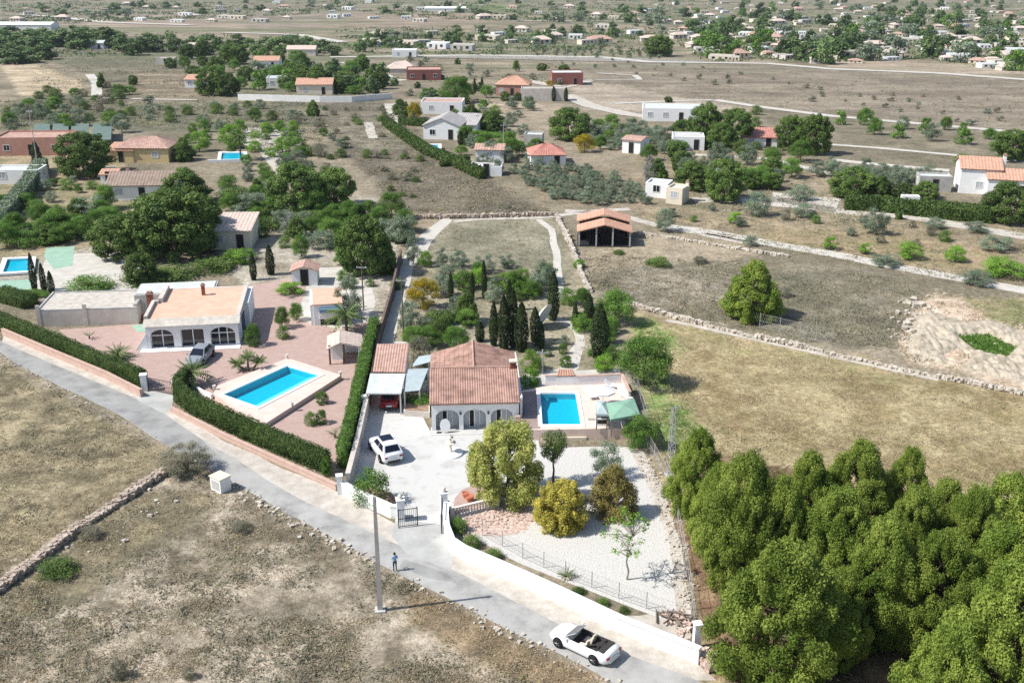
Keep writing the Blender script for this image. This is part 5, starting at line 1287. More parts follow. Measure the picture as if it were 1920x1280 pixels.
def car(px, py, heading, label, col, kind='suv', L=4.5, hw=.92, sunroof=True, plate=True):
    r = empty('parked_car' if kind != 'open' else 'convertible_car', P(px, py), heading, label, 'car')
    b = L/2
    if kind == 'suv':
        st = [(-b,.62*hw,.45,.85),(-b+.08,.86*hw,.32,.98),(-b+.3,.95*hw,.24,1.02),(-1.2,hw,.22,1.0),(0,hw,.22,.98),(1.0,hw,.22,.96),(1.5,.98*hw,.22,.92),(b-.35,.92*hw,.24,.82),(b-.08,.78*hw,.30,.70),(b,.55*hw,.40,.60)]
        A, B_, Cc, D, zr, zb = -b+.10, 1.12, -b+.62, .15, 1.64, .99
    else:
        st = [(-b,.62*hw,.45,.78),(-b+.08,.86*hw,.30,.90),(-b+.35,.95*hw,.22,.94),(-1.2,hw,.20,.93),(0,hw,.20,.91),(.9,hw,.20,.90),(1.4,.98*hw,.20,.86),(b-.35,.92*hw,.22,.74),(b-.08,.78*hw,.28,.62),(b,.55*hw,.38,.54)]
        A, B_, Cc, D, zr, zb = -b+.35, 1.0, -b+.95, .15, 1.42, .89
    mb, inn = MB(), MB()
    if kind == 'open':
        b = L/2
        st = [(-b,.58*hw,.42,.74),(-b+.10,.84*hw,.28,.84),(-b+.35,.95*hw,.20,.88),(-1.42,hw,.18,.90),(-1.40,hw,.18,.90),(-.6,hw,.18,.87),(.2,hw,.18,.86),(.72,hw,.18,.86),(.74,hw,.18,.86),(1.3,.98*hw,.18,.82),(b-.4,.93*hw,.20,.72),(b-.1,.78*hw,.26,.60),(b,.50*hw,.36,.50)]
        car_body(mb, st, inn, (-1.41, .73))
        body = mb.build('body', M[col], r); inn.build('interior', M['seatlea'], r)
        for x in (-.15, -.95):
            for y in (-.36, .36):
                s = MB(); Rm = Matrix.Translation((x-.22, y, .50)) @ Matrix.Rotation(R_(-14), 4, 'Y')
                s.box(-.25+.22, -.23, -.05, .30+.2, .23, .08, Matrix.Translation((x-.22, y, .50))); s.box(-.07, -.23, 0, .07, .23, .42, Rm); s.box(-.05, -.12, .43, .05, .12, .58, Rm)
                s.build('seat', M['cream'] if (x > -.5) else M['seatlea'], r)
        f = MB(); w0, w1 = hw*.80, hw*.62; x0, x1, z0, z1 = .98, .28, .87, 1.32
        f.tube((x0, w0, z0), (x1, w1, z1), .035, .03, 6); f.tube((x0, -w0, z0), (x1, -w1, z1), .035, .03, 6); f.tube((x1, w1, z1), (x1, -w1, z1), .035, .035, 6); fr = f.build('windscreen_frame', M['steel'], r)
        g = MB(); quad(g, (x0, -w0, z0), (x0, w0, z0), (x1, w1, z1), (x1, -w1, z1)); g.build('windscreen', M['carglass'], fr)
        sw = MB()
        n = 12; ring = [Vector((.38+.05*math.cos(2*math.pi*i/n), .36+.18*math.sin(2*math.pi*i/n), .82+.17*math.cos(2*math.pi*i/n))) for i in range(n)]
        for i in range(n): sw.tube(ring[i], ring[(i+1) % n], .016, .016, 5)
        sw.build('steering_wheel', M['dark'], r)
        sl_ = MB(); sl_.box(-b+.42, -hw*.72, .885, -1.43, hw*.72, .965); sl_.build('tonneau_cover', M['seatlea'], r)
    else:
        car_body(mb, st); mb.build('body', M[col], r)
        w0, w1 = hw*.90, hw*.66; c = MB()
        lo = [(A,-w0,zb-.05),(B_,-w0,zb-.05),(B_,w0,zb-.05),(A,w0,zb-.05)]; hi = [(Cc,-w1,zr),(D,-w1,zr),(D,w1,zr),(Cc,w1,zr)]
        c.add(lo+hi, [(0,1,5,4),(1,2,6,5),(2,3,7,6),(3,0,4,7)]); m_ = (Cc+D)/2
        c.add(hi+[(m_, 0, zr+.05)], [(0,1,4),(1,2,4),(2,3,4),(3,0,4)]); c.build('roof', M[col], r)
        def bl(a, b2, cc, d, u0, u1, v0, v1):
            a, b2, cc, d = map(Vector, (a, b2, cc, d))
            def q(u, v): return a.lerp(b2, u).lerp(d.lerp(cc, u), v)
            return q(u0, v0), q(u1, v0), q(u1, v1), q(u0, v1)
        g = MB(); quad(g, *bl(lo[1], lo[2], hi[2], hi[1], .05, .95, .10, .93)); g.build('windscreen', M['carglass'], r)
        g = MB(); quad(g, *bl(lo[3], lo[0], hi[0], hi[3], .08, .92, .28, .90)); g.build('rear_window', M['carglass'], r)
        for (a, b2, cc, d) in ((lo[0], lo[1], hi[1], hi[0]), (lo[2], lo[3], hi[3], hi[2])):
            for u0, u1 in ((.10, .50), (.53, .90)):
                g = MB(); quad(g, *bl(a, b2, cc, d, u0, u1, .22, .88)); g.build('side_window', M['carglass'], r)
        if sunroof: g = MB(); g.box(m_-.15, -w1*.82, zr-.02, D+.02, w1*.82, zr+.062); g.build('sunroof', M['carglass'], r)
    wheels(r, (L*.30, -L*.29), hw, .34 if kind == 'suv' else .32)
    z1 = .62 if kind != 'suv' else .70
    for s in (1, -1):
        h = MB(); quad(h, (b-.12, s*hw*.80, z1-.12), (b-.02, s*hw*.42, z1-.16), (b-.10, s*hw*.45, z1-.02), (b-.32, s*hw*.88, z1+.02)); h.build('headlight', M['lampclear'], r)
        h = MB(); h.box(-b-.0, s*hw*.52 if s > 0 else -hw*.82, z1, -b+.14, s*hw*.82 if s > 0 else -hw*.52, z1+.13); h.build('tail_light', M['lampred'], r)
        m_ = MB(); m_.box(.72, s*hw-.02 if s > 0 else -hw-.16, .92, .84, hw+.16 if s > 0 else -hw+.02, 1.04); m_.build('mirror', M[col], r)
    for x, nm in ((-b, 'bumper'), (b, 'bumper')):
        k = MB(); sx = -1 if x < 0 else 1; k.box(*( (x-.035, -hw*.58, .30, x+.1, hw*.58, .46) if sx < 0 else (x-.1, -hw*.50, .27, x+.03, hw*.50, .40))); k.build(nm, M[col] if kind == 'open' else M['dark'], r)
    if plate: k = MB(); k.box(-b-.05, -.26, .52, -b+.05, .26, .63); k.build('number_plate', M['plastic'], r)
    return r
def heading(pa, pb): d = P(*pb)-P(*pa); return math.atan2(d.y, d.x)
car(1095, 1216, heading((1112,1244), (1048,1213)), 'white open-top convertible driving on the pale road', 'carwhite', 'open', 4.45, .90)
car(723, 851, heading((716,862), (694,833)), 'white hatchback SUV with dark sunroof parked on the villa drive', 'carwhite', 'suv', 4.35, .92)
car(733, 754, heading((655,915), (690,765)), 'dark red car parked under the grey carport', 'carred', 'low', 4.1, .86, False)
car(376, 676, heading((392,658), (360,690)), 'silver grey car parked in front of the bungalow', 'cargrey', 'low', 4.4, .90, False)
# ------------------------------------------------------------------ the walker
def walker():
    p = P(741, 1070); r = empty('person', p, R_(205), 'person in light blue shirt and dark trousers standing at the road edge', 'person')
    S = .86     # standing figure, arms bent in front
    J = {'pel':(0,0,.95),'wai':(0,.01,1.10),'che':(0,.02,1.30),'nec':(0,.01,1.47),'hea':(0,-.02,1.58),'top':(0,-.01,1.70)}
    E = [('pel','wai'),('wai','che'),('che','nec'),('nec','hea'),('hea','top')]
    Rr = {'pel':.145,'wai':.125,'che':.145,'nec':.055,'hea':.092,'top':.07}
    for s, n in ((1,'l'),(-1,'r')):
        for k, c, rr in (('sh',(.185*s,.02,1.40),.06),('el',(.25*s,.0,1.13),.043),('wr',(.13*s,-.20,1.08),.028),('pa',(.10*s,-.26,1.09),.030),
                         ('hi',(.095*s,0,.88),.092),('kn',(.105*s,-.02 if s>0 else -.05,.49),.06),('an',(.11*s,.02 if s>0 else .0,.09),.042),('to',(.125*s,-.16 if s>0 else -.18,.035),.036)):
            J[k+n] = c; Rr[k+n] = rr
        E += [('che','sh'+n),('sh'+n,'el'+n),('el'+n,'wr'+n),('wr'+n,'pa'+n),('pel','hi'+n),('hi'+n,'kn'+n),('kn'+n,'an'+n),('an'+n,'to'+n)]
        for i in range(4):
            a, b2 = 'f%d%s' % (i, n), 'g%d%s' % (i, n); o_ = (-.027+.018*i)
            J[a] = (.10*s+o_*s, -.315-.006*(1 if i in (1, 2) else 0), 1.085); J[b2] = (.10*s+o_*s, -.345-.01*(1 if i in (1, 2) else 0), 1.06-.004*i); Rr[a] = .0095; Rr[b2] = .008
            E += [('pa'+n, a), (a, b2)]
        J['t'+n] = (.065*s, -.255, 1.125); J['u'+n] = (.05*s, -.285, 1.13); Rr['t'+n] = .011; Rr['u'+n] = .009; E += [('wr'+n, 't'+n), ('t'+n, 'u'+n)]
    names = list(J); ix = {k: i for i, k in enumerate(names)}
    me = bpy.data.meshes.new('body'); me.from_pydata([tuple(c*S for c in J[k]) for k in names], [(ix[a], ix[b2]) for a, b2 in E], [])
    o = link('body', me); sk = o.modifiers.new('skin', 'SKIN')
    for k, d in zip(names, me.skin_vertices[0].data): d.radius = (Rr[k]*S, Rr[k]*S); d.use_root = (k == 'pel')
    o.modifiers.new('sub', 'SUBSURF').levels = 2
    bpy.context.view_layer.update(); dg = bpy.context.evaluated_depsgraph_get()
    m2 = bpy.data.meshes.new_from_object(o.evaluated_get(dg)); o.modifiers.clear(); o.data = m2; o.parent = r
    for k in ('skin', 'shirt', 'trousers', 'hair', 'dark'): m2.materials.append(M[k])
    for f in m2.polygons:
        x, y, z = (q/S for q in f.center); f.use_smooth = True; i = 0
        if z < .07: i = 4
        elif z < .97 : i = 2
        elif z < 1.46 and not (y < -.10): i = 1
        elif z > 1.60 and (y > -.05 or z > 1.66): i = 3
        f.material_index = i
    ey = MB()
    for s in (1, -1): ey.lathe((.032*S*s, -.108*S, 1.60*S), [(.004, -.006), (.009, 0), (.004, .006)], 8)
    ey.build('eyes', M['dark'], r)
    ns = MB(); ns.add([(-.012*S, -.108*S, 1.565*S), (.012*S, -.108*S, 1.565*S), (0, -.128*S, 1.567*S), (0, -.106*S, 1.605*S)], [(0,1,2),(0,2,3),(2,1,3)]); ns.box(-.02*S, -.108*S, 1.535*S, .02*S, -.098*S, 1.541*S)
    for s in (1, -1): ns.lathe((.092*S*s, -.015*S, 1.575*S), [(.006, -.03*S), (.016, 0), (.006, .03*S)], 8)
    ns.build('face', M['skin'], r)
    hr = MB(); n = 14
    for k in range(1): hr.lathe((0, .012*S, 1.60*S), [(.088*S, -.05*S), (.105*S, .03*S), (.095*S, .09*S), (.05*S, .125*S), (.005, .135*S)], n, 1, 1)
    hv = MB(); hv.add([(v[0], max(v[1], -.075*S+(1.66*S-v[2])*1.4), v[2]) for v in hr.v], hr.f, True); hv.build('hair', M['hair'], r)
walker()
# ------------------------------------------------------------------ poles, pylon, small street things
def concrete_pole():
    p = P(713, 1144); h = HT(713, 1144, 930); o = empty('utility_pole', p, R_(6), 'tall bare concrete pole standing in the field by the road', 'pole')
    m = MB(); n = 8
    for k in range(n):
        a, b = h*k/n, h*(k+1)/n; wa, wb = .17-.075*k/n, .17-.075*(k+1)/n
        m.add([(-wa,-wa*.8,a),(wa,-wa*.8,a),(wa,wa*.8,a),(-wa,wa*.8,a),(-wb,-wb*.8,b),(wb,-wb*.8,b),(wb,wb*.8,b),(-wb,wb*.8,b)], [(0,1,5,4),(1,2,6,5),(2,3,7,6),(3,0,4,7)]+([(4,5,6,7)] if k == n-1 else []))
    m.build('shaft', M['pole'], o); f = MB(); f.box(-.33, -.33, -.3, .33, .33, .12); f.build('footing', M['concrete'], o)
    b = MB(); b.box(-.03, -.11, h-.35, .03, -.07, h-.1); b.tube((0, -.2, h-.2), (0, .2, h-.2), .02, .02, 6); b.build('bracket', M['steel'], o)
concrete_pole()
def pylon():
    p = P(1257, 890); h = HT(1257, 890, 762); o = empty('lattice_mast', p, R_(20), 'slim steel lattice mast beside the fence and the pines', 'mast')
    m = MB(); n = 16
    def c(z): w_ = .26-.14*z/h; return [Vector((s*w_, t*w_, z)) for s, t in ((-1,-1),(1,-1),(1,1),(-1,1))]
    for k in range(n):
        a, b = c(h*k/n), c(h*(k+1)/n)
        for i in range(4):
            m.tube(a[i], b[i], .028, .028, 4, False)
            j = (i+1) % 4; m.tube(a[i] if k % 2 else a[j], b[j] if k % 2 else b[i], .016, .016, 4, False)
    m.build('lattice', M['steel'], o); f = MB(); f.box(-.4, -.4, -.2, .4, .4, .1); f.build('footing', M['concrete'], o)
    t = MB(); t.tube((-.5, 0, h-.1), (.5, 0, h-.1), .03, .03, 6); t.build('crossarm', M['steel'], o)
pylon()
def wood_pole(px, py, top, label, arm=True, m='pole', r=.11):
    p = P(px, py); h = HT(px, py, top); o = empty('utility_pole', p, random.uniform(-.3, .3), label, 'pole')
    b = MB(); b.tube((0, 0, -.3), (0, 0, h), r, r*.65, 8); b.build('shaft', M[m], o)
    if arm: a = MB(); a.box(-.6, -.05, h-.4, .6, .05, h-.3); [a.lathe((x, 0, h-.3), [(.03, 0), (.05, .05), (.02, .14)], 6) for x in (-.5, 0, .5)]; a.build('crossarm', M['steel'], o)
for a in ((74,330,205,'pale pole rising beside the leaning cypress and salmon house'), (944,285,232,'pale pole among the trees right of the grey hipped villa'), (288,128,100,'pale pole in the far scrub field'),
          (757,640,520,'dark thin pole beside the dark brown boundary wall'), (682,580,496,'thin dark pole beside the grey olive by the white garage'), (1062,118,62,'thin far pole by the far plantation road'), (1017,700,655,'thin post at the garden path behind the pool')):
    wood_pole(*a, m='trunk' if 'dark' in a[3] else 'pole', r=.09)
def box_cabinet():
    p = P(415, 917); o = empty('utility_cabinet', p, R_(-38), 'white block meter cabinet standing beside the road', 'cabinet')
    b = MB(); b.box(-.62, -.5, -.2, .62, .5, 1.15); b.build('body', M['white'], o)
    t = MB(); t.box(-.68, -.56, 1.15, .68, .56, 1.24); t.build('cap', M['cream'], o)
    d = MB(); d.box(-.45, -.52, .2, .45, -.501, .95); d.build('door', M['greywall'], o)
box_cabinet()
def rocks(pix, n, s0, s1, m, name, spread=.6, seed=9):
    rng = np.random.default_rng(seed); p = [Vector(q[:2]) for q in PL(pix)]; mb = MB()
    seg = [(b-a).length for a, b in zip(p[:-1], p[1:])]
    for _ in range(n):
        i = rng.choice(len(seg), p=np.array(seg)/sum(seg)); q = p[i].lerp(p[i+1], rng.uniform()); q = q+Vector(rng.normal(0, spread, 2))
        s = s0+(s1-s0)*rng.uniform()**3; rock(mb, (q.x, q.y, T(q.x, q.y)+s*.18), s, rng)
    return tag(mb.build(name, M[m]), kind='stuff')
rocks([(0,664),(105,726),(225,784),(288,826)], 60, .08, .30, 'palestone', 'roadside_stones', .3, 21)
rocks([(440,912),(506,951),(597,1000),(702,1056)], 210, .07, .40, 'palestone', 'roadside_stones', .35, 22)
rocks([(745,1078),(863,1138),(965,1194),(1082,1248),(1147,1288)], 150, .07, .32, 'palestone', 'roadside_stones', .3, 23)
rocks([(875,985),(930,965),(990,960)], 500, .10, .26, 'rubble', 'rubble_stones', .95, 24)
rocks([(1195,850),(1232,905),(1256,960),(1278,1060),(1290,1150)], 420, .10, .30, 'palestone', 'border_stones', .4, 25)
rocks([(1700,570),(1720,560),(1690,640)], 40, .3, .9, 'palestone', 'slope_boulders', .9, 26)
rocks([(1740,600),(1850,600),(1930,640),(1800,660),(1720,640)], 160, .08, .35, 'palestone', 'slope_stones', 3.0, 27)
rocks([(0,1125),(90,1060),(240,1000),(330,910)], 40, .10, .45, 'palestone', 'field_stones', 1.0, 28)
rocks([(1255,1150),(1285,1165),(1280,1190)], 60, .15, .5, 'rubble', 'corner_stones', .5, 29)
def wood_pile():
    o = empty('log_pile', P(1262, 1160), .3, 'small heap of old boards and logs in the garden corner', 'wood pile'); m = MB(); rng = np.random.default_rng(4)
    for i in range(14):
        a = rng.uniform(0, 3.14); c = Vector((rng.normal(0, .5), rng.normal(0, .4), .08+.05*(i//3))); d = Vector((math.cos(a), math.sin(a), rng.normal(0, .1)))*rng.uniform(.4, .9); m.tube(c-d, c+d, .06, .05, 6)
    m.build('logs', M['wood'], o)
wood_pile()
# ------------------------------------------------------------------ middle distance buildings
house(60, 292, 13, 7, 3.0, 3, 'flat', 'long salmon house with pink flat roof at the left edge', 'pinkwall', 'tilepink', 2, pane='glass')
house(268, 305, 9.5, 7, 2.6, -2, 'hip', 'yellow house with pinkish hipped roof and two front windows', 'yellowwall', 'tilepink', 2, door=False, rh=1.5)
house(228, 305, 4.5, 4, 2.2, -2, 'lean', 'low yellow wing with orange tiles beside the yellow house', 'yellowwall', 'tileorange', 0, 'house', 'house_wing', rh=.7)
house(268, 376, 10.5, 7, 2.4, 4, 'gable', 'white gabled house with grey brown roof behind the tall pines', 'white', 'tilebrown', 2, chim=(-3, 4.6, 1.4), rh=1.5)
house(432, 468, 5.5, 6.5, 2.6, 2, 'lean', 'cream building with pale peach roof right of the big pines', 'cream', 'tilebeige', 1, rh=.8)
house(30, 345, 8, 4, 2.0, 2, 'flat', 'white flat roofed carport at the far left', 'white', 'canopy', 1, 'carport', 'carport')
house(205, 345, 2.6, 2.2, 1.6, 4, 'lean', 'tiny orange roofed pump house by the small blue pool', 'white', 'tileorange', 0, 'hut', 'garden_hut', winside=0)
house(828, 262, 7.5, 8, 2.8, -10, 'gabley', 'white villa with grey gabled roof beside the dark hedge', 'white', 'tilegrey', 1, pane='glass', rh=1.6)
house(870, 258, 5, 7, 2.6, -10, 'lean', 'grey roofed side wing of the white gabled villa', 'white', 'tilegrey', 1, 'house', 'house_wing', rh=1.2)
house(918, 306, 5, 4.5, 2.4, -4, 'gable', 'small white house with pink tile roof and one window', 'white', 'tilepink', 1, door=False, rh=.7)
house(912, 330, 5.2, 3.0, 1.3, -4, 'flat', 'low white terrace building below the small pink roofed house', 'white', 'concrete', 0, 'outbuilding', 'outbuilding')
house(1028, 312, 6.2, 6, 2.0, 5, 'hip', 'low house with bright red hipped roof behind the olive grove', 'white', 'tilered', 1, rh=1.5)
house(1183, 288, 3.6, 4.5, 2.5, -28, 'gable', 'white shed with pink roof and dark right side', 'white', 'tilepink', 0, 'shed', 'shed', rh=.4)
house(999, 275, 3.6, 3.4, 2.0, -8, 'flat', 'grey rendered cube shaped water house', 'greywall', 'canopy', 0, 'outbuilding', 'water_house', door=False, winside=0)
house(1230, 371, 3.6, 3.2, 2.0, -22, 'flat', 'white flat hut with one dark window left of its twin', 'white', 'concrete', 1, 'hut', 'hut', door=False, pane='glass')
house(1263, 383, 2.6, 3.2, 2.2, -28, 'flat', 'cream cube hut with a small chimney right of the white hut', 'cream', 'concrete', 1, 'hut', 'hut', door=False, chim=(1.2, 2.6, .9))
house(1424, 277, 6.5, 5, 2.0, -6, 'lean', 'low house with bright pink roof between two pine groups', 'white', 'tilered', 1, rh=1.0)
house(1834, 364, 6.0, 6.5, 4.0, -14, 'gable', 'two storey white house with orange roof and tall chimney', 'white', 'tileorange', 1, door=False, rh=1.4, chim=(3.6, 3, 1.8))
house(1893, 372, 7, 6, 2.9, -14, 'gable', 'lower white wing with orange roof at the right edge', 'white', 'tileorange', 1, 'house', 'house_wing', rh=1.2)
house(1752, 360, 5, 3.0, 2.2, -8, 'flat', 'grey open garage with flat roof left of the two storey house', 'greywall', 'canopy', 0, 'garage', 'garage')
house(1706, 388, 2.6, 1.2, 1.3, -8, 'flat', 'white gate house wall in the long dark hedge', 'white', 'white', 0, 'wall', 'gate_house', door=False, winside=0)
house(1262, 228, 14, 7, 2.6, -6, 'flat', 'long white flat roofed building beside the pine group', 'white', 'canopy', 3)
house(1290, 282, 6, 5, 2.2, -6, 'flat', 'white flat roofed barn below the pine group', 'white', 'concrete', 1, 'barn', 'barn')
house(795, 151, 11, 8, 3.0, 4, 'flat', 'long red brick house with flat roof in open scrub', 'redwall', 'tilepink', 2, pane='glass')
house(752, 138, 10, 8, 1.6, 0, 'hip', 'pale pink domed ruin left of the red brick house', 'beigewall', 'tilebeige', 0, 'ruin', 'ruin', rh=2.2, door=False, winside=0)
house(1064, 160, 9.5, 7, 3.4, 3, 'flat', 'dark red house with pale flat roof and parked cars', 'redwall', 'canopy', 1, pane='glass')
house(960, 180, 9, 8, 3.0, -8, 'hip', 'house with salmon hipped roof behind slim cypresses', 'pinkwall', 'tileorange', 2, rh=2.0)
house(1020, 190, 12, 4, 3.0, 0, 'flat', 'round ended beige terrace building below the dark red house', 'beigewall', 'sand', 0, 'outbuilding', 'outbuilding', door=False, winside=0)
house(828, 214, 10, 6, 2.6, -4, 'flat', 'white house with orange flank and pink roof under yellow trees', 'white', 'tilepink', 1)
house(590, 178, 10, 7, 2.8, 2, 'gable', 'cream house with peach gabled roof behind the long white wall', 'cream', 'tileorange', 1, rh=1.4)
house(522, 165, 7, 5, 2.6, 2, 'flat', 'white flat house left of the peach roofed house', 'white', 'canopy', 1)
house(366, 165, 6, 5, 2.4, 0, 'lean', 'small white house with salmon roof left of the large round pine', 'white', 'tileorange', 1, rh=.9)
house(500, 128, 9, 6, 2.6, 0, 'gable', 'house with pale peach roof right of the big dark pine', 'white', 'tileorange', 1, rh=1.4)
house(565, 105, 12, 6, 2.6, 0, 'gable', 'cream farmhouse below the dark tree belt', 'cream', 'tilebeige', 2, rh=1.4)
house(178, 92, 8, 6, 2.6, 0, 'gable', 'small white house with white roof among the left tree belt', 'white', 'canopy', 1, rh=1.0)
house(310, 121, 7, 4, 2.0, 0, 'flat', 'low pale shed standing alone in the scrub', 'beigewall', 'sand', 0, 'shed', 'shed')
house(758, 108, 10, 6, 2.6, 0, 'flat', 'white flat roofed house at the far farm', 'white', 'white', 1)
house(350, 98, 8, 6, 2.6, 0, 'gable', 'small peach house between the far left trees', 'cream', 'tilebeige', 1, rh=1.2)
def barn_shelter():
    p = P(1133, 462); o = empty('open_shelter', p, R_(-3), 'open sided shelter with stepped orange roof and dark interior', 'shelter')
    rf = MB(); h = 2.1; w_ = 3.7
    for (y0, y1, dz) in ((-.3, 3.2, 0), (3.25, 6.6, .45)):
        tile_sheet(rf, (-w_, y1, h+dz), (-w_, y0, h+dz), (0, y0, h+1.0+dz), (0, y1, h+1.0+dz), .4)
        tile_sheet(rf, (w_, y0, h+dz), (w_, y1, h+dz), (.002, y1, h+1.002+dz), (.002, y0, h+1.002+dz), .4)
    rf.build('roof', M['tileorange'], o)
    b = MB(); b.box(-3.5, 6.2, -.2, 3.5, 6.4, h+.3); b.box(-3.5, 2.5, -.2, -3.3, 6.2, h); b.box(3.3, 3.5, -.2, 3.5, 6.2, h); b.build('wall', M['wood'], o)
    for x in (-3.4, -1.1, 1.1, 3.4): k = MB(); k.box(x-.1, -.1, -.2, x+.1, .1, h+(1-abs(x)/w_)*.85); k.build('post', M['greywall'], o)
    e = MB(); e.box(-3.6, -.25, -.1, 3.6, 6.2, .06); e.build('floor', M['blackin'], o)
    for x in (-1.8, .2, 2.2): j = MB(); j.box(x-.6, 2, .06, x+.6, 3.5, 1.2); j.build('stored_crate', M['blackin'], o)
barn_shelter()
wall_line('white_wall', [(447,188),(520,190),(600,192),(660,192),(735,186)], 1.6, .3, 'whitewall', 'long white boundary wall in front of the far peach houses')
wall_line('white_wall', [(250,352),(330,350)], .9, .25, 'white', 'white wall in front of the yellow house')
wall_line('white_wall', [(390,305),(470,303)], .5, .25, 'white', 'low white wall in front of the blue pool and palm')
hedge([(722,235),(760,262),(800,290),(850,310),(905,336)], 1.8, 1.4, 'long dark hedge running down beside the white villa terrace', seed=12, dens=40, lsize=.3)
hedge([(826,312),(880,308)], 1.5, 1.4, 'short dark hedge below the villa pool', seed=13, dens=40, lsize=.3)
hedge([(750,234),(800,238)], 1.6, 1.4, 'dark hedge at the back left of the white villa', seed=14, dens=40, lsize=.3)
hedge([(1583,392),(1650,396),(1720,404),(1790,412),(1860,418)], 2.2, 1.3, 'long dark clipped hedge in front of the two storey house', seed=15, dens=40, lsize=.3)
hedge([(1725,392),(1790,397),(1850,402)], 1.4, 1.0, 'second shorter hedge inside the long clipped hedge', seed=16, dens=40, lsize=.3)
hedge([(0,425),(30,392),(60,352),(80,320)], 2.2, 2.0, 'loose grey green hedge climbing diagonally at the left edge', 'l_olive', 40, 17, .3)
hedge([(1680,410),(1690,411)], 1, 1, 'clipped bush at the hedge opening', seed=18, dens=40, lsize=.3)
def far_pool(px, label, z=.3): pool('swimming_pool', px, z, label, .28, .6)
far_pool([(5,511),(55,508),(58,484),(14,486)], 'turquoise pool with white rim at the left edge')
far_pool([(414,300),(458,299),(457,287),(416,287)], 'small bright blue pool beside the palm and yellow house')
far_pool([(190,328),(212,326),(210,315),(195,316)], 'tiny blue pool by the orange pump house')
far_pool([(800,283),(822,283),(822,276),(806,276)], 'pale blue pool below the white gabled villa')
# shade nets behind the salmon house
for k, (x0, x1) in enumerate(((62, 92), (97, 127), (132, 165), (172, 208))):
    quad_roof('shade_net', [(x0,262),(x1,262),(x1+2,232),(x0+2,232)], [2.2]*4, 'netgreen', ('leftmost green shade net behind the salmon house', 'second green shade net from the left behind the salmon house', 'third green shade net from the left beside the big pine', 'rightmost green shade net above the yellow house')[k], .05, True, None, 0, 'shade net', 'wood')

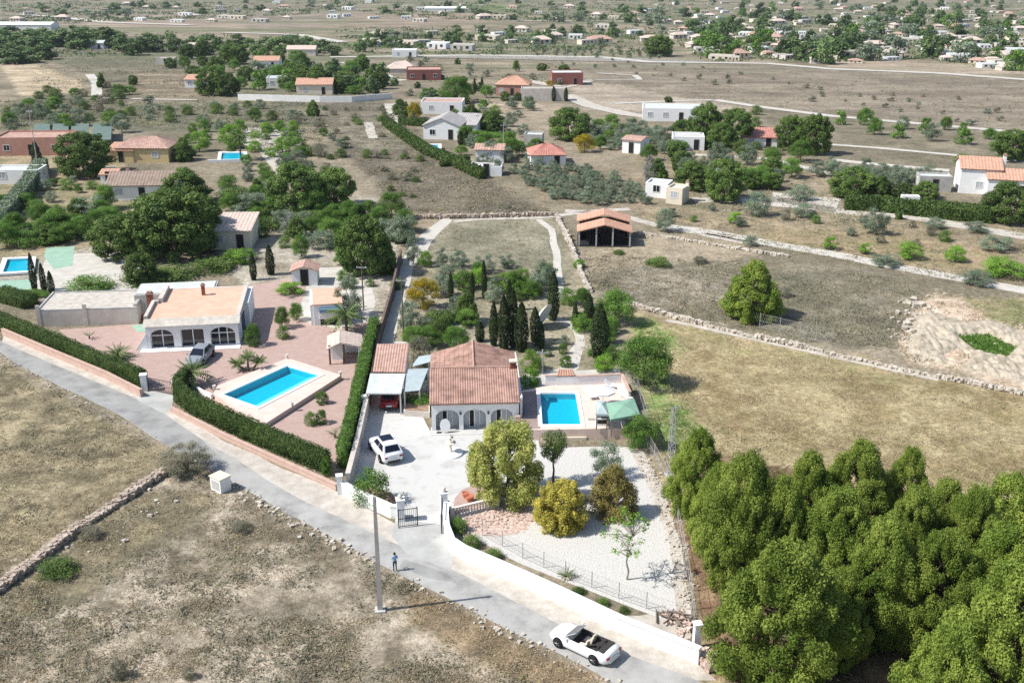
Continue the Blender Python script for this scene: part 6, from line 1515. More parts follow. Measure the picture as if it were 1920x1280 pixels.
# ------------------------------------------------------------------ trees one can tell apart: kind, foot x, foot y, top y, crown width in photo pixels, label
def tree(kind, px, py, top, wpx, label, cat='tree', group=None, k=None):
    if kind in ('leafy','bright','olive','ball','bush0','bush1','bush2','mpine','gold','rust','lone','yellow','scruff'): py -= (.06 if kind == 'ball' else .17)*wpx
    p = P(px, py); p.z -= .05
    h = max(.4, HT(px, py, top)*.97); w_ = wpx*mpp(px, py)*(1.08 if kind == 'pine' else 1.04)
    n = {'pine': 4, 'mpine': 3, 'cypress': 2, 'olive': 2, 'bright': 2, 'leafy': 2, 'far': 3}.get(kind)
    key = kind if n is None else kind+str(random.randrange(n) if k is None else k)
    return put(key, p, w_, h, None, label, cat, group)
TREES = [
 ('pine',1302,975,796,105,'pine nearest the lattice mast at the left end of the grove'),
 ('pine',1385,1100,838,165,'broad pine at the left front of the grove beside the fence path'),
 ('pine',1503,1040,838,120,'pine at the back of the grove third from the lattice mast'),
 ('pine',1592,1030,816,140,'tallest looking pine at the back middle of the grove'),
 ('pine',1684,1020,830,100,'slim pine at the back of the grove right of the tallest'),
 ('pine',1752,1085,890,125,'round topped pine at the back right of the grove'),
 ('pine',1868,1090,880,160,'wide pine at the back right corner of the grove'),
 ('pine',1555,1130,905,150,'pine in the middle row of the grove left of centre'),
 ('pine',1640,1195,962,165,'pine in the very middle of the grove'),
 ('pine',1455,1290,1005,235,'biggest pine at the front left of the grove by the road corner'),
 ('pine',1745,1215,985,160,'pine right of the grove centre above the dark gap'),
 ('pine',1870,1350,1045,240,'large pine at the lower right corner of the picture'),
 ('pine',1745,1440,1165,185,'pine cut by the bottom edge right of the dark gap'),
 ('pine',1858,1200,972,180,'pine in the right middle row of the grove'),
 ('pine',1945,1120,905,120,'pine cut by the right edge at the back of the grove'),
 ('pine',1340,1040,860,100,'slender pine squeezed between the first two pines by the fence'), ('pine',1450,1110,880,120,'pine standing behind the biggest front pine'), ('pine',1800,1130,900,120,'pine between the round topped pine and the back right corner'), ('pine',1690,1120,900,120,'pine in the second row behind the dark gap'), ('pine',1920,1260,1040,150,'pine at the right edge above the lower right corner'),
 ('pine',1560,1240,1060,120,'smaller pine between the biggest pine and the dark gap'),
 ('lone',1408,612,483,108,'lone bushy pine standing above the long stone wall'),
 ('pepper',950,935,787,134,'big yellow green pepper tree in front of the villa'),
 ('lolly',1037,904,806,56,'standard tree with round dark crown left of the white gravel'),
 ('gold',1050,1002,903,100,'golden yellow round conifer on the white gravel'),
 ('rust',1148,980,868,96,'brownish green conifer on the white gravel'),
 ('olive',1137,905,822,60,'grey olive tree behind the brownish conifer'),
 ('sapling',1175,1086,955,100,'thin young tree with sparse bright leaves on the gravel'),
 ('leafy',1197,850,775,64,'dense round green tree at the right front corner of the pool terrace'),
 ('leafy',1207,738,628,98,'big bright green tree right of the pool terrace'),
 ('leafy',1152,618,540,72,'bright green tree behind the cypresses at the right garden edge'),
 ('bright',1135,705,662,40,'round green bush at the back right of the pool terrace','bush'),
 ('bright',996,702,655,42,'yellow green round tree at the rear corner of the villa'),
 ('bright',994,735,688,36,'dark green bush between villa and pool','bush'),
 ('ball',1055,664,642,17,'small clipped ball bush at the garden path','bush'), ('ball',1062,688,665,26,'larger clipped ball bush behind the pool wall','bush'), ('ball',1027,668,655,16,'tiny clipped ball bush beside the garden path','bush'),
 ('cypress',926,648,560,17,'slim cypress at the left end of the cluster behind the villa roof'), ('cypress',945,655,548,22,'dark cypress second from the left in the cluster behind the roof'),
 ('cypress',962,650,535,20,'tallest slim cypress of the cluster behind the villa roof'), ('cypress',978,658,562,26,'broad cypress in the middle of the cluster behind the roof'),
 ('cypress',1003,640,572,20,'cypress left of the large white dish'), ('cypress',1037,600,505,22,'tall dark cypress right behind the large white dish'),
 ('cypress',908,560,484,11,'very slim cypress farthest back in the garden'), ('cypress',1078,612,562,11,'small slim cypress right of the curved garden path'),
 ('cypress',1123,672,566,34,'broad tall cypress at the right end of the garden'), ('cypress',1104,604,548,18,'cypress left of the bright green tree at the garden edge'),
 ('cypress',955,582,520,12,'slim cypress above the cluster behind the villa'), ('cypress',846,566,506,10,'slim cypress left in the row behind the yellow tree'),
 ('cypress',886,560,508,9,'short slim cypress between two taller ones in the back row'), ('cypress',1015,655,600,12,'short cypress right of the cluster near the path'),
 ('cypress',900,640,600,17,'short dark cypress just left of the cluster'), ('cypress',828,540,515,8,'small cypress beside the yellow flowering tree'),
 ('mpine',875,612,540,46,'dark umbrella shaped conifer in the middle of the back garden','tree',None,1),
 ('yellow',793,588,520,62,'yellow flowering tree beside the pale back track'),
 ('olive',768,630,562,48,'round grey olive beside the pale back track'),
 ('bush1',815,625,580,44,'dark bush left of the pale garden path','bush'), ('bush1',838,632,585,36,'dark bush right of the grey olive','bush'), ('bush2',790,692,628,46,'pale mottled bush behind the garage','bush'),
 ('olive',838,540,490,50,'green grey tree behind the yellow flowering tree'), ('leafy',868,550,505,44,'green tree in the back row of the garden'), ('olive',930,555,510,36,'grey green tree right of the very slim cypress'),
 ('bright',975,560,525,34,'yellowish bush tree at the back of the garden'), ('olive',1015,550,502,28,'grey leafed tree left of the tall dark cypress'), ('bush0',745,545,520,26,'dark bush by the pale track','bush'),
 ('scruff',349,900,832,92,'dark scruffy bush at the end of the stone wall by the road','bush'),
 ('bush2',455,1000,975,40,'pale grey shrub in the lower field','shrub'), ('bush2',225,1275,1235,34,'grey green shrub at the bottom left edge','shrub'), ('bush2',354,1275,1250,26,'small grey shrub in the bottom field','shrub'), ('bush1',110,1085,1050,70,'dark shrub growing in the shade of the stone wall','shrub'), ('bush2',170,1015,985,40,'grey shrub against the stone wall','shrub'),
 ('mpine',332,505,350,160,'largest dark pine behind the bungalow','tree',None,0), ('mpine',350,400,312,100,'dark pine above the largest pine','tree',None,1), ('mpine',230,500,400,108,'yellowish pine left of the largest pine','tree',None,0), ('mpine',268,545,470,60,'short pine in front of the largest pine','tree',None,0),
 ('mpine',290,470,375,110,'dark pine between the yellowish pine and the largest pine','tree',None,2), ('mpine',385,470,360,70,'dark pine at the right of the largest pine','tree',None,0), ('bush1',300,545,505,120,'dark undergrowth below the large pines','bush'), ('bush1',400,520,485,90,'dark undergrowth right of the large pines','bush'), ('bush1',250,440,405,90,'dark bush under the brown roofed house','bush'),
 ('leafy',30,455,405,80,'dark leafy tree behind the left edge pool'), ('leafy',130,460,415,60,'dark leafy tree left of the yellowish pine'), ('leafy',205,430,385,50,'leafy tree below the brown roof'), ('bush1',590,430,395,80,'dark hedge like bush behind the gravel court','bush'), ('bush1',500,440,405,70,'dark bush right of the peach roof building','bush'), ('bush0',660,455,425,50,'green bush behind the trunked pine','bush'), ('bush1',440,390,350,60,'dark garden bush under the brown roof corner','bush'),
 ('mpine',160,345,246,104,'big round pine between the salmon and yellow houses','tree',None,2), ('mpine',345,308,256,42,'dark conifer at the right end of the yellow house','tree',None,1),
 ('mpine',558,412,300,100,'broad dark pine left of the scrub strip','tree',None,2), ('mpine',628,400,312,78,'dark pine at the edge of the scrub strip','tree',None,0), ('leafy',590,410,352,52,'bright green tree in front of the two dark pines'), ('leafy',640,430,392,44,'light green tree left of the trunked pine'),
 ('mpine',684,530,398,94,'tall pine with bare trunk by the pale gravel court','tree',None,0), ('mpine',722,520,440,50,'smaller pine right of the trunked pine','tree',None,1), ('leafy',735,420,358,50,'green tree at the lower end of the scrub strip'), ('olive',752,465,395,54,'grey tree by the pale back track'), ('olive',775,500,440,30,'slim grey tree along the back track'), ('olive',830,505,460,24,'small grey tree on the back plot'),
 ('cypress',66,545,470,13,'leftmost tall cypress beside the left edge pool'), ('cypress',84,548,490,12,'second cypress beside the left edge pool'), ('cypress',98,552,505,12,'third shorter cypress beside the left edge pool'), ('cypress',508,515,456,17,'dark cypress behind the peach yard'), ('cypress',476,525,470,13,'slim cypress left of the dark cypress behind the yard'), ('cypress',72,318,262,18,'tall leaning cypress beside the salmon house'),
 ('olive',175,412,365,60,'grey olive left of the brown roofed house'), ('leafy',108,452,395,66,'dark green tree in the left orchard'), ('bush0',60,470,430,70,'dark bushes behind the left edge pool','bush'), ('leafy',70,415,372,40,'small green tree in the left orchard'), ('bush0',170,555,518,80,'wide bush left of the store building','bush'), ('leafy',60,565,545,60,'green bush at the left hedge','bush'),
 ('olive',467,402,358,66,'round grey olive right of the peach roof building'), ('bright',374,290,245,40,'lime green tree right of the yellow house'), ('bright',432,285,230,44,'lime green tree behind the small blue pool'), ('bright',500,248,228,24,'leftmost small lime tree in the walled orchard'), ('bright',526,246,226,26,'small lime tree at the right of the orchard'), ('bright',530,292,255,32,'largest lime tree at the orchard edge'), ('bright',480,262,244,22,'lime tree in the middle of the orchard'), ('bright',478,290,262,30,'pale lime tree in front of the orchard'),
 ('olive',530,425,395,60,'grey olive behind the gravel court'), ('olive',605,475,432,58,'pale grey olive on the gravel court'), ('olive',655,600,515,46,'grey olive beside the white garage'), ('leafy',565,488,438,34,'upright green tree on the gravel court'), ('bright',545,560,528,50,'yellow green small tree beside the paved yard'), ('bright',450,500,465,60,'yellowish tree behind the bungalow'), ('bare',548,440,395,40,'bare grey tree on the gravel court'), ('leafy',640,500,470,26,'little tree by the gravel court'),
 ('ball',476,650,604,30,'egg shaped clipped thuja right of the bungalow','bush'), ('ball',604,758,732,24,'round clipped bush in the paved yard','bush'), ('ball',604,795,766,22,'second round clipped bush in the paved yard','bush'), ('bush0',584,800,770,24,'spiky pale bush next to the clipped bush','bush'),
 ('leafy',530,620,572,30,'dark green tree between bungalow and white garage'), ('leafy',556,605,565,28,'small green tree left of the white garage'), ('bush0',532,638,610,24,'low bush in front of the white garage','bush'),
 ('bush0',790,770,738,46,'green bushes in the pale planter','bush'), ('bush0',764,758,735,22,'spiky small bush at the planter end','bush'), ('ball',614,892,852,22,'dark clipped end of the road hedge','bush'),
 ('bush0',860,1000,968,32,'dark hedge bush inside the right gate wall','bush'), ('bush1',885,1030,1002,36,'dark bush along the inside of the white wall','bush'), ('bush1',925,1052,1028,34,'green shrub along the inside of the white wall','bush'), ('bush1',1085,1115,1100,26,'small green shrub against the white wall midway','shrub'), ('bush1',1130,1138,1120,26,'small shrub against the white wall near the corner','shrub'), ('bush1',1170,1150,1136,20,'last small shrub against the white wall','shrub'),
 ('mpine',1358,388,296,74,'dark rounded pine right of the twin huts','tree',None,2), ('mpine',1300,366,300,66,'dark pine behind the twin huts','tree',None,2), ('mpine',1278,330,280,40,'narrow pine behind the bare tree','tree',None,0), ('olive',1335,360,310,50,'grey green tree between the two dark pines'), ('leafy',1425,362,308,58,'yellowish green tree right of the dark rounded pine'), ('olive',1418,412,356,48,'dense grey bush tree right of the rounded pine'), ('bare',1216,352,286,30,'bare white tree beside the twin huts'), ('mpine',1232,345,295,40,'pine behind the bare white tree','tree',None,1),
 ('mpine',1320,282,190,60,'tall pine in the middle of the pine group','tree',None,0), ('mpine',1378,285,200,62,'right hand pine of the pine group','tree',None,0), ('mpine',1282,272,222,46,'left hand pine of the pine group','tree',None,2), ('mpine',1350,290,230,56,'front pine of the pine group','tree',None,2),
 ('mpine',1482,292,213,60,'left pine of the tall pair','tree',None,0), ('mpine',1525,300,210,64,'right pine of the tall pair','tree',None,0), ('bush0',1450,296,275,34,'yellowish bush left of the tall pine pair','bush'), ('leafy',1500,310,260,40,'green tree in front of the tall pine pair'),
 ('mpine',1598,382,312,86,'dark wide pine behind the clipped hedge','tree',None,2), ('mpine',1650,382,328,50,'dark pine right of the wide one behind the hedge','tree',None,1), ('mpine',1690,380,342,34,'small dark pine behind the hedge gap','tree',None,2), ('mpine',1735,380,338,46,'dark tree left of the grey garage','tree',None,2), ('mpine',1885,430,338,86,'big yellowish pine at the right end of the hedge','tree',None,2), ('mpine',1893,312,240,70,'dark pine behind the two storey house','tree',None,0), ('leafy',1805,318,288,36,'dark bush tree left of the two storey house'),
 ('olive',1640,446,385,46,'tall grey olive before the long hedge'), ('olive',1865,478,436,58,'round grey olive on the right terrace'), ('olive',1752,434,406,34,'small round olive in front of the hedge'), ('olive',1830,442,414,44,'pale olive at the hedge end'), ('olive',1658,506,476,56,'wide low olive beside the dirt track'), ('bright',1706,492,452,44,'bright almond tree on the right terrace'), ('bright',1790,496,458,38,'second bright almond tree on the right terrace'), ('bright',1884,530,484,84,'wide bright green tree at the right edge'), ('olive',1830,542,506,60,'wide dark olive at the lower dirt track'), ('bright',1557,472,442,26,'small bright tree above the dirt track'), ('bright',1622,480,454,22,'smallest bright tree above the dirt track'), ('olive',1245,440,388,38,'single olive right of the orange roofed shelter'), ('olive',1405,466,438,28,'small round olive beside the stone terrace'), ('olive',1500,382,345,46,'grey tree beside the pale court'), ('olive',1507,415,380,40,'pale loose tree on the middle terrace'), ('bright',1378,424,396,26,'young green tree on the middle terrace'), ('olive',1595,445,425,20,'tiny olive before the long hedge'), ('bush1',1238,505,480,36,'dark bush on the scrub slope','bush'), ('bush2',1312,498,480,30,'grey shrub on the scrub slope','shrub'), ('bush1',1160,480,468,24,'green bush in front of the shelter','bush'), ('bright',1085,505,485,24,'yellow green bush by the climbing wall','bush'),
 ('mpine',1068,275,200,78,'large round pine behind the yellow bush','tree',None,2), ('yellow',1096,292,250,40,'yellow flowering bush beside the large round pine'), ('mpine',917,260,205,56,'dark round pine right of the grey roofed villa','tree',None,2), ('leafy',925,280,248,56,'green tree below the round villa pine'), ('leafy',855,202,141,56,'tall airy eucalyptus behind the yellow trees'), ('mpine',752,225,184,30,'dark tree left of the yellow tree','tree',None,2), ('yellow',778,228,190,26,'yellow tree at the brown field corner'), ('yellow',814,208,186,26,'yellow tree beside the airy eucalyptus'), ('leafy',800,195,164,28,'grey tree left of the airy eucalyptus'), ('bright',990,208,182,22,'single small tree on the bare slope'), ('yellow',860,252,222,30,'yellow tree in front of the grey roofed villa'), ('cypress',1038,190,160,8,'cypress left of the pair by the beige terrace'), ('cypress',1061,190,162,8,'right cypress of the pair by the beige terrace'), ('cypress',890,175,144,6,'slim cypress left of the salmon hipped house'), ('cypress',904,176,142,6,'second slim cypress left of the salmon hipped house'), ('yellow',1030,170,150,18,'yellow bush left of the dark red house'), ('cypress',864,272,244,12,'leftmost of the dark cypresses by the villa'), ('cypress',874,274,242,12,'rightmost of the dark cypresses by the villa'),
 ('mpine',588,222,186,26,'small dark pine alone in the brown field','tree',None,1), ('mpine',396,188,122,56,'large round pine left of the far houses','tree',None,2), ('mpine',428,188,135,44,'dark pine right behind the large round pine','tree',None,2), ('mpine',440,130,80,56,'big dark pine above the far houses','tree',None,0), ('mpine',565,155,120,34,'round pine above the peach roofed house','tree',None,2), ('mpine',191,168,135,18,'pointed conifer by the white track','tree',None,1), ('mpine',250,163,140,18,'round conifer in the open far field','tree',None,2), ('mpine',680,135,100,24,'dark tree at the far farm track','tree',None,0), ('leafy',665,183,160,40,'light green tree behind the long white wall'), ('leafy',548,178,152,36,'bright tree left of the peach roofed house'), ('mpine',1057,140,120,22,'round dark tree behind the dark red house','tree',None,2), ('mpine',1016,136,118,20,'round dark tree on the far slope','tree',None,2), ('mpine',1253,195,180,16,'square dark tree on the bare slope','tree',None,2),
 ('mpine',1235,115,64,54,'big dark tree at the edge of the far town','tree',None,0), ('leafy',968,137,112,16,'dark tree on the far slope'), ('mpine',1320,97,66,40,'dark trees beside the pink far house','tree',None,2),
 ('bare',1160,270,225,14,'thin bare tree among the far olives'),
 ('bush2',1470,560,535,28,'grey shrub on the scrub slope right of the lone pine','shrub'), ('bush1',1225,500,485,30,'dark shrub above the stone wall','shrub'),
]
for t in TREES: tree(t[0], t[1], t[2], t[3], t[4], t[5], t[6] if len(t) > 6 and t[6] else 'tree', None, t[8] if len(t) > 8 else None)
# palms and cycads
palm(P(362, 722), 1.3, 2.1, 30, 'date palm at the gate end of the curved hedge')
palm(P(222, 672), .5, 1.7, 26, 'low palm poking above the left clipped hedge')
palm(P(650, 622), 2.0, 2.6, 34, 'broad palm behind the twin roofed hut')
palm(P(452, 300), 4.2, 2.2, 30, 'tall palm beside the small blue pool')
palm(P(466, 695), 1.3, .95, 26, 'three headed fan palm by the large pool', heads=((0, 0, 1.15), (-1.1, .1, .55), (1.1, -.1, .8)), droop=.3, r=.12, wid=.16)
palm(P(1062, 1082), .15, .75, 24, 'small yucca in a stone ring on the gravel', 'shrub', .1, name='yucca_plant', droop=.2, wid=.05)
palm(P(168, 635), .35, .7, 16, 'small yellowish agave pot plant on the paved yard', 'plant', .1, name='yucca_plant', droop=.1, wid=.05)
palm(P(628, 820), .3, .8, 16, 'grey yucca at the hedge corner of the paved yard', 'plant', .1, name='yucca_plant', droop=.2, wid=.05)
palm(P(460, 790), .3, .7, 16, 'pale spiky plant at the pool edge by the curved hedge', 'plant', .1, name='yucca_plant', droop=.2, wid=.05)
def cycad():
    o = put('bush0', P(698, 942), 2.7, 2.9, 1.0, 'rounded dark green bush tree on the soil bed by the villa gate', 'tree')
cycad()
rocks([(1048,1080),(1062,1086),(1078,1082),(1066,1074),(1050,1076)], 50, .15, .32, 'palestone', 'ring_stones', .08, 33)
rocks([(676,935),(684,944),(700,948),(714,944)], 30, .2, .4, 'palestone', 'ring_stones', .08, 34)
# ------------------------------------------------------------------ orchards and groups whose members nothing tells apart
def scatter(poly, n, kinds, wm, hm, label, cat, group, seed, mind=6, rows=None, yw=1.0):
    rng = np.random.default_rng(seed); xs = [p[0] for p in poly]; ys = [p[1] for p in poly]; got = []; t = 0
    while len(got) < n and t < n*60:
        t += 1; x, y = rng.uniform(min(xs), max(xs)), rng.uniform(min(ys), max(ys))
        if not inpoly(np.array([x]), np.array([y]), poly)[0]: continue
        if any(abs(x-a) < mind and abs(y-b) < mind*.45 for a, b in got): continue
        got.append((x, y)); k = kinds[rng.integers(len(kinds))]
        s = rng.uniform(*wm); o = put(k, P(x, y)-Vector((0, 0, .05)), s, s*rng.uniform(*hm), rng.uniform(0, 6.28), label, cat, group)
    return got
scatter([(960,325),(1010,310),(1090,318),(1190,350),(1225,385),(1120,385),(1030,372)], 62, ['olive0','olive1','olive0'], (1.5,2.3), (.75,1.0), 'grey olive tree of the grove below the red roofed house', 'tree', 'olive trees of the grove below the red roof', 1, 15)
scatter([(1105,235),(1180,245),(1255,262),(1240,285),(1120,282),(1100,262)], 30, ['olive0','olive1','leafy0'], (2.4,3.6), (.8,1.05), 'grey green olive tree of the thicket beside the large round pine', 'tree', 'olive trees of the far thicket', 2, 14)
scatter([(1540,318),(1640,322),(1780,345),(1700,352),(1590,345)], 30, ['olive0','olive1'], (2.0,3.2), (.8,1.1), 'grey olive in the rows behind the clipped hedge', 'tree', 'olive trees in rows behind the hedge', 3, 12)
scatter([(1560,222),(1700,232),(1910,262),(1860,280),(1590,250)], 12, ['olive0','leafy1','farbright'], (2.6,3.8), (.8,1.1), 'dark bushy tree on the terrace edge of the far field', 'tree', 'trees on the terrace edge', 4, 30)
scatter([(1300,200),(1460,215),(1460,260),(1400,300),(1240,300)], 16, ['olive1','bush1','leafy0'], (2.0,3.0), (.7,1.0), 'grey green bush around the pine group', 'bush', 'bushes around the pine group', 5, 16)
scatter([(1180,392),(1400,395),(1700,420),(1830,470),(1700,470),(1430,430),(1260,415)], 14, ['bush2','olive0','bush0'], (1.0,1.9), (.7,1.0), 'small grey shrub on the right hand terraces', 'shrub', 'shrubs on the right terraces', 6, 22)
scatter([(600,200),(730,200),(800,300),(780,390),(690,330),(640,270)], 36, ['bush2','bush1','farscrub'], (1.0,2.2), (.5,.8), 'grey scrub bush on the fallow strip', 'shrub', 'scrub on the fallow strip', 7, 12)
scatter([(480,250),(600,200),(640,250),(660,330),(560,330)], 26, ['olive0','bush2','leafy0','bush1'], (1.6,3.2), (.6,.9), 'grey green bush between orchard and fallow strip', 'bush', 'bushes beside the fallow strip', 8, 14)
scatter([(0,200),(200,190),(480,200),(560,225),(420,232),(120,228),(0,240)], 40, ['olive0','bush2','bush1','farolive'], (1.8,3.4), (.6,.9), 'grey bush in the rough field above the shade nets', 'bush', 'bushes above the shade nets', 9, 16)
scatter([(400,320),(500,320),(520,400),(440,420),(420,370)], 16, ['leafy0','olive1','bush0'], (2.0,3.2), (.7,1.0), 'garden bush between the houses on the left', 'bush', 'garden bushes between the left houses', 10, 16)
scatter([(0,380),(60,340),(200,350),(190,400),(60,450),(0,440)], 18, ['leafy1','olive0','bush0'], (1.6,2.8), (.7,1.0), 'orchard bush on the sandy plot at the left', 'bush', 'orchard bushes on the left plot', 11, 16)
scatter([(470,395),(640,400),(720,500),(690,560),(600,500),(480,450)], 22, ['bush0','bush1','olive1'], (1.2,2.4), (.7,1.0), 'garden bush on the pale gravel court', 'bush', 'bushes on the gravel court', 12, 14)
scatter([(780,520),(1090,530),(1160,620),(1120,690),(1000,680),(900,600),(800,640)], 20, ['bush0','bush1','olive0','bush2'], (.8,1.7), (.7,1.0), 'low garden shrub among the cypresses', 'shrub', 'low shrubs of the back garden', 13, 14)
scatter([(40,180),(250,150),(260,180),(100,230),(40,230)], 20, ['leafy0','bush1','bush2'], (2.5,4.5), (.6,.8), 'green thicket bush below the bare sandy slope', 'bush', 'thicket below the sandy slope', 14, 14)
scatter([(480,130),(720,130),(740,180),(480,176)], 34, ['far0','far2','farolive','farbright'], (3,6), (.7,1.0), 'green tree among the far left houses', 'tree', 'trees among the far left houses', 15, 13)
scatter([(720,110),(880,120),(1060,160),(900,190),(740,180)], 22, ['far0','farolive','farscrub'], (2,4), (.7,1.0), 'small tree on the far middle slope', 'tree', 'trees on the far middle slope', 16, 18)
scatter([(820,215),(960,205),(1000,250),(960,300),(880,300),(840,280)], 20, ['leafy0','olive0','bush0'], (1.8,3.2), (.7,1.0), 'garden tree around the white gabled villa', 'tree', 'garden trees around the white gabled villa', 17, 14)
scatter([(1040,112),(1240,116),(1500,150),(1900,200),(1900,250),(1500,190),(1300,160),(1080,140)], 46, ['farscrub','farscrub','farolive'], (1.0,2.2), (.6,.9), 'tiny scrub bush dotted over the far fallow field', 'shrub', 'scrub dots on the far field', 18, 16)
scatter([(0,385),(110,395),(210,390),(190,450),(60,470),(0,470)], 16, ['leafy0','leafy1','mpine2'], (2.4,3.8), (.8,1.1), 'dark leafy garden tree left of the large pines', 'tree', 'dark garden trees left of the large pines', 31, 20)
scatter([(480,360),(560,395),(760,395),(770,450),(640,470),(500,440),(430,395)], 26, ['leafy0','leafy1','olive0','mpine1'], (2.4,3.8), (.8,1.1), 'green garden tree around the pale gravel court', 'tree', 'garden trees around the gravel court', 32, 18)
scatter([(785,500),(900,490),(1030,520),(1040,560),(900,575),(800,570)], 15, ['leafy0','leafy1','olive0','olive1','bright0'], (2.0,3.2), (.85,1.15), 'green tree of the row at the back of the cypress garden', 'tree', 'tree row at the back of the garden', 33, 17)
scatter([(780,590),(860,580),(930,600),(930,650),(830,660),(775,650)], 8, ['leafy0','mpine2','olive0','bush1'], (1.8,2.8), (.8,1.1), 'bushy garden tree behind the left roof half of the villa', 'tree', 'bushy trees behind the villa roof', 34, 16)
scatter([(1050,560),(1100,560),(1170,640),(1160,690),(1100,640)], 10, ['leafy0','olive1','bush0'], (1.4,2.4), (.8,1.1), 'small green tree near the right garden edge', 'tree', 'small trees near the right garden edge', 35, 18)
scatter([(350,235),(470,225),(560,240),(560,320),(420,310),(350,290)], 20, ['bright0','bright1','olive1','leafy0'], (1.8,3.2), (.8,1.1), 'fruit tree around the walled orchard and small pool', 'tree', 'fruit trees around the walled orchard', 36, 18)
scatter([(300,100),(480,110),(700,130),(720,185),(450,175),(330,150)], 30, ['mpine0','mpine2','leafy0'], (4,6.5), (.8,1.1), 'dark tree beside the far left peach houses', 'tree', 'dark trees beside the far peach houses', 37, 20)
scatter([(760,190),(960,170),(1000,215),(960,240),(830,225),(770,225)], 18, ['mpine2','leafy0','olive0'], (2.6,4.4), (.8,1.1), 'garden tree near the yellow trees and salmon house', 'tree', 'garden trees near the salmon house', 38, 18)
scatter([(850,260),(960,250),(1010,290),(1000,320),(930,330),(880,300)], 16, ['leafy0','olive0','mpine2'], (2.2,3.6), (.8,1.1), 'garden tree right of the white gabled villa', 'tree', 'garden trees right of the gabled villa', 39, 17)
scatter([(1180,275),(1270,285),(1460,300),(1560,340),(1420,370),(1250,350)], 22, ['mpine2','olive0','leafy0','olive1'], (2.2,3.6), (.8,1.1), 'garden tree between the twin huts and pine pairs', 'tree', 'garden trees around the twin huts', 40, 18)
scatter([(0,215),(120,205),(240,240),(240,262),(60,258),(0,250)], 12, ['leafy0','mpine2','olive0'], (3,4.5), (.7,1.0), 'dark tree behind the salmon house', 'tree', 'dark trees behind the salmon house', 41, 18)
# dark belt of trees on the left
belt = [(5,85,55,60),(40,95,62,60),(70,100,66,50),(95,88,56,46),(120,88,58,46),(150,92,52,50),(178,88,52,46),(205,90,50,54),(232,96,60,46),(268,98,66,44),(292,98,70,36),(15,108,80,60),(55,118,92,50),(335,98,70,34),(352,105,80,36),(390,92,62,46),(412,95,68,36),(468,90,70,30),(505,95,68,46),(530,98,66,50),(560,96,72,40),(590,100,76,34),(622,104,84,34)]
belt += [(20,72,48,50),(60,82,52,50),(85,76,50,40),(135,78,46,44),(165,80,48,44),(190,78,50,40),(222,84,56,44),(250,104,70,40),(280,84,60,36),(380,104,74,40),(430,100,72,30),(448,84,62,34),(485,106,80,30),(548,86,64,44),(575,88,66,36),(605,96,72,30),(28,120,90,50),(85,112,78,40),(318,86,60,34),(362,88,66,30)]
for i, (x, y, tp, w_) in enumerate(belt): tree('far', x, y, tp, w_, 'dark tree in the long belt below the far plain', 'tree', 'dark tree belt on the left')
# far plain and town: small houses and trees
HP = []
def far_house(kind):
    wall_, roof_, shape, wname = kind
    r = empty('distant_house', (0, 0, 0)); w_, d, h = 9.0, 7.0, 2.5
    wl, rf = MB(), MB(); wl.box(-w_/2, 0, -1.5, w_/2, d, h)
    if shape == 'flat':
        wl.box(-w_/2, 0, h, w_/2, .25, h+.4); wl.box(-w_/2, d-.25, h, w_/2, d, h+.4); rf.box(-w_/2+.01, .26, h, w_/2-.01, d-.26, h+.12)
    else:
        e = .4; rf.add([(-w_/2-e,-e,h),(w_/2+e,-e,h),(w_/2+e,d+e,h),(-w_/2-e,d+e,h),(-w_/2+d*.4,d/2,h+1.6),(w_/2-d*.4,d/2,h+1.6)], [(0,1,5,4),(1,2,5),(2,3,4,5),(3,0,4),(3,2,1,0)])
    wl.build('wall', M[wall_], r); rf.build('roof', M[roof_], r)
    for x in (-2.6, 2.4): k = MB(); k.box(x-.6, -.06, 1, x+.6, .05, 2.2); k.build('window', M['glass'], r)
    k = MB(); k.box(-.5, -.06, 0, .5, .05, 2.1); k.build('door', M['wood'], r)
    return r
KINDS = [('offwhite','gravelroof','flat','white grey roofed'), ('offwhite','tilebeige','hip','white beige roofed'), ('cream','tilepink','hip','cream pink roofed'), ('beigewall','tilebeige','hip','beige hipped'), ('cream','sand','flat','cream flat roofed'), ('white','canopy','flat','white boxy')]
PR = [far_house(k) for k in KINDS]; USED = [False]*len(PR)
def town(poly, n, seed, where, mind, sc_=(.75,1.25)):
    rng = np.random.default_rng(seed); xs = [p[0] for p in poly]; ys = [p[1] for p in poly]; got = []; t = 0
    while len(got) < n and t < n*80:
        t += 1; x, y = rng.uniform(min(xs), max(xs)), rng.uniform(min(ys), max(ys))
        if not inpoly(np.array([x]), np.array([y]), poly)[0]: continue
        if any(abs(x-a) < mind and abs(y-b) < mind*.4 for a, b in got): continue
        got.append((x, y)); k = int(rng.choice(len(PR), p=[.22,.2,.11,.15,.14,.18]))
        o = PR[k] if not USED[k] else copy_tree(PR[k]); USED[k] = True
        s = rng.uniform(*sc_); o.location = P(x, y); o.rotation_euler.z = rng.uniform(-.5, .5); o.scale = (s*rng.uniform(.8, 1.5), s, s*rng.uniform(.8, 1.2))
        tag(o, '%s house %s' % (KINDS[k][3], where), 'house', 'houses '+where)
TOWN = [(1250,60),(1330,116),(1440,114),(1560,122),(1640,116),(1740,112),(1850,128),(1925,138),(1925,4),(1320,4)]
town(TOWN, 205, 1, 'in the far right town', 12, (.45,.85))
town([(960,60),(1240,50),(1240,88),(960,86)], 12, 2, 'on the plain left of the town', 22, (.6,1.0))
town([(680,60),(960,60),(950,95),(690,98)], 12, 3, 'on the far middle plain', 24, (.6,1.0))
town([(0,4),(660,4),(660,44),(0,44)], 30, 4, 'on the far left plain', 22, (.6,1.0))
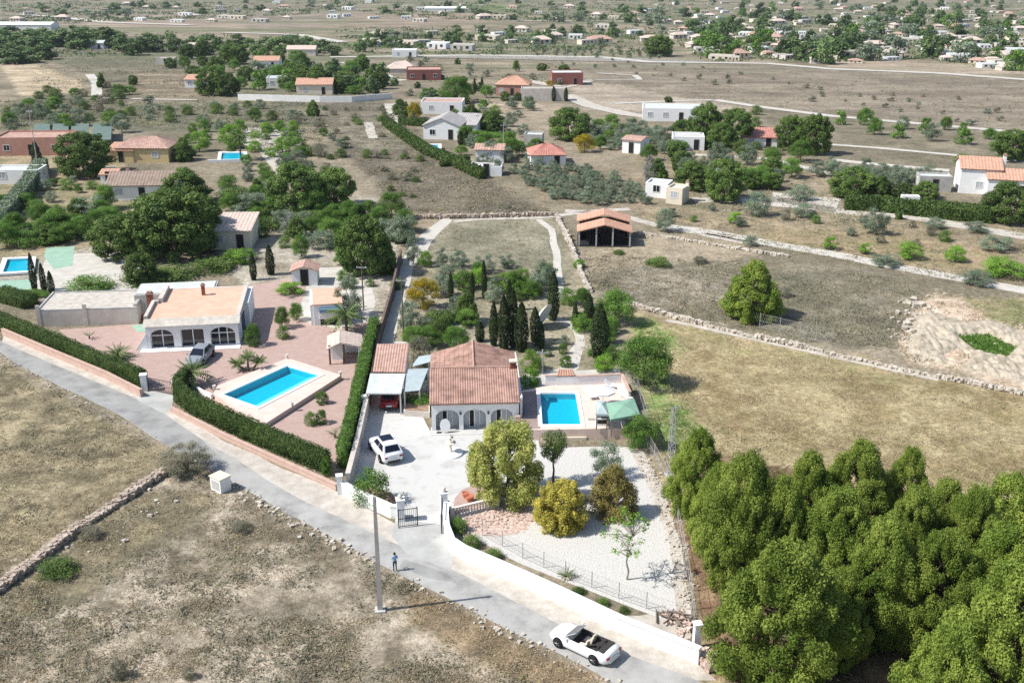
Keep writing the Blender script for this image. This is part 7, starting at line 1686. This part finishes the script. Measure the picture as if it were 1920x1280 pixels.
town([(660,4),(1320,4),(1250,50),(660,40)], 26, 5, 'along the top of the plain', 22, (.6,1.0))
for i in range(len(PR)):
    if not USED[i]: PR[i].location = P(1300+20*i, 70); tag(PR[i], KINDS[i][3]+' house at the town edge', 'house')
scatter(TOWN, 150, ['far0','far2','far1','farolive','farbright'], (5.5,11), (.75,1.0), 'dark green tree between the houses of the far right town', 'tree', 'trees in the far right town', 21, 11)
scatter([(660,55),(960,58),(1240,46),(1250,84),(1060,88),(860,100),(660,100)], 46, ['far0','far2','farolive','far1'], (4,8), (.6,.95), 'dark tree on the far middle plain', 'tree', 'trees on the far middle plain', 22, 13)
scatter([(0,3),(1320,3),(1250,46),(900,40),(640,22),(160,40),(0,48)], 60, ['far0','far2','farolive','far1'], (6,13), (.55,.85), 'dark tree scattered on the far plain at the top', 'tree', 'trees on the far plain', 23, 13)
scatter([(1000,92),(1240,96),(1240,112),(1000,106)], 34, ['farscrub','farolive'], (1.6,3.0), (.8,1.1), 'young plantation tree on the tan far field', 'tree', 'young plantation trees', 24, 12)
# pale greenhouses on the plain
for k, (x, y, w_) in enumerate(((28, 56, 46), (1000-165, 22, 40))):
    house(x, y, w_, 14, 3.0, 0, 'gable', ('long white greenhouse at the left edge of the plain', 'long white greenhouse at the top middle of the plain')[k], 'whitewall', 'white', 0, 'greenhouse', 'greenhouse', rh=1.2, period=3, winside=0)
# ------------------------------------------------------------------ grass and scrub nobody could count
FIELDS = {
 'patch': [(1790,632),(1850,628),(1905,652),(1890,668),(1830,656)], 'lawn': [(1190,605),(1225,605),(1260,640),(1240,690),(1290,770),(1320,830),(1270,860),(1225,800),(1205,720)],
 'town': TOWN, 'plain': [(0,2),(1320,2),(1250,46),(900,40),(640,26),(160,44),(0,48)], 'plainM': [(640,50),(960,56),(1240,46),(1240,100),(1000,105),(860,103),(640,102)], 'farhouse': [(720,112),(1060,118),(1080,190),(900,195),(720,180)], 'belt': [(0,60),(340,62),(640,75),(640,104),(340,104),(0,116)],
 'sw': [(-100,640),(0,668),(110,735),(225,790),(300,840),(430,912),(600,1004),(760,1090),(960,1196),(1140,1285),(1140,1300),(-100,1300)],
 'right': [(1200,600),(1400,640),(1600,676),(1760,712),(1930,745),(1930,930),(1700,890),(1350,850),(1240,880),(1215,790),(1260,740),(1215,640)],
 'scrubR': [(1075,475),(1190,482),(1500,497),(1690,522),(1730,560),(1690,655),(1500,640),(1180,566),(1110,540)],
 'slope': [(1700,600),(1740,545),(1930,565),(1930,735),(1690,670)],
 'terr': [(1190,400),(1400,382),(1930,430),(1930,540),(1700,512),(1420,462),(1200,440)],
 'strip': [(600,195),(735,195),(830,285),(1030,398),(900,405),(760,400),(690,330),(620,240)],
 'plot': [(850,412),(1000,410),(1030,440),(1040,540),(840,520),(800,480)],
 'grove': [(1265,850),(1330,960),(1340,1100),(1390,1290),(1900,1300),(1900,1000),(1500,880)],
 'farR': [(1000,112),(1560,132),(1930,155),(1930,262),(1560,215),(1330,192),(1060,150)],
 'midR': [(1180,262),(1440,255),(1560,320),(1900,330),(1560,425),(1280,388)],
 'midL': [(0,190),(600,190),(620,240),(560,330),(430,240),(200,235),(0,245)],
 'farL': [(60,98),(460,110),(720,125),(720,180),(200,185),(60,180)],
 'gard': [(780,520),(1090,530),(1160,620),(1120,690),(1000,680),(900,600),(800,640)],
}
def tufts(name, m, spec, seed):
    rng = np.random.default_rng(seed); Vs, Ns, Ss = [], [], []
    for key, n, s0, s1, blades, thr in spec:
        poly = FIELDS[key]; A = np.array(poly); xs = rng.uniform(A[:, 0].min(), A[:, 0].max(), n*4); ys = rng.uniform(A[:, 1].min(), A[:, 1].max(), n*4)
        k = inpoly(xs, ys, poly); xs, ys = xs[k][:n], ys[k][:n]
        pts = np.array([P(a, b) for a, b in zip(xs, ys)])
        if thr: fx, fy = (4, 4) if pts[:, 1].mean() < 350 else (70, 12); d = fbm(pts[:, 0]/fx+seed*7, pts[:, 1]/fy, seed, 3); pts = pts[d > thr]
        s = s0+(s1-s0)*rng.uniform(0, 1, len(pts))**2
        idx = np.repeat(np.arange(len(pts)), blades)
        off = rng.normal(0, 1, (len(idx), 3))*s[idx][:, None]*[.62, .62, .10]; off[:, 2] = np.abs(off[:, 2])+s[idx]*.06
        Vs.append(pts[idx]+off); Ns.append(rng.normal(0, .6, (len(idx), 3))+[0, 0, .7]); Ss.append(s[idx])
    Pn, Nn, S = np.concatenate(Vs), np.concatenate(Ns), np.concatenate(Ss)
    V, F = leaf_quads(Pn, Nn, 1.0, rng, .35, .5)
    V = (V.reshape(-1, 4, 3)-Pn[:, None])*(S*.55)[:, None, None]+Pn[:, None]
    tag(link(name, np_mesh(name, V.reshape(-1, 3), F, M[m])), kind='stuff')
tufts('dry_grass', 'l_straw', [('sw',10000,.12,.42,13,.47),('right',6500,.12,.42,10,.45),('scrubR',2400,.2,.55,9,.5),('terr',2000,.2,.6,9,.5),('strip',1600,.3,.8,8,.45),('grove',900,.12,.4,9,0),('plot',700,.2,.45,8,.45)], 1)
tufts('brown_grass', 'l_brown', [('sw',9000,.10,.36,12,.47),('right',2600,.12,.42,10,.52),('scrubR',1800,.2,.55,9,.45),('grove',900,.15,.45,9,0),('strip',1400,.3,.8,8,.45),('farR',900,.5,1.3,7,.45),('midR',900,.3,.8,8,.4)], 2)
tufts('scrub', 'l_scrub', [('sw',6000,.13,.58,15,.49),('scrubR',3000,.2,.7,10,.42),('slope',600,.2,.6,10,.5),('terr',1600,.25,.8,9,.45),('strip',2000,.3,1.0,9,.42),('plot',900,.2,.6,8,.48),('farR',1100,.5,1.3,7,.45),('midR',1500,.3,1.0,9,.42),('midL',3600,.4,1.4,10,.40),('farL',2600,.5,1.5,9,.40),('gard',260,.2,.5,9,0)], 3)
tufts('green_weeds', 'l_weed', [('sw',1700,.12,.42,12,.56),('right',2600,.12,.45,10,.52),('scrubR',900,.2,.5,10,.54),('slope',600,.2,.5,9,.5),('terr',900,.2,.6,9,.5),('strip',500,.3,.7,8,.55),('midR',800,.3,.8,8,.5),('midL',1800,.4,1.2,9,.46),('farL',1200,.5,1.3,9,.48),('gard',200,.2,.5,9,0)], 4)
tufts('green_grass', 'l_green', [('patch',420,.35,.8,14,0),('lawn',1500,.12,.4,12,.46)], 6)
tufts('distant_greenery', 'l_far', [('town',1500,1.8,5.0,14,0),('plain',2300,2.5,7.5,14,.47),('plainM',750,2.0,5.0,14,.46),('farhouse',130,1.2,2.6,12,.45),('belt',160,2.0,4.5,12,0)], 5)

# ------------------------------------------------------------------ the air of the valley
def haze():
    mb = MB(); mb.box(-2600, -60, -160, 2600, 2300, 75)
    m = bpy.data.materials.new('valley_haze'); m.use_nodes = True; n = m.node_tree.nodes; L = m.node_tree.links
    n.remove(n['Principled BSDF']); v = n.new('ShaderNodeVolumePrincipled'); v.inputs['Color'].default_value = (.78,.87,1,1)
    v.inputs['Density'].default_value = .00007; v.inputs['Anisotropy'].default_value = .2
    L.new(v.outputs[0], n['Material Output'].inputs['Volume'])
    tag(mb.build('haze', m), kind='stuff')
haze()
